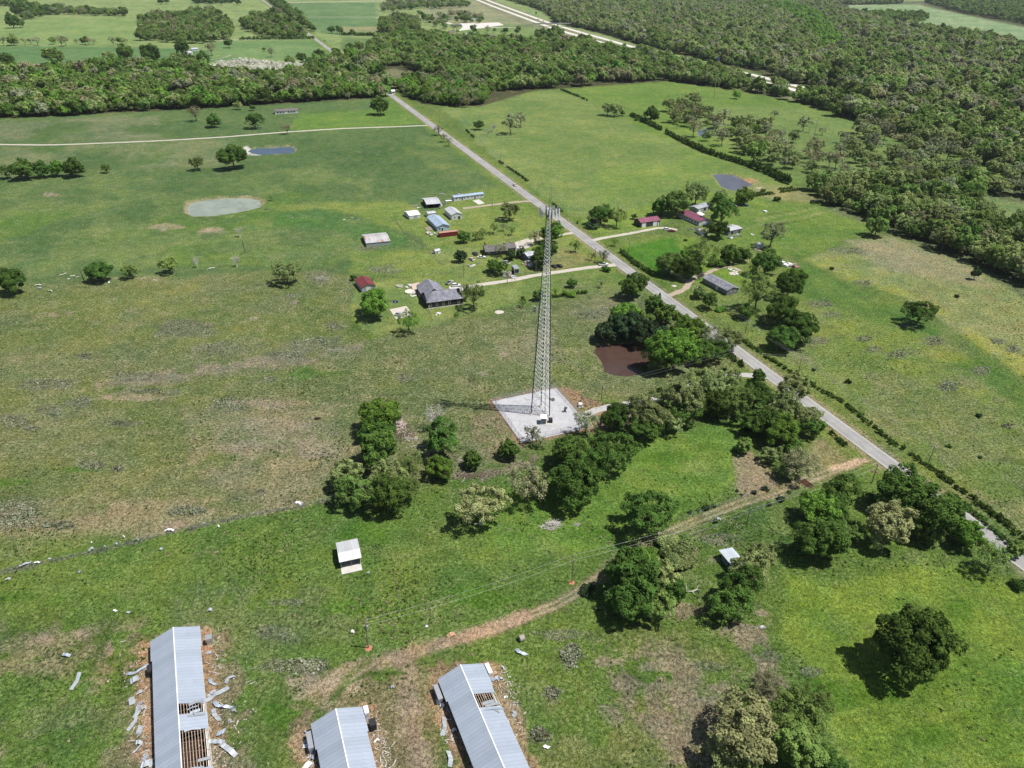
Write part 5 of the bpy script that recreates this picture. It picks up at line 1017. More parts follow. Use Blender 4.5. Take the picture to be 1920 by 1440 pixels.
# ---------------------------------------------------------------- torn roofing and other debris
SHM = [TPH, ribbed('tin_debris', (.45, .48, .52)), flat('tin_dull', (.40,.43,.46), .5, var=.3)]
def sheet(u_, v_, L, w_, az, label, group='sheets of roofing torn from the poultry houses', mat=None, bend=.25):
    q = MB(); n = 7; V = []; pk = random.uniform(.15, bend+.35); kink = random.choice((0, 0, .5, -.5, .9))
    for k in range(n+1):
        t = k/n; z = .08+pk*math.sin(t*math.pi)*random.uniform(.6, 1.2)+.1*random.random()
        yo = kink*L*max(0, t-.45); z += random.uniform(0, .22)*(k % 2)
        V += [(t*L-L/2, -w_/2+yo, z), (t*L-L/2, w_/2+yo, z+random.uniform(-.08, .12)), (t*L-L/2, -w_/2+yo, z-.03), (t*L-L/2, w_/2+yo, z-.03)]
    Fc = []
    for k in range(n): a = 4*k; Fc += [(a, a+4, a+5, a+1), (a+2, a+3, a+7, a+6), (a, a+2, a+6, a+4), (a+1, a+5, a+7, a+3)]
    q.add(V, Fc+[(0, 1, 3, 2), (4*n, 4*n+2, 4*n+3, 4*n+1)]); o = q.build('roofing_sheet', (random.choice(SHM+[WHITE]) if mat is WHITE else mat) or random.choice(SHM)); o.location = G(u_, v_); o.rotation_euler.z = math.radians(az); tag(o, label, 'roofing sheet', group)
sheet(146, 1278, 4.6, .95, 80, 'long metal sheet lying alone on the grass left of the left poultry house', None)
sheet(124.5, 1230, 2.2, .8, -5, 'short pale sheet lying above the long lone one', None)
sheet(256, 1263, 4.8, .8, 8, 'curved metal strip propped near the left poultry house wall', None)
sheet(973, 1225, 2.9, 1.0, -62, 'single pale sheet on the grass near the round bale', None)
sheet(835, 1363, 4.4, 1.0, 75, 'upper pale sheet beside the right poultry house', None); sheet(846, 1424, 3.4, 1.0, 85, 'lower pale sheet beside the right poultry house', None)
for a_ in [(252,1278,2,1.6,30),(248,1315,2.2,1.3,-60),(262,1300,1,.9,10),(263,1322,1.4,1.0,80),(270,1330,1,.8,20),(258,1340,2,1,60),(257,1352,5.2,.9,68),(264,1370,2,1.2,85),(261,1393,1.6,1.0,15),(257,1408,2.4,.35,50),(282,1432,2,1.2,-40),(274,1436,2.4,1.5,10),(273,1422,1.5,.9,75)]:
    sheet(*a_, 'torn metal sheet in the scatter along the left side of the left poultry house', 'scatter left of the left poultry house')
for a_ in [(395,1281,2.6,.8,-65),(397,1301,2.2,.8,55),(408,1302,5.4,1.1,42),(430,1274,2.4,.9,70),(409,1327,4.6,.9,-45),(402,1342,3.8,1.0,-65),(413,1377,1.7,1.2,0),(438,1333,1,.9,30),(404,1392,4.2,1.0,0),(428,1406,5.2,1.1,-32),(392,1225,1.2,.8,30),(431,1353,.6,.5,0)]:
    sheet(*a_, 'torn metal sheet in the scatter along the right side of the left poultry house', 'scatter right of the left poultry house')
for a_ in [(578,1393,2.2,.7,0),(579,1401,2.6,.9,0),(588,1415,.9,2.6,0),(576,1437,2,1.2,60),(706,1391,1.4,.5,40),(572,1373,.7,.5,10)]: sheet(*a_, 'pale scrap sheet beside the middle poultry house', 'scraps beside the middle poultry house', WHITE)
for a_ in [(825,1317,1.6,1,20),(830,1322,1.2,1,70),(822,1312,1,.8,0),(928,1275,1.7,.9,10),(938,1274,1.4,.7,30),(943,1252,1.2,.5,-30),(965,1340,1.4,.9,60),(948,1308,.9,.6,20),(1023,1402,1.2,.8,-50),(852,1370,1,.6,20),(847,1250+62,.9,.6,20)]: sheet(*a_, 'pale scrap sheet beside the right poultry house', 'scraps beside the right poultry house', WHITE)
for a_ in [(317,996,3.0,.7,12),(560,943,2.2,1,5),(566,947,1.8,.8,50),(45,1062,3,.7,8),(70,1056,1.8,.5,8),(171,1031,1.4,1.0,40),(218,1021,.9,.6,0),(301,1032,.9,.8,0),(150,1073,.8,.8,60),(14,1089,1.3,.6,10),(258,1012,.9,.4,0),(410,988,.7,.7,0),(383,982,.8,.5,0),(215,1146,1.0,.6,-60),(240,1150,1,.6,-20),(393,1146,1.2,.9,10),(92,1049,.9,.5,0),(197,1027,.7,.4,0),(233,1008,.5,.4,0),(172,1018,.5,.4,0)]: sheet(*a_, 'white scrap blown onto the grass near the pasture fence', 'scraps blown across the left meadow', WHITE)
for a_ in [(661,1186,.9,.8,10),(800,1176,.8,.6,10),(690,1076,.8,.7,5),(736,1289,.9,.7,20),(1347,974,1.4,.9,-10),(1428,1177,1.1,.8,30),(1127,1009,.5,.4,0),(1140,914,.4,.4,0)]: sheet(*a_, 'white scrap lying on the middle meadow', 'scraps on the middle meadow', WHITE)
sheet(846, 1192, 2.0, 1.3, 35, 'orange-tan board lying on the dirt part of the farm track', None, flat('board_tan', (.55,.35,.2), .8))
for a_ in [(136,518,2.6,1.2,20),(128,524,1.6,1,0),(70,536,3.2,1,10),(73,541,2,1.2,-10),(118,516,3.4,.9,30),(95,546,3,.6,0),(268,523,2.6,.7,20),(290,526,2.4,.7,10),(205,530,1.6,.7,-30),(146,520,2,.4,50),(395,505,4,.4,15)]: sheet(*a_, 'pale wreckage along the old fence line of the left pasture', 'wreckage along the old fence line', random.choice([WHITE, DEADWOOD]))
for a_ in [(645,413,1.6,.8,0),(660,409,1.8,.8,0),(690,411,2,.6,10),(672,412,1.6,.8,40),(778,387,3.6,.8,5),(785,390,2.4,1,20),(830,364,5,.8,5),(849,419.5,1,.7,0),(730,412,1.2,.7,0)]: sheet(*a_, 'pale scrap around the farmyard sheds', 'scraps around the farmyard sheds', WHITE)
# fine litter: shreds of tin, insulation and splintered laths, too many to count
q = MB()
for (u0, v0, u1, v1, sp_) in [(268,1240,276,1440,10),(402,1190,408,1440,11),(705,1350,725,1440,8),(940,1250,975,1380,9),(575,1380,590,1440,7),(826,1300,850,1400,7),(748,800,780,830,7),(250,1200,220,1440,26),(440,1230,450,1440,22)]:
    for k in range(110 if sp_ < 20 else 45):
        t = random.random(); p = G(u0+(u1-u0)*t+random.gauss(0, sp_), v0+(v1-v0)*t+random.gauss(0, sp_*.6)); a_ = random.uniform(0, 3.14); L = random.choice((.1, .15, .2, .3, .7)); w_ = random.uniform(.04, .13); c, s = math.cos(a_), math.sin(a_); z = random.uniform(.02, .15)
        q.slab([(p.x-c*L-s*w_, p.y-s*L+c*w_, z), (p.x+c*L-s*w_, p.y+s*L+c*w_, z+random.uniform(0, .15)), (p.x+c*L+s*w_, p.y+s*L-c*w_, z+random.uniform(0, .1)), (p.x-c*L+s*w_, p.y-s*L-c*w_, z)], .02)
tag(q.build('fine_litter', flat('litter_mixed', (.58, .52, .45), .8, var=.6, scale=2.5)), 'fine shreds of tin and splintered wood strewn beside the long poultry houses', kind='stuff')
# rubble of the collapsed shed, brush piles, fallen trunks
def sticks(u_, v_, rx, ry, n, mat, lab, cat, name, hmax=.9, th=.06, rz=0):
    q = MB()
    for k in range(n):
        a_ = random.uniform(0, 6.28); r1 = random.random()**.6; p = Vector((math.cos(a_)*rx*r1*.8, math.sin(a_)*ry*r1*.8, random.uniform(.05, hmax*(1.1-r1)))); L = random.uniform(.5, 1.3)*min(rx, ry); b_ = random.gauss(0, .6)
        q.bar(p, p+Vector((math.cos(b_)*L, math.sin(b_)*L, random.uniform(-.3, .35)*hmax)), th*random.uniform(.6, 1.4), th*.4, 5)
    o = q.build(name, mat); o.location = G(u_, v_); o.rotation_euler.z = rz; return tag(o, lab, cat)
sticks(1031, 986, 4.2, 2.2, 90, DEADWOOD, 'heap of bleached dead branches in the bright meadow', 'brush pile', 'brush_pile', 1.3, .09, .35)
sticks(1080, 983, 1.6, 1.0, 30, DEADWOOD, 'small scatter of twigs right of the dead branch heap', 'brush pile', 'brush_pile', .4, .05)
sticks(748, 800, 3.6, 3.0, 110, flat('rubble_pinkish', (.5,.42,.38), .9, var=.35), 'pinkish collapsed boards beside the dark hollow', 'rubble', 'collapsed_shed', 1.6, .2, 2.2)
sticks(778, 838, 5, 1, 16, DEADWOOD, 'fallen bleached branches below the collapsed boards', 'branches', 'fallen_branch', .6, .09, .2)
sticks(880, 893, 7, 2.0, 60, flat('bark_litter', (.2,.13,.1), .95), 'brown strip of fallen bark and twigs along the dry ditch', 'litter', 'brush_litter', .35, .06, .25)
sticks(862, 864, 1.6, .8, 14, DEADWOOD, 'pale branches beside the small cedar', 'branches', 'fallen_branch', .6, .09, .1)
sticks(600, 522, 4.5, 2.4, 60, DEADWOOD, 'grey brush heap in the left pasture', 'brush pile', 'brush_pile', .6, .05)
q = MB(); pts = [(0,0,.15),(1.8,.5,.25),(3.2,.3,.35),(4.6,1.1,.3)]; [q.bar(a_, b_, .2, .15, 7) for a_, b_ in zip(pts[:-1], pts[1:])]; q.bar(pts[1], (2.0, 3.0, .8), .14, .05); q.bar(pts[2], (3.9, -.9, .3), .1, .04); q.bar(pts[3], (5.4, 2.4, .7), .1, .04); q.bar(pts[3], (5.9, .9, .4), .1, .03)
o = q.build('fallen_log', DEADWOOD); o.location = G(1276,1112); tag(o, 'bleached forked log lying right of the big green clump', 'log')
q = MB(); q.bar((0,0,.15), (.3, 1.8, .3), .1, .08); q.bar((0,0,.15), (-.9, -.8, .1), .1, .05); o = q.build('fallen_log', DEADWOOD); o.location = G(869,902); tag(o, 'thin white branch lying across the brown litter strip', 'log')
sticks(1290, 1134, 1.0, .5, 8, DEADWOOD, 'small bleached twigs below the forked log', 'branches', 'fallen_branch', .2, .06)
sticks(1636, 884, 2.4, .8, 22, flat('rubble_rose', (.35,.2,.17), .9), 'reddish rubble beside the pole at the county road', 'rubble', 'rubble_heap', .4, .09, -.5)
sticks(497, 393, 1.6, 1.2, 26, flat('rubble_dark', (.2,.17,.15), .9), 'dark heap of rubble at the right end of the grey-green pond', 'rubble', 'rubble_heap', .8, .12)
for k, (u_, v_) in enumerate([(1427,1177),(548,408),(555,566),(98,364)]): sticks(u_, v_, .9, .7, 12, flat('stone_grey', (.35,.33,.32)), ['grey stump on the grass right of the olive tree', 'small dark stump right of the grey-green pond', 'pinkish stones beside the small weed patch', 'pale stones high in the left pasture'][k], 'stump', 'tree_stump', .5, .18)
# ---------------------------------------------------------------- vegetation: crowns of many small leaf clumps on lobes
def leafquads(P, Nrm, size, r, droop=0):
    n = len(P); t = r.normal(size=(n, 3)); t -= (t*Nrm).sum(1)[:, None]*Nrm; t /= np.linalg.norm(t, axis=1)[:, None]+1e-9
    b_ = np.cross(Nrm, t); s = size*(.6+.8*r.random(n))[:, None]; a_ = s*t; c_ = s*b_*(.55+.4*r.random(n))[:, None]
    k = Nrm*s*.25
    V = np.stack([P-a_-k, P-c_*1.0+k*.6, P+a_-k, P+c_+k*.6], 1).reshape(-1, 3)
    return V, np.arange(4*n).reshape(n, 4)
def crown_data(kind, N, size, seed, ax=(1, 1, .82), nl=30, lobe=.36, zc=1.12, gaps=.0, base=.35, out=.64):
    r = np.random.default_rng(seed); ax = np.array(ax); L = []
    while len(L) < nl:
        d = r.normal(size=3); d /= np.linalg.norm(d)
        if d[2] < -.45 and r.random() < .75: continue
        rad = out*(.75+.35*r.random()) if r.random() < .78 else out*.4*r.random()
        L.append((d*ax*rad, lobe*(.7+.6*r.random()), r.random()))
    w_ = np.array([l[1]**2 for l in L]); w_ /= w_.sum(); ci = r.choice(nl, N, p=w_)
    C = np.array([l[0] for l in L])[ci]; R_ = np.array([l[1] for l in L])[ci]; tn = np.array([l[2] for l in L])[ci]
    d = r.normal(size=(N, 3)); d += .55*C/(np.linalg.norm(C, axis=1)[:, None]+1e-6)+np.array([0, 0, .35]); d /= np.linalg.norm(d, axis=1)[:, None]
    rr = R_*(1-.45*r.random(N)**1.6 if gaps < .5 else r.random(N)**.5); P = C+d*rr[:, None]*np.array([1, 1, .85])
    if gaps: 
        f = np.sin(P[:, 0]*7+seed)+np.sin(P[:, 1]*8+seed*2)+np.sin(P[:, 2]*9); k = f > -1.6+gaps*1.2; P, d, tn = P[k], d[k], tn[k]
    dn = P/(np.linalg.norm(P, axis=1)[:, None]+1e-6); ph = r.random(6)*6.28
    wob = 1+.13*np.sin(dn[:, 0]*3.1+ph[0]+dn[:, 2]*2)+.12*np.sin(dn[:, 1]*3.7+ph[1]-dn[:, 2]*2.6)+.07*np.sin(dn[:, 0]*7+dn[:, 1]*6+ph[2]); P = P*wob[:, None]
    P[:, 2] = np.maximum(P[:, 2], -zc+base)
    nr = d*1.0+r.normal(size=P.shape)*.38+np.array([0, 0, .45]); nr /= np.linalg.norm(nr, axis=1)[:, None]
    V, Q = leafquads(P, nr, size, r); V[:, 2] += zc
    t = np.clip(tn*.6+.4*r.random(len(P)), 0, 1); return V, Q, np.repeat(t, 4), [(l[0]+np.array([0, 0, zc]), l[1]) for l in L]
def cedar_data(N, size, seed, h_=2.9, wd=.8):
    r = np.random.default_rng(seed); z = r.random(N)**.75; ang = r.random(N)*6.283; prof = wd*(1-z)**.8*(.25+.75*np.minimum(1, z*5+.35))
    lob = 1+.18*np.sin(ang*5+z*14+seed)+.12*np.sin(ang*3-z*23); rad = prof*lob*(.72+.3*r.random(N))
    P = np.stack([np.cos(ang)*rad, np.sin(ang)*rad, .12+z*h_], 1); nr = np.stack([np.cos(ang), np.sin(ang), .5+0*z], 1)+r.normal(size=(N, 3))*.45; nr /= np.linalg.norm(nr, axis=1)[:, None]
    V, Q = leafquads(P, nr, size, r); return V, Q, np.repeat(r.random(N), 4), [(np.array([0, 0, h_*.8]), .1)]
def shrub_data(N, size, seed, nl=9):
    r = np.random.default_rng(seed); C = np.stack([r.normal(size=nl)*.4, r.normal(size=nl)*.4, .25+.3*r.random(nl)], 1); ci = r.integers(0, nl, N)
    d = r.normal(size=(N, 3)); d[:, 2] = abs(d[:, 2])*.9+.1*d[:, 2]; d /= np.linalg.norm(d, axis=1)[:, None]
    P = C[ci]+d*(.48*(.65+.4*r.random(N)))[:, None]; P[:, 2] = np.maximum(P[:, 2], .03); nr = d+r.normal(size=(N, 3))*.5; nr /= np.linalg.norm(nr, axis=1)[:, None]
    V, Q = leafquads(P, nr, size, r); return V, Q, np.repeat(r.random(N), 4), []
def trunk_mesh(name, lobes, seed, r0=.06, zf=.55, mat=BARK, extra=0, twig=False, lean=0):
    r = random.Random(seed); q = MB(); fork = Vector((r.uniform(-.04, .04)+lean, r.uniform(-.04, .04), zf))
    q.bar((0, 0, -.05), fork*.5, r0*1.25, r0, 7); q.bar(fork*.5, fork, r0, r0*.8, 7)
    for c, lr in lobes:
        c = Vector(c); m1 = fork.lerp(c, .45)+Vector((r.uniform(-.07, .07), r.uniform(-.07, .07), r.uniform(-.02, .08)))
        q.bar(fork, m1, r0*.5, r0*.3, 5); q.bar(m1, c, r0*.3, r0*.12, 4)
        if twig:
            for k in range(5):
                s = m1.lerp(c, r.uniform(.1, 1)); d = Vector((r.gauss(0, 1), r.gauss(0, 1), r.gauss(.4, .7))).normalized()*r.uniform(.18, .42)
                q.bar(s, s+d, r0*.14, r0*.04, 3)
                d2 = Vector((r.gauss(0, 1), r.gauss(0, 1), r.gauss(.4, .7))).normalized()*.2; q.bar(s+d*.6, s+d*.6+d2, r0*.08, r0*.03, 3)
    me = bpy.data.meshes.new(name); me.from_pydata(q.v, [], q.f); me.update(); me.materials.append(mat); return me
DENSE = dict(ax=(1, 1, .82), nl=120, lobe=.20, zc=1.0, out=.80)
OAK = dict(ax=(1.04, .96, .70), nl=120, lobe=.17, zc=1.08, gaps=.25, out=.84)
SPARSE = dict(ax=(.95, .95, .80), nl=70, lobe=.19, zc=1.2, gaps=.5, out=.80)
PROTO = {}   # (shape, level) -> list of (crown mesh, trunk mesh, centre height)
def make(shape, lev, n):
    N, s = {'hi': (12000, .042), 'mid': (3200, .078), 'lo': (750, .155)}[lev]; out = []
    for k in range(n):
        sd = hash((shape, lev)) % 97 if False else {'dense': 11, 'oak': 29, 'sparse': 47, 'cedar': 61, 'shrub': 83, 'dead': 97}[shape]+k*3+{'hi': 0, 'mid': 100, 'lo': 200}[lev]
        zc = 1.0
        if shape == 'dense': V, Q, t, L = crown_data(shape, N, s, sd, **(DENSE if lev != 'lo' else dict(DENSE, nl=20, lobe=.40, out=.66))); zc = 1.02
        elif shape == 'oak': V, Q, t, L = crown_data(shape, int(N*.8), s*.9, sd, **OAK); zc = 1.15
        elif shape == 'sparse': V, Q, t, L = crown_data(shape, int(N*.45), s*.72, sd, **SPARSE); zc = 1.25
        elif shape == 'cedar': V, Q, t, L = cedar_data(int(N*.6), s*1.0, sd); zc = 1.3
        elif shape == 'shrub': V, Q, t, L = shrub_data(int(N*.35), s*1.5, sd); zc = .45
        else: _, _, _, L = crown_data(shape, 50, s, sd, **SPARSE); V = None; zc = 1.25
        me = npmesh('crown_'+shape, V, Q, None, t) if V is not None else None
        Ls = sorted(L, key=lambda q: -q[1])[:{'dense': 9, 'oak': 16, 'sparse': 18, 'dead': 16, 'cedar': 1, 'shrub': 0}[shape] if lev != 'lo' else 5]
        tm = trunk_mesh('trunk_'+shape, Ls, sd, r0={'oak': .05, 'sparse': .045, 'dead': .10}.get(shape, .06), mat=DEADWOOD if shape == 'dead' else BARK, twig=shape in ('sparse', 'dead') and lev != 'lo') if shape != 'shrub' else None
        out.append((me, tm, zc))
    PROTO[(shape, lev)] = out
for sh_ in ('dense', 'oak', 'sparse'): make(sh_, 'hi', 3); make(sh_, 'mid', 3); make(sh_, 'lo', 3)
for sh_ in ('cedar', 'shrub'): make(sh_, 'hi', 2); make(sh_, 'mid', 2); make(sh_, 'lo', 2)
make('dead', 'hi', 2); PROTO[('dead', 'mid')] = PROTO[('dead', 'hi')]; PROTO[('dead', 'lo')] = PROTO[('dead', 'hi')]
# crown meshes carry their leaf material, one copy of each mesh per leaf colour used
MESHV = {}
def crown_mesh(shape, lev, k, pal):
    key = (shape, lev, k, pal)
    if key not in MESHV:
        me = PROTO[(shape, lev)][k][0].copy(); me.materials.clear(); me.materials.append(LEAF[pal]); me.name = 'crown_'+shape; MESHV[key] = me
    return MESHV[key]
KIND = {'g': ('dense', 'g', 'broadleaf_tree'), 'm': ('dense', 'm', 'broadleaf_tree'), 'b': ('dense', 'b', 'broadleaf_tree'), 'y': ('oak', 'y', 'oak_tree'), 'o': ('oak', 'o', 'oak_tree'), 'k': ('oak', 'm', 'oak_tree'), 'G': ('oak', 'g', 'oak_tree'), 'B': ('sparse', 'b', 'broadleaf_tree'),
        's': ('sparse', 's', 'budding_tree'), 'n': ('sparse', 'n', 'budding_tree'), 'S': ('sparse', 'm', 'broadleaf_tree'), 'c': ('cedar', 'c', 'cedar_tree'), 'C': ('dense', 'c', 'cedar_tree'), 'Y': ('dense', 'y', 'oak_tree'), 'N': ('dense', 'n', 'budding_tree'), 'Z': ('dense', 's', 'budding_tree'), 'K': ('dense', 'm', 'oak_tree'), 'd': ('dead', None, 'dead_tree'), 'h': ('shrub', 'g', 'shrub'), 'j': ('shrub', 'b', 'shrub'), 'x': ('shrub', 'c', 'cedar_shrub'), 'v': ('shrub', 'y', 'shrub'), 'w': ('dense', 'w', 'blossoming_tree')}
CATS = {'shrub': 'shrub', 'cedar_shrub': 'shrub'}
NT = [0]
FIRST = {}
def tree(x, y, r, kind, label, group=None, lev='mid', hs=1.0, var=None, rz=None):
    sh_, pal, nm = KIND[kind]; NT[0] += 1; P = PROTO[(sh_, lev)]; k = (var if var is not None else NT[0]) % len(P)
    o = empty(nm, (x, y, 0), rz if rz is not None else random.uniform(0, 6.28)); o.scale = (r, r*random.uniform(.92, 1.08), r*hs)
    tag(o, label, CATS.get(nm, 'tree'), group); me, tm, zc = P[k]
    if sh_ == 'shrub':
        c = meshobj('foliage', crown_mesh(sh_, lev, k, pal), o); FIRST.setdefault((sh_, lev, pal), c); return o
    if me is not None: c = meshobj('crown', crown_mesh(sh_, lev, k, pal), o); FIRST.setdefault((sh_, lev, pal, k), c)
    meshobj('trunk', tm, o); return o
def place(cu, cv, w_, kind, label, group=None, hs=1.0, lev=None, var=None):
    """a tree whose crown centre shows at (cu, cv) with half width w_ pixels"""
    zc = PROTO[(KIND[kind][0], 'hi')][0][2]; r = 5.0
    for _ in range(12):
        p = G(cu, cv, min(zc*r*hs, 40)); dist = (Vector((p.x, p.y, p.z))-Vector((0, 0, H))).dot(Vector(RN @ np.array([0, 0, -1.0]))); r = .5*r+.5*w_*(1.1 if cv > 640 else 1.0)*dist/F
    p = G(cu, cv, zc*r*hs); lev = lev or ('hi' if w_ > 20 else 'mid' if w_ > 8 else 'lo')
    return tree(p.x, p.y, r, kind, label, group, lev, hs, var)
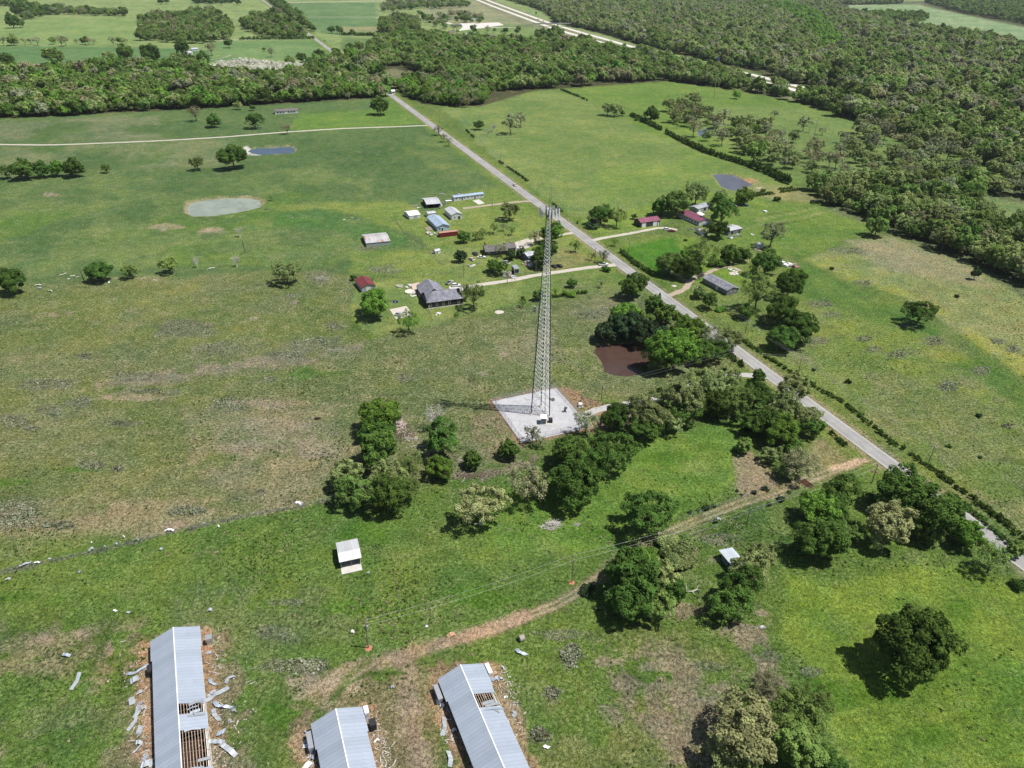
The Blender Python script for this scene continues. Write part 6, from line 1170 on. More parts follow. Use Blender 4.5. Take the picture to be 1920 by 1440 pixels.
T_ = [
# the group round the farm track and the middle meadow
(1219,953,43,'G','round dense dark tree alone at the bend of the farm track'),
(1722,1203,66,'g','large dark round tree standing alone in the lower right lawn'),
(1188,1078,50,'g','big dark green tree, left of the clump below the farm track'),(1180,1125,38,'g','lower left dark green tree of the clump below the farm track'),
(1240,1078,34,'y','olive-gold tree in the middle of the clump below the farm track'),(1262,1108,26,'g','dark green tree at the right edge of the clump below the farm track'),(1232,1128,32,'k','shaded green tree at the foot of the clump below the farm track'),(1205,1050,26,'b','brighter green treetop at the back of the clump below the farm track'),
(1392,1090,36,'G','dark olive tree at the lower left of the tin shed'),(1410,1062,32,'y','olive tree just below the tin shed'),(1428,1038,26,'y','thin pale olive tree right of the tin shed, spreading over its roof'),(1374,1128,34,'G','dark lower tree of the leaning group below the tin shed'),
(905,938,42,'o','pale gold oak with white broken limbs in the green meadow'),
(1084,900,46,'g','largest dark green tree between the tower yard and the bright meadow'),(1070,848,32,'g','dark green tree just below the tower yard corner'),(1150,838,40,'G','dense green tree right of the largest one below the tower yard'),(1108,862,28,'g','green tree between the two big crowns below the tower yard'),(990,900,38,'n','grey-brown olive tree below the tower yard'),(1015,905,18,'m','mid green tree tucked against the grey-brown olive tree'),
(954,842,18,'g','small dark tree at the lower left corner of the tower yard'),(886,862,17,'g','small dark cedar-like tree left of the tower yard, by the brown litter'),(824,876,23,'b','bright yellow-green small tree by the dry ditch'),(768,866,29,'S','feathery green tree with visible stem below the collapsed shed'),
(829,815,34,'G','round dark green tree beside the dead top'),(714,778,34,'b','green tree with bright top, upper left of the collapsed shed'),(708,800,26,'g','dark lower part tree beside the bright topped one'),(708,838,38,'g','dense dark green tree left of the collapsed shed hollow'),(722,860,18,'s','grey budding tree in front of the dense dark green tree'),
(650,884,30,'y','olive tree at the left end of the meadow-edge group'),(668,918,34,'k','dark olive tree at the lower left of the meadow-edge group'),(728,886,32,'y','olive tree at the back of the meadow-edge group'),(725,922,38,'G','dense tree in the middle of the meadow-edge group'),(756,912,28,'k','green tree at the right end of the meadow-edge group'),(645,908,20,'G','small dark tree below the left olive tree'),
(998,812,17,'s','thin greyish tree in front of the tower yard, left of two'),(1014,826,12,'s','smaller thin greyish tree in front of the tower yard'),(1100,788,24,'s','thin pale tree at the right corner of the tower yard'),
(1154,778,27,'g','dark green tree by the tower drive'),(1213,770,34,'y','olive oak leaning over the tower drive'),(1210,798,26,'G','dark olive tree below the leaning oak'),(1286,745,38,'y','wide olive oak beside the tower drive'),(1287,770,28,'G','darker tree below the wide olive oak'),(1342,755,27,'g','dark conical green tree in the roadside wood'),(1345,722,32,'y','bare-topped olive oak behind the conical tree'),(1246,738,22,'y','olive oak over the middle of the tower drive'),(1320,712,27,'y','pale bare-topped oak over the tower drive'),(1368,706,24,'y','bare-topped oak at the last bend of the tower drive'),(1192,748,13,'s','small greyish tree at the first bend of the tower drive'),(1262,790,20,'y','small olive tree at the meadow edge below the drive'),
(1380,750,32,'k','mid green tree beside the road, above the meadow'),(1424,704,13,'g','small dark tree at the end of the tower drive'),(1418,740,30,'G','dense olive tree near the end of the tower drive'),(1490,726,28,'y','bare olive tree hanging over the county road'),(1468,765,34,'y','wide pale olive tree beside the county road'),(1510,775,24,'y','olive tree against the county road verge'),(1450,795,30,'g','dark tree in the roadside wood'),(1470,808,30,'b','bright green tree inside the roadside wood'),(1525,800,20,'G','slim dark tree with bare stem next to the county road'),(1450,850,18,'y','pale olive tree at the lower edge of the roadside wood'),(1500,868,30,'n','brownish olive tree by the cattle guard'),(1478,880,18,'y','small pale tree left of the brownish olive tree'),(1490,840,18,'g','green bush-like tree in the roadside wood'),(1395,835,15,'m','small mid green tree on the bare patch'),(1415,785,24,'G','shaded tree at the meadow side of the roadside wood'),(1400,812,12,'h','low shrub at the bare patch edge'),
(1578,916,32,'G','dark grey-green oak below the farm track end'),(1538,952,32,'b','bright green tree left of the dark grey-green oak'),(1540,1008,42,'g','large dark green tree above the lower right lawn'),(1562,965,28,'G','dark tree between the bright and the grey-green one'),(1600,992,22,'k','small olive green tree left of the pale rounded oak'),(1667,975,44,'o','pale gold rounded oak above the lower right lawn'),
(1692,915,44,'g','wide dark tree overhanging the county road'),(1738,950,50,'g','broad dark tree along the county road, right of the pale oak'),(1782,958,32,'g','dark green tree partly hiding the county road'),(1730,985,30,'m','mid green tree below the broad dark roadside tree'),(1817,1000,28,'b','bright green tree where the road shows again'),(1868,1040,34,'S','feathery green tree in the right corner by the road'),(1906,1028,16,'m','small tree against the right edge'),(1914,1098,14,'h','dark shrub at the right photo edge'),(1640,935,12,'h','small dark shrub near the dark crossarm pole'),
(1398,1365,62,'o','big golden-olive oak at the bottom of the photo'),(1495,1335,44,'k','green tree right of the golden-olive oak'),(1532,1308,36,'S','thin green tree at the right of the bottom group'),(1500,1400,44,'m','leafy green tree at the bottom edge'),(1375,1425,40,'y','olive tree at the bottom edge below the golden oak'),(1440,1282,30,'n','broken brownish tree behind the golden-olive oak'),(1400,1290,20,'S','low green tree left of the broken brownish one'),(1555,1430,26,'g','dark tree at the bottom photo edge'),
# pond and roadside
(1134,622,20,'C','dark cedar at the left end of the pond cedars'),(1160,612,24,'C','dark cedar behind the brown pond, second from the left'),(1186,608,28,'C','tall dark cedar behind the brown pond'),(1212,620,26,'C','dark cedar above the right half of the brown pond'),(1236,630,22,'C','dark cedar at the right end of the pond cedars'),(1175,588,26,'b','bright green treetop behind the pond cedars'),(1203,600,20,'m','mid green tree among the pond cedars'),
(1256,655,40,'b','large bright green tree right of the brown pond'),(1283,640,28,'b','bright green tree behind the large one at the pond'),(1240,678,20,'m','green tree over the pond bank'),(1208,692,8,'h','little shrub on the pond bank'),(1305,618,24,'b','bright green tree beside the county road'),(1285,605,18,'b','small bright green tree where the road reappears'),(1330,628,24,'s','whitish budding tree along the county road'),(1345,652,22,'G','dark olive tree beside the short roadside pole'),(1370,632,26,'y','pale bare oak hanging over the road'),(1320,660,22,'g','dark tree between pond and road'),(1270,622,20,'G','dark tree left of the bright roadside ones'),
(1188,532,27,'g','dense dark tree standing at the edge of the county road'),(1226,572,20,'g','dark evergreen scrub left of the road, upper clump'),(1250,588,20,'g','dark evergreen scrub left of the road, lower clump'),(1236,562,8,'c','small cedar between scrub and road'),(1268,590,9,'m','small tree right at the road edge'),
# house on the curved drive
(1332,562,17,'G','dark purple-green tree before the grey mobile home'),(1312,548,12,'m','small tree left of the dark purple-green tree'),(1353,580,9,'j','round bright shrub in front of the grey mobile home'),(1424,540,40,'S','big feathery green tree right of the grey mobile home'),(1482,530,30,'G','dense green tree behind the feathery one'),(1438,492,26,'g','dark green tree at the back of the grey mobile home grove'),(1490,520,22,'b','brighter green tree at the grove edge'),(1465,578,32,'g','dark tree below the feathery one'),(1500,612,34,'g','dark green tree at the lower right of the grove'),(1470,632,26,'g','dark tree at the foot of the grove by the hedge'),(1398,582,16,'g','small green tree with its shadow clear of it'),(1440,600,10,'n','small reddish bare tree in the grove'),
(1258,492,24,'m','green tree at the left of the paddock trees'),(1285,500,24,'g','dark tree in the paddock row'),(1316,476,34,'S','tall feathery tree in the paddock row'),(1292,480,18,'b','bright tree behind the paddock row'),(1370,476,19,'g','dark round tree left of a pair beyond the mobile home'),(1394,476,15,'g','dark round tree right of a pair beyond the mobile home'),(1342,492,14,'h','shrubs beside the paddock row'),(1153,452,8,'B','small thin tree by the paddock corner'),
# farm right of the road
(1127,402,21,'g','dark tree at the left of the purple barn'),(1158,402,20,'S','feathery tree between the dark tree and the purple barn'),(1115,420,14,'x','dark shrubs at the foot of the tree left of the purple barn'),(1241,384,20,'g','dark tree behind the purple barn'),(1270,378,26,'m','round green tree behind the purple roofed home'),(1307,358,25,'y','olive oak behind the purple roofed home'),(1356,388,30,'G','big dark oak amid the farm sheds'),(1350,430,18,'g','dark round tree beside the small white shed'),(1397,366,17,'g','dark green tree near the slate pond'),(1354,363,13,'y','low yellowish tree left of the slate pond tree'),(1385,376,8,'b','small bright bush under the slate pond tree'),(1450,432,27,'s','sparse spreading grey tree behind the camper'),(1322,432,8,'y','small yellowish tree before the purple roofed home'),(1190,405,6,'m','small tree at the corner of the purple barn'),(1457,373,8,'h','shrub on the bank right of the farm'),(1284,450,4,'h','tiny bush on the paddock bank'),
(1728,580,27,'G','dark spiky oak alone at the edge of the yellow field'),(1830,512,8,'C','narrow dark cedar in the tan field',None,1.6),(1794,555,5,'x','tiny dark cedar in the yellow field'),(1645,424,20,'m','round green tree at the wood edge above the yellow field'),(1526,693,4,'x','tiny dark shrub by the hedge pole'),(1592,716,6,'x','tiny dark shrub in the right pasture'),(1836,779,6,'x','black round shrub in the right pasture'),(1780,837,5,'h','small weedy shrub at the right pasture'),(1838,857,4,'x','little dark shrub near the right hedge'),(1487,507,7,'h','scrub strip in the green field'),(1560,503,5,'h','small scrub in the green field'),
# left of the road, farmyard and houses
(21,525,26,'g','dark dense tree at the left photo edge'),(186,507,21,'g','dark leaning tree on the old fence line'),(241,506,15,'k','small olive tree on the old fence line, second'),(314,494,17,'k','small olive tree on the old fence line, third'),(535,505,25,'y','wide sparse olive tree at the right of the old fence line'),(700,566,30,'b','bright green spreading tree in front of the red roofed shed'),(765,598,23,'B','thin yellow-green tree below the pale patio'),(888,550,26,'S','feathery twin tree right of the dark brown house'),(873,545,16,'s','thin grey-green stem tree against the dark brown house'),
(864,480,12,'C','dark conical evergreen on the lawn'),(869,443,12,'g','dark round tree right of the red container'),(955,392,19,'y','big olive oak beside the dirt drive'),(905,435,11,'S','thin tree in the row, first'),(926,425,11,'S','thin tree in the row, second'),(944,424,8,'s','thin tree in the row, third'),(959,430,9,'S','thin tree in the row, fourth'),(892,440,9,'S','thin low tree at the left end of the row'),(1004,442,14,'n','brownish round tree at the junk yard drive'),(1032,438,18,'b','leafy green tree just right of the tower top'),(1045,425,12,'m','green tree between tower and road'),(1080,459,12,'S','feathery small tree on the junk yard lawn'),(925,497,13,'g','dark green tree left of a pair by the navy trailer'),(938,500,15,'G','very dark tree right of a pair by the navy trailer'),(957,477,10,'C','dark evergreen before the low shingled house'),(976,473,10,'C','dark evergreen beside the small cabin'),(940,466,13,'s','pale bare spreading tree over the low shingled house'),(1022,470,22,'g','dark green tree behind the tower, upper'),(1012,487,17,'g','dark green tree hiding the small cabin'),(1072,530,9,'g','small round green tree below the long drive'),(1070,552,9,'j','round bright shrub on the ditch line'),(1010,552,12,'m','green tree behind the tower shaft'),(1041,545,8,'B','thin bright tree on the ditch line'),(1058,548,7,'B','second thin bright tree on the ditch line'),(980,567,8,'S','thin bush-like tree on the ditch line'),(1110,479,8,'n','small bare brownish tree near the road pole'),(1132,478,13,'s','bare spreading tree at the mouth of the long drive'),(1136,505,9,'h','shrub at the mouth of the long drive'),(1128,530,8,'s','small bare tree at the fence corner'),(854,590,5,'j','little green tree on the fence of the dark brown house'),(662,520,6,'g','slim dark tree behind the red roofed shed'),(697,526,4,'m','bush behind the red roofed shed'),(830,450,0.1,'h','') ,
(435,291,25,'g','large round dark tree beside the blue pond'),(368,303,14,'k','small round olive-green tree left of the large round one'),(198,314,9,'k','little tree alone right of the five-tree row'),(137,313,18,'g','right-hand tree of the five-tree row in the far left pasture'),(105,315,15,'b','fourth tree of the five-tree row in the far left pasture'),(78,316,16,'g','third tree of the five-tree row in the far left pasture'),(42,316,20,'g','second tree of the five-tree row in the far left pasture'),(8,318,15,'G','leftmost tree of the five-tree row in the far left pasture'),
(365,209,14,'n','round brownish tree at the foot of the left wood'),(400,225,13,'g','green leaning tree right of the round brownish one'),(476,222,16,'G','dark oak in front of the far white mobile home'),(537,239,10,'n','bare purplish tree on the gravel road'),(445,196,8,'y','thin tan tree at the left wood edge'),(473,201,6,'m','small tree behind the dark oak'),(712,197,17,'g','round green tree by the road where it leaves the wood'),
(822,241,10,'n','upper brownish tree of three left of the county road'),(832,256,8,'n','middle brownish tree of three left of the county road'),(842,264,8,'s','lower bare tree of three left of the county road'),(958,227,19,'s','wide grey budding tree in the big field'),(976,220,14,'s','second grey budding tree behind the wide one'),(898,234,9,'g','dark small tree left of the bare ones in the big field'),
(1140,201,13,'y','left tree of a pair on the field divide'),(1156,203,13,'y','right tree of a pair on the field divide'),(1168,211,6,'m','small bushy tree beside the pair'),(1222,213,15,'g','dark green tree on the field divide'),(1192,224,5,'h','small shrub on the field divide'),
(1381,177,8,'b','single fresh green tree in the upper meadow'),(1453,213,8,'s','small grey tree in the upper meadow'),(1509,228,14,'s','bare grey-green tree left of the steel pole pair'),(1572,202,15,'m','green tree at the upper meadow edge'),(1583,204,11,'m','second green tree at the upper meadow edge'),(1543,243,8,'s','slim bare tree right of the steel pole pair'),(1585,265,12,'s','bare grey tree in the oak meadow'),(1633,243,13,'y','oak at the top of the oak meadow'),(1652,240,12,'y','second oak at the top of the oak meadow'),(1524,190,5,'g','little round bush at the meadow edge'),
(508,370,6,'S','little thin tree right of the grey-green pond'),
(97,102,15,'m','broad bushy tree beside the red dirt of the far left field'),(110,107,11,'m','second bushy tree beside the red dirt'),(232,97,15,'g','round dark tree in the far farmyard row, left'),(281,101,21,'g','round dark tree in the far farmyard row, right'),(205,106,14,'y','tan-green tree left of the far farmyard row'),(164,111,6,'s','little bare tree by the red dirt'),(12,112,14,'g','dark tree at the far left edge above the wood'),
(357,110,10,'m','tree before the far farmhouse'),(380,107,12,'g','dark tree right of the far farmhouse'),(340,88,14,'g','dark tree behind the far farmhouse'),(395,88,12,'n','brownish round tree right of the far farmhouse'),(428,81,8,'g','dark tree on the far lane'),(495,92,4,'m','small tree left of a pair on the far green hill'),(508,95,9,'s','wider tree of a pair on the far green hill'),(630,97,8,'g','dark tree beside the far county road'),(565,107,9,'g','tree left of the far blue roof'),(598,102,11,'g','tree right of the far blue roof'),(542,114,10,'m','low trees left of the far blue roof'),(622,55,7,'g','dark tree where the far lane meets the road'),(636,55,8,'g','second dark tree at the far lane'),(660,58,4,'g','small round tree in the tan far field'),
(655,87,8,'g','dark tree alone in the small far field'),(672,86,9,'m','second tree alone in the small far field'),
(1855,70,9,'g','round dark tree on the far right hill meadow'),(1886,73,9,'g','lone round tree on the far right hill meadow'),(1843,65,8,'g','dark tree beside the lone round one on the hill meadow'),(1903,88,5,'g','small tree at the right edge of the hill meadow'),(1588,18,6,'s','pale tree at the far track'),
]
for row in T_:
    if row[2] > 1: place(*row)
# old row of far field trees, bases along one fence
for i, (u_, w_) in enumerate([(4,8),(23,10),(45,7),(56,6),(68,8),(98,7),(113,10),(121,8),(142,5),(158,8),(164,7),(175,6),(210,8),(224,7),(234,6)]):
    place(u_, 78-w_*.4, w_, 'smns'[i % 4], 'windswept grey-green tree in the long thin row across the far left fields', 'trees in the far fence row')
for u_, v_, w_ in [(14,30,6),(30,22,9),(22,41,12),(36,45,8)]: place(u_, v_-2, w_, 'g', 'dark far tree on the top left meadow', 'dark trees on the top left meadow')
for u_, v_ in [(311,4),(300,5),(447,6),(415,6),(395,6),(372,6)]: place(u_, v_-3, 6, 'g', 'tiny far tree along the top edge', 'tiny trees along the top edge')
# dead and blasted trees
for u_, v_, w_, hs, lb in [(447,430,11,1.1,'pale bare dead tree below the grey-green pond'),(367,488,9,1.3,'forked dead white tree on the old fence line'),(441,484,12,1.15,'ragged dead white tree on the old fence line'),(815,776,24,1.1,'bleached dead crown above the round dark green tree'),(925,235,8,1.2,'bare forked tree in the big field'),(915,244,7,1.0,'low bare tree beside the bare forked one'),(1150,195,1,1,'')]:
    if w_ > 1: place(u_, v_, w_, 'd', lb, None, hs)
for b_, vt, lb in [((460,473),450,'bare leaning snag below the dead trees'),((159,529),501,'straight dead snag left of the dark leaning tree')]:
    p, h0 = hpole(b_, vt); r = tag(empty('dead_snag', p), lb, 'tree'); q = MB(); q.bar((0,0,0), (-.5,0,h0*.6), .28, .2, 7).bar((-.5,0,h0*.6), (-.7,.1,h0), .2, .08, 6).bar((-.5,0,h0*.6), (.4,.2,h0*.85), .1, .04, 5); q.build('trunk', flat('snag_grey', (.12,.11,.1), .9), r)
p = G(903, 985); q = MB(); q.bar((0,0,0),(.2,0,2.2),.3,.25).bar((.2,0,2.2),(-1.2,.4,4.6),.2,.1).bar((.2,0,2.2),(1.4,0,4.2),.2,.1).bar((.2,0,2.2),(.1,1.0,5.2),.18,.08).bar((-.1,.1,.6),(-2.2,-1,1.4),.2,.1).bar((1.4,0,4.2),(1.7,.2,6.0),.1,.05); o = q.build('broken_trunk', DEADWOOD); o.location = p; tag(o, 'bleached broken limbs standing in front of the pale gold oak', 'trunk')
# vine mound
for u_, v_, w_ in [(1255,1020,22),(1275,1035,26),(1290,1052,22),(1265,1048,22)]: place(u_, v_, w_*1.0, 'v', 'low olive mound of tangled vine above the right of the big green clump', 'vine mound above the big green clump', .8)
# field shrubs by the farm track, ditch scrub
for i, (u_, v_, w_) in enumerate([(1323,955,6),(1331,953,3),(1339,951,4),(1436,917,6),(1414,925,5),(1392,930,3),(1465,937,7),(1441,947,4),(1294,963,4),(1309,960,3),(1101,1108,10),(1109,1100,5),(1036,1127,1),(1386,1128,1),(1382,922,3),(1342,981,4),(1480,925,4)]):
    if w_ > 1: place(u_, v_-2, w_*1.1, 'x', 'small dark cedar bush along the farm track fences', 'cedar bushes along the farm track')
# hedgerows: many bushes grown together, each hedge one thing
def hedge(pts, w_, h_, label, pal='g', dens=1.0, gap=0.0, seed=1, px=True):
    r = np.random.default_rng(seed); W = [G(*q) for q in pts]; q = empty('hedgerow', W[0]); tag(q, label, 'hedge'); Vs, Qs, Ts, n = [], [], [], 0
    for a_, b_ in zip(W[:-1], W[1:]):
        L = (b_-a_).length; m_ = max(1, int(L/.8*dens))
        for k in range(m_):
            p = a_.lerp(b_, (k+r.random())/m_)
            if gap and vnoise(np.array([p.x/9.]), np.array([p.y/9.]), 5)[0] < gap: continue
            s = w_*(.45+.75*r.random()); near = 170 if p.y < 260 else 60 if p.y < 420 else 24
            V, Q, t, _ = shrub_data(near, .16 if near == 170 else .26 if near == 60 else .36, int(r.integers(1e6)), 4); V = V*np.array([s, s, h_*(.7+.8*r.random())*1.1])
            V[:, 0] += p.x-W[0].x+r.normal()*.3; V[:, 1] += p.y-W[0].y+r.normal()*.3; Vs.append(V); Qs.append(Q+n); Ts.append(t); n += len(V)
    if Vs: meshobj('foliage', npmesh('hedge', np.concatenate(Vs), np.concatenate(Qs), LEAF[pal], np.concatenate(Ts)), q)
    return q
hedge([(1385,632),(1402,646),(1440,672),(1485,699),(1530,728),(1579,755),(1625,792),(1672,830),(1740,875)], 1.05, 1.15, 'dark roadside hedge right of the county road, middle stretch', gap=.12)
hedge([(1740,875),(1785,909),(1841,950),(1880,978),(1912,1006),(1960,1040)], 1.2, 1.35, 'dark roadside hedge right of the county road, nearest stretch', gap=.1, seed=2)
hedge([(1164,473),(1180,486),(1195,498),(1212,508),(1230,519)], 1.5, 1.9, 'short dark hedge between the county road and the small paddock', seed=3)
hedge([(1280,267),(1323,287),(1365,300),(1407,313)], 2.2, 3.2, 'bushy hedge between the big field and the oaks, upper stretch', seed=4, gap=.25)
hedge([(1407,313),(1445,328),(1473,343),(1493,350)], 2.8, 4.5, 'taller bushy hedge between the big field and the oaks, by the slate pond', seed=5, gap=.2)
hedge([(1180,216),(1205,228),(1240,245),(1280,267)], 2.0, 3.0, 'scrubby hedge along the field divide', seed=6, gap=.45)
hedge([(1050,168),(1080,180),(1112,194)], 1.5, 1.6, 'dotted line of bushes on the field divide near the dark wood', seed=7, gap=.5)
hedge([(870,240),(930,300),(975,330),(1020,366),(1060,405),(1100,430)], 1.0, 1.3, 'thin broken scrub line along the far side of the county road', seed=8, gap=.5)
hedge([(975,562),(1010,562),(1050,556),(1100,550)], 1.2, 1.4, 'dark scrub on the ditch line behind the tower', seed=9, gap=.2)
hedge([(1500,352),(1440,358),(1400,372),(1420,368),(1500,356)], 1.4, 1.4, 'scrub on the bank between slate pond and garden', seed=10, gap=.35)
hedge([(640,66),(680,67),(735,69)], 4, 5, 'far dark hedge of even evergreens across the small far field', seed=11, dens=.6)
hedge([(450,75),(520,74),(590,73)], 3, 4, 'far scrub under the trees of the far lane', seed=12, dens=.5)
hedge([(1330,640),(1350,655),(1372,672),(1395,690)], 1.2, 1.6, 'bushes between the short roadside pole and the county road', seed=13)
hedge([(1530,790),(1560,815),(1585,838)], 1.2, 1.3, 'green bushes on the verge below the roadside wood', seed=14, gap=.3)
hedge([(1800,940),(1850,985),(1900,1030)], 1.0, 1.1, 'low bushes under the nearest roadside trees', seed=15, gap=.3)
# bramble patches: low thorny growth lying in the pasture
def bramble(u_, v_, ru, rv, label, seed):
    r = np.random.default_rng(seed); c0 = G(u_, v_); n = int(min(700, 40+ru*rv*.7)); P = []
    while len(P) < n:
        a_, b_ = r.uniform(-1, 1, 2)
        if a_*a_+b_*b_ > 1-.6*r.random(): continue
        P.append((u_+a_*ru, v_+b_*rv))
    W = GA(P)-np.array(c0[:2]); d = r.normal(size=(n, 3)); d[:, 2] = abs(d[:, 2])+.3; d /= np.linalg.norm(d, axis=1)[:, None]
    k = vnoise(W[:, 0]/2.2+seed, W[:, 1]/2.2) > .42; W = W[k]; d = d[k]
    if len(W) < 5: return
    V, Q = leafquads(np.concatenate([W, r.random((len(W), 1))*.35+.05], 1), d, .30, r)
    o = meshobj('bramble_patch', npmesh('bramble', V, Q, BRM, np.repeat(r.random(len(W)), 4))); o.location = c0; tag(o, label, 'bramble', 'bramble patches in the pastures')
BRM = leafmat('bramble_grey_green', (.14, .165, .085), (.27, .28, .2), .1)
for i, q in enumerate(BRAM):
    if q[1] < 1000 or q[0] in (1035, 1010, 560, 1070): bramble(*q, 'low grey-green bramble patch lying flat in the %s' % ('rough left pasture' if q[0] < 640 and q[1] < 1000 else 'right pasture beyond the county road' if q[0] > 1420 and q[1] < 900 else 'meadow near the poultry houses' if q[1] > 1000 else 'ground around the lattice tower'), 300+i)
# ---------------------------------------------------------------- woods
def wood_points(poly, sp, seed, excl=(), jit=.45):
    P = np.asarray(poly, float); W = GA(P); r = np.random.default_rng(seed)
    x0, y0 = W.min(0); x1, y1 = W.max(0); X, Y = np.meshgrid(np.arange(x0, x1, sp), np.arange(y0, y1, sp)); X = X.ravel()+r.uniform(-jit, jit, X.size)*sp; Y = Y.ravel()+r.uniform(-jit, jit, Y.size)*sp
    u_, v_ = PX(X, Y); k = inpoly(u_, v_, P) & (Y > 60) & (u_ > -60) & (u_ < 1980) & (v_ > -12)
    for e_ in excl: k &= ~inpoly(u_, v_, e_)
    rd = segd(X, Y, [tuple(G(*q)[:2]) for q in ROADL]) > 9; k &= rd
    k &= segd(X, Y, [tuple(G(*q)[:2]) for q in HWL]) > (13 if seed in (32, 38, 39) else 36 if seed != 33 else 40)
    return X[k], Y[k], u_[k], v_[k]
BLOS = [(388,133),(420,122),(470,119),(520,126),(580,128),(575,141),(520,148),(470,146),(420,143),(395,140)]
HOLE = [(1450,52),(1560,80),(1600,105),(1500,62)]
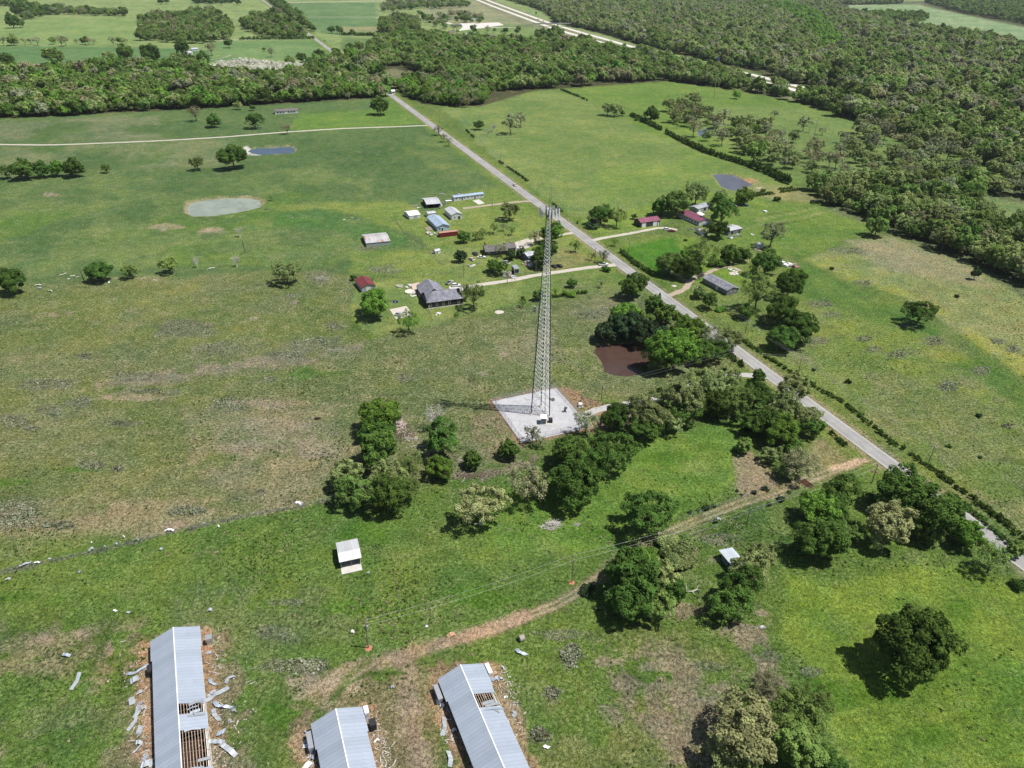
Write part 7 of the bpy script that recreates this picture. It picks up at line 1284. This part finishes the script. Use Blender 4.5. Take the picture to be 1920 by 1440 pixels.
WOODS = [ # polygon, spacing, mean radius, palette weights, label, seed, exclusions, number built singly
 ([(-60,129),(60,137),(135,137),(215,127),(290,130),(340,122),(400,134),(480,140),(560,146),(575,126),(655,108),(700,122),(735,165),(737,181),(600,189),(480,197),(400,203),(300,206),(220,211),(130,218),(0,222),(-60,224)], 7.4, 6.0, dict(m=5, b=3, g=3, Y=2.2, N=1.0, y=1, Z=1), 'dense mixed wood across the left', 31, [BLOS], 34),
 (BLOS, 3.8, 2.8, dict(w=1), 'white thicket behind the left wood', 30, [], 8),
 ([(692,92),(720,76),(742,70),(800,66),(850,74),(905,80),(1010,84),(1100,82),(1190,107),(1232,130),(1252,150),(1150,158),(1000,168),(960,170),(840,148),(790,138),(760,123),(690,126)], 7.4, 6.0, dict(m=6, K=2, g=3, Y=2.6, b=1.2, N=.8), 'dark dense wood left of the interstate', 32, [], 34),
 ([(738,163),(760,152),(800,150),(850,152),(900,163),(912,180),(905,196),(870,203),(800,193),(762,180)], 6.5, 4.8, dict(b=3, m=3, y=2, n=2, s=1, g=2), 'leafy grove heading the big field', 35, [], 14),
 ([(905,160),(975,158),(975,169),(905,175)], 8, 4.5, dict(b=3, m=2, s=1), 'grove by the wood-edge cottage', 36, [], 6),
 ([(1150,-25),(1690,-25),(1690,8),(1560,10),(1600,30),(1640,42),(1700,52),(1760,66),(1850,74),(1990,120),(1990,268),(1900,252),(1820,236),(1700,212),(1600,186),(1500,158),(1410,132),(1290,106),(1200,84),(1130,62),(1040,42),(1030,28),(1000,14),(940,-10)], 10.5, 7.6, dict(m=5, Y=4.4, Z=2.4, N=.7, g=1.2), 'huge forest beyond the interstate', 33, [HOLE, [(1482,14),(1530,30),(1560,62),(1570,95),(1540,108),(1520,80),(1500,50),(1450,25),(1400,12)], [(1545,62),(1600,70),(1700,100),(1690,104),(1600,86)]], 22),
 ([(1482,14),(1530,30),(1560,62),(1570,95),(1540,108),(1520,80),(1500,50),(1450,25),(1400,12)], 10.5, 8.0, dict(b=1), 'bright green winding strip in the forest', 37, [], 10),
 ([(1186,99),(1250,112),(1320,130),(1402,157),(1500,186),(1560,192),(1640,205),(1720,222),(1800,240),(1990,280),(1990,380),(1900,335),(1800,288),(1700,262),(1600,226),(1560,208),(1500,194),(1400,172),(1260,152),(1240,135)], 8, 6.4, dict(m=5, g=2, Y=2.5, Z=1.5, y=1), 'tree belt along the near interstate side', 38, [], 30),
 ([(1515,360),(1560,346),(1640,345),(1720,350),(1800,345),(1990,372),(1990,575),(1900,522),(1830,496),(1760,470),(1700,446),(1640,418),(1600,400),(1545,382)], 7.6, 5.8, dict(K=2, y=4, Y=2, m=3, g=1.6, n=1.4, s=.8), 'oak wood above the yellow field', 39, [[(1838,362),(1990,385),(1990,432),(1900,430),(1836,405)]], 42),
 ([(1250,205),(1300,196),(1350,225),(1400,240),(1480,262),(1540,300),(1520,328),(1440,318),(1330,272),(1270,245)], 15.0, 6.2, dict(y=4, s=2, n=2, k=1), 'open oak grove behind the field hedge', 40, [PONDS[4]['p']], 38),
 ([(1560,275),(1590,250),(1650,240),(1750,262),(1850,292),(1990,332),(1990,370),(1800,343),(1720,348),(1640,343),(1560,344),(1530,340)], 17, 6.2, dict(y=4, s=2.5, n=1.5), 'scattered oaks on the right meadow', 41, [], 34),
 ([(262,40),(300,32),(340,26),(400,26),(430,46),(440,62),(425,77),(370,84),(300,80),(262,76)], 13, 7, dict(m=3, y=2, n=1.2, g=2, k=2), 'far mixed wood top left', 42, [], 6),
 ([(455,50),(470,36),(500,32),(520,24),(545,36),(560,50),(590,70),(560,74),(500,73),(460,56)], 13, 7, dict(m=3, k=2, n=1.5, g=2), 'far wood by the county road', 43, [], 6),
 ([(500,0),(520,0),(560,30),(592,60),(580,62),(540,36)], 12, 6, dict(g=2, m=2), 'far narrow belt by the county road', 44, [], 0),
 ([(95,28),(200,30),(238,32),(240,27),(170,24),(100,20),(40,34),(45,39)], 14, 7, dict(g=2, m=3, s=1), 'far row of trees between two pale fields', 45, [], 6),
 ([(-60,8),(40,6),(70,14),(90,28),(60,30),(20,12),(-60,12)], 14, 7, dict(g=1, m=1), 'far dark trees in the top left corner', 46, [], 0),
 ([(712,60),(716,44),(740,36),(780,40),(790,52),(770,62),(735,66)], 12, 7, dict(m=3, n=1, g=1, y=1), 'far grove between the two far fields', 47, [], 6),
 ([(810,52),(815,38),(850,30),(905,36),(908,44),(880,44),(860,44),(850,38),(832,50)], 20, 7, dict(m=2, s=2, g=1, n=1), 'far loose trees round the roadside shop', 48, [], 6),
 ([(712,22),(730,10),(790,6),(870,4),(880,14),(820,18),(790,16),(730,24)], 20, 7, dict(m=2, s=2, g=1), 'far loose trees near the top edge', 49, [], 0),
 ([(1000,75),(1010,68),(1040,64),(1062,74),(1040,80),(1010,80)], 11, 6.5, dict(g=1, m=1), 'far dark clump below the overpass', 50, [], 5),
 ([(1740,-20),(1990,-20),(1990,60),(1880,38),(1800,24),(1735,6)], 13, 7, dict(g=2, m=3), 'far dark wood in the top right corner', 51, [], 5),
 ([(1610,30),(1640,28),(1730,32),(1740,38),(1700,46),(1640,40)], 12, 7, dict(g=2, m=2, b=1), 'far dark clump on the hill meadow edge', 52, [], 5),
 ([(370,1),(440,1),(440,6),(395,7),(360,6)], 14, 7, dict(g=1), 'far dark clump at the top edge', 53, [], 0),
 ([(780,28),(795,40),(830,62),(1000,66),(985,58),(900,60),(840,56),(800,30)], 28, 6, dict(g=1, m=1, s=1), 'far garden trees left of the overpass', 54, [], 5),
 ([(900,-20),(1000,-20),(1010,18),(960,4),(930,-6)], 13, 7, dict(m=2, y=1, g=1), 'far wood above the interstate', 55, [], 0),
]
GN = []
for wi, (poly, sp, rad, pals, label, seed, excl, nsingle) in enumerate(WOODS):
    X, Y, U, V_ = wood_points(poly, sp, seed, excl); r = np.random.default_rng(seed+500)
    pk = list(pals); pw = np.array([pals[k] for k in pk], float)
    gk = fbm(X, Y, 70, seed+7, 3) > (.30 if len(X) > 400 else .40 if seed in (42, 43) else 0); X, Y, U, V_ = X[gk], Y[gk], U[gk], V_[gk]
    # neighbouring trees tend to be of one kind
    f = fbm(X, Y, 45, seed, 2)*1.0+r.random(len(X))*.55; f = np.argsort(np.argsort(f))/max(1, len(f)); cw = np.cumsum(pw/pw.sum()); kk = np.searchsorted(cw, f).clip(0, len(pk)-1)
    if len(pk) > 3: kk = np.where(r.random(len(X)) < .35, r.choice(len(pk), len(X), p=pw/pw.sum()), kk)
    R = rad*(.6+.85*r.random(len(X))**1.4)*(.8+.45*fbm(X, Y, 30, seed+3, 2)); dist = np.hypot(X, Y)
    # the trees that show largest and stand at the near edge of the wood become individuals
    front = np.ones(len(X)); lo = segd(U, V_, poly, True); score = R/dist*(1+.8*np.exp(-lo/6)); order = np.argsort(-score); single = order[:nsingle]; rest = order[nsingle:]
    ADJ = dict(m='mid green', b='bright green', g='dark green', y='olive', Y='olive', K='leafy green', k='leafy green', n='brownish', N='brownish', s='grey budding', Z='grey budding')
    for i in single:
        k = pk[kk[i]]; lev = 'mid' if dist[i] < 900 or k == 'w' else 'lo'
        tree(X[i], Y[i], R[i]*.97, k, 'white blossoming tree in the '+label if k == 'w' else ADJ[k]+' tree at the front of the '+label, ('trees' if k == 'w' else ADJ[k]+' trees')+' of the '+label, lev, 1.05)
    GN.append((label, X[rest], Y[rest], R[rest], [pk[j] for j in kk[rest]], dist[rest], seed))
print('individual trees', NT[0], 'wood rest', sum(len(g[1]) for g in GN))
# the rest of each wood: one object, its trees scattered on points; sources are crowns of trees that stand in the scene
NM_ = dict(m='mid green', b='bright green', g='dark green', y='olive', Y='round olive', K='leafy', k='leafy', n='brownish', N='round brownish', s='grey', Z='round grey', w='white')
def source(k, lev, var):
    sh_, pal, nm = KIND[k]; key = (sh_, lev, pal, var)
    if key not in FIRST:
        px_, py_ = {0: (760, 186), 1: (880, 190), 2: (1245, 148)}[var]; p = G(px_+random.uniform(-20, 20), py_-4)
        tree(p.x, p.y, 3.6, k, 'small %s tree filling a gap at the head of the big field' % NM_.get(k, 'green'), 'small trees filling gaps at the wood edge', lev, 1.0, var)
    return FIRST[key]
def mk_group():
    ng = bpy.data.node_groups.new('scatter_trees', 'GeometryNodeTree')
    ng.interface.new_socket('Geometry', in_out='INPUT', socket_type='NodeSocketGeometry'); ng.interface.new_socket('Geometry', in_out='OUTPUT', socket_type='NodeSocketGeometry')
    return ng
def scatter(ob, srcs):
    ng = mk_group(); N_ = ng.nodes; Lk = ng.links; gi = N_.new('NodeGroupInput'); go = N_.new('NodeGroupOutput'); J = N_.new('GeometryNodeJoinGeometry'); Lk.new(J.outputs[0], go.inputs[0])
    def attr(nm, t='FLOAT'):
        a_ = N_.new('GeometryNodeInputNamedAttribute'); a_.data_type = t; a_.inputs[0].default_value = nm; return a_.outputs[0]
    cxs = N_.new('ShaderNodeCombineXYZ'); Lk.new(attr('rad'), cxs.inputs[0]); Lk.new(attr('rad'), cxs.inputs[1]); Lk.new(attr('hsc'), cxs.inputs[2])
    cxr = N_.new('ShaderNodeCombineXYZ'); Lk.new(attr('ang'), cxr.inputs[2]); sid = attr('sid', 'INT')
    for c, s in enumerate(srcs):
        cmp_ = N_.new('FunctionNodeCompare'); cmp_.data_type = 'INT'; cmp_.operation = 'EQUAL'; Lk.new(sid, cmp_.inputs[2]); cmp_.inputs[3].default_value = c
        oi = N_.new('GeometryNodeObjectInfo'); oi.inputs['Object'].default_value = s; oi.transform_space = 'ORIGINAL'; oi.inputs['As Instance'].default_value = True
        ip = N_.new('GeometryNodeInstanceOnPoints'); Lk.new(gi.outputs[0], ip.inputs['Points']); Lk.new(cmp_.outputs[0], ip.inputs['Selection']); Lk.new(oi.outputs['Geometry'], ip.inputs['Instance'])
        Lk.new(cxs.outputs[0], ip.inputs['Scale']); Lk.new(cxr.outputs[0], ip.inputs['Rotation']); Lk.new(ip.outputs[0], J.inputs[0])
    md = ob.modifiers.new('scatter', 'NODES'); md.node_group = ng

for (label, X, Y, R, ks, dist, seed) in GN:
    if len(X) == 0: continue
    r = np.random.default_rng(seed+900); combos = {}
    for i, k in enumerate(ks): combos.setdefault((k, 'lo' if dist[i] > 620 and k != 'w' else 'mid', int(r.integers(0, 3))), []).append(i)
    order = []; idn = []; srcs = []
    for c, (key, ii) in enumerate(combos.items()): srcs.append(source(key[0], key[1], key[2])); order += ii; idn += [c]*len(ii)
    order = np.array(order); n = len(order); me = bpy.data.meshes.new('woodland'); me.vertices.add(n)
    me.vertices.foreach_set('co', np.stack([X[order], Y[order], np.zeros(n)], 1).astype(np.float32).ravel())
    for nm, typ, val in (('sid', 'INT', np.array(idn, np.int32)), ('rad', 'FLOAT', R[order].astype(np.float32)), ('hsc', 'FLOAT', (R[order]*(.9+.4*r.random(n))).astype(np.float32)), ('ang', 'FLOAT', (r.random(n)*6.283).astype(np.float32))):
        at = me.attributes.new(nm, typ, 'POINT'); at.data.foreach_set('value', val)
    ob = meshobj('woodland', me); tag(ob, label, 'woodland', kind='stuff')
    scatter(ob, srcs)
# weedy tufts all through the nearer pastures
r = np.random.default_rng(77); X = r.uniform(-260, 330, 900000); Y = r.uniform(70, 420, 900000); D_ = np.hypot(X, Y)
dens = np.clip(1.25-D_/260, .10, 1)*np.clip((fbm(X, Y, 9, 201, 4)-.47)*5, .02, 1)*np.clip((fbm(X, Y, 55, 205, 2)-.3)*3, .2, 1); k = r.random(len(X)) < dens*.33; X, Y = X[k], Y[k]
u_, v_ = PX(X, Y); k = (u_ > -60) & (u_ < 1980) & (v_ < 1520)
k &= segd(X, Y, [tuple(G(*q)[:2]) for q in ROADL]) > 5; k &= segd(X, Y, [tuple(G(*q)[:2]) for q in TRACK]) > 2.6; k &= ~inpoly(u_, v_, [(915,750),(1042,720),(1116,802),(978,838)])
for P in PONDS: k &= ~inpoly(u_, v_, np.array(P['p'])*1.0)
for o in list(bpy.data.objects):
    if o.parent is None and o.type == 'EMPTY' and o.get('category') in ('house', 'mobile home', 'barn', 'shed', 'garage', 'poultry house', 'shelter', 'container', 'cabinet'):
        bb = [o.matrix_basis @ (c.matrix_basis @ Vector(b_)) for c in o.children if c.type == 'MESH' for b_ in c.bound_box]; x0, x1 = min(b_.x for b_ in bb), max(b_.x for b_ in bb); y0, y1 = min(b_.y for b_ in bb), max(b_.y for b_ in bb)
        k &= ~((X > x0-.5) & (X < x1+.5) & (Y > y0-.5) & (Y < y1+.5))
k &= ~(inpoly(u_, v_, [(1000,900),(1200,825),(1400,790),(1395,900),(1250,950),(1100,990)]) & (r.random(len(X)) < .8))
k &= ~(inpoly(u_, v_, [(1480,1080),(1990,1080),(1990,1560),(1560,1560)]) & (r.random(len(X)) < .8))
X, Y = X[k], Y[k]; n = len(X); print('tufts', n)
def tuft_mesh(seed, pal):
    V, Q, t, _ = shrub_data(26, .30, seed, 4); return npmesh('tuft', V*np.array([1, 1, .55]), Q, LEAF[pal] if pal in LEAF else pal, t)
TUFT = [leafmat('weed_dark_green', (.045, .105, .020), (.07, .13, .03), .2), leafmat('weed_straw', (.26, .25, .14), (.33, .29, .18), .2), leafmat('weed_green', (.10, .19, .03), (.13, .21, .045), .2)]
srcs = []
for c, (mt_, nm) in enumerate(zip(TUFT, ('dark green weed clump at the bend of the farm track', 'straw coloured grass clump at the bend of the farm track', 'green grass clump at the bend of the farm track'))):
    o = meshobj('grass_clump', tuft_mesh(900+c, mt_)); o.location = G(1150+c*22, 1078-c*12); o.scale = (.5, .5, .5); tag(o, nm, 'grass'); srcs.append(o)
tanm = fbm(X, Y, 25, 207, 3); idn = np.where(r.random(n) < .5, 0, np.where(r.random(n) < np.clip((tanm-.4)*4, .1, .9), 1, 2)).astype(np.int32)
me = bpy.data.meshes.new('weed_tufts'); me.vertices.add(n); me.vertices.foreach_set('co', np.stack([X, Y, np.zeros(n)], 1).astype(np.float32).ravel())
for nm, typ, val in (('sid', 'INT', idn), ('rad', 'FLOAT', (.22+.42*r.random(n)**2).astype(np.float32)), ('hsc', 'FLOAT', (.3+.4*r.random(n)).astype(np.float32)), ('ang', 'FLOAT', (r.random(n)*6.283).astype(np.float32))):
    at = me.attributes.new(nm, typ, 'POINT'); at.data.foreach_set('value', val)
scatter(tag(meshobj('weed_tufts', me), 'weedy tufts of grass all through the nearer pastures', kind='stuff'), srcs)
# ---------------------------------------------------------------- the air: a thin even haze
m = bpy.data.materials.new('haze_air'); m.use_nodes = True; nt = m.node_tree; nt.nodes.remove(nt.nodes['Principled BSDF']); pv = nt.nodes.new('ShaderNodeVolumePrincipled')
pv.inputs['Color'].default_value = (.86, .92, 1, 1); pv.inputs['Density'].default_value = .00003; pv.inputs['Anisotropy'].default_value = .2
nt.links.new(pv.outputs[0], nt.nodes['Material Output'].inputs['Volume'])
q = MB(); q.box(-30000, 34000, -400, 26000, -3.0, 172); o = q.build('haze', m); tag(o, 'thin pale haze over the far country', kind='stuff')
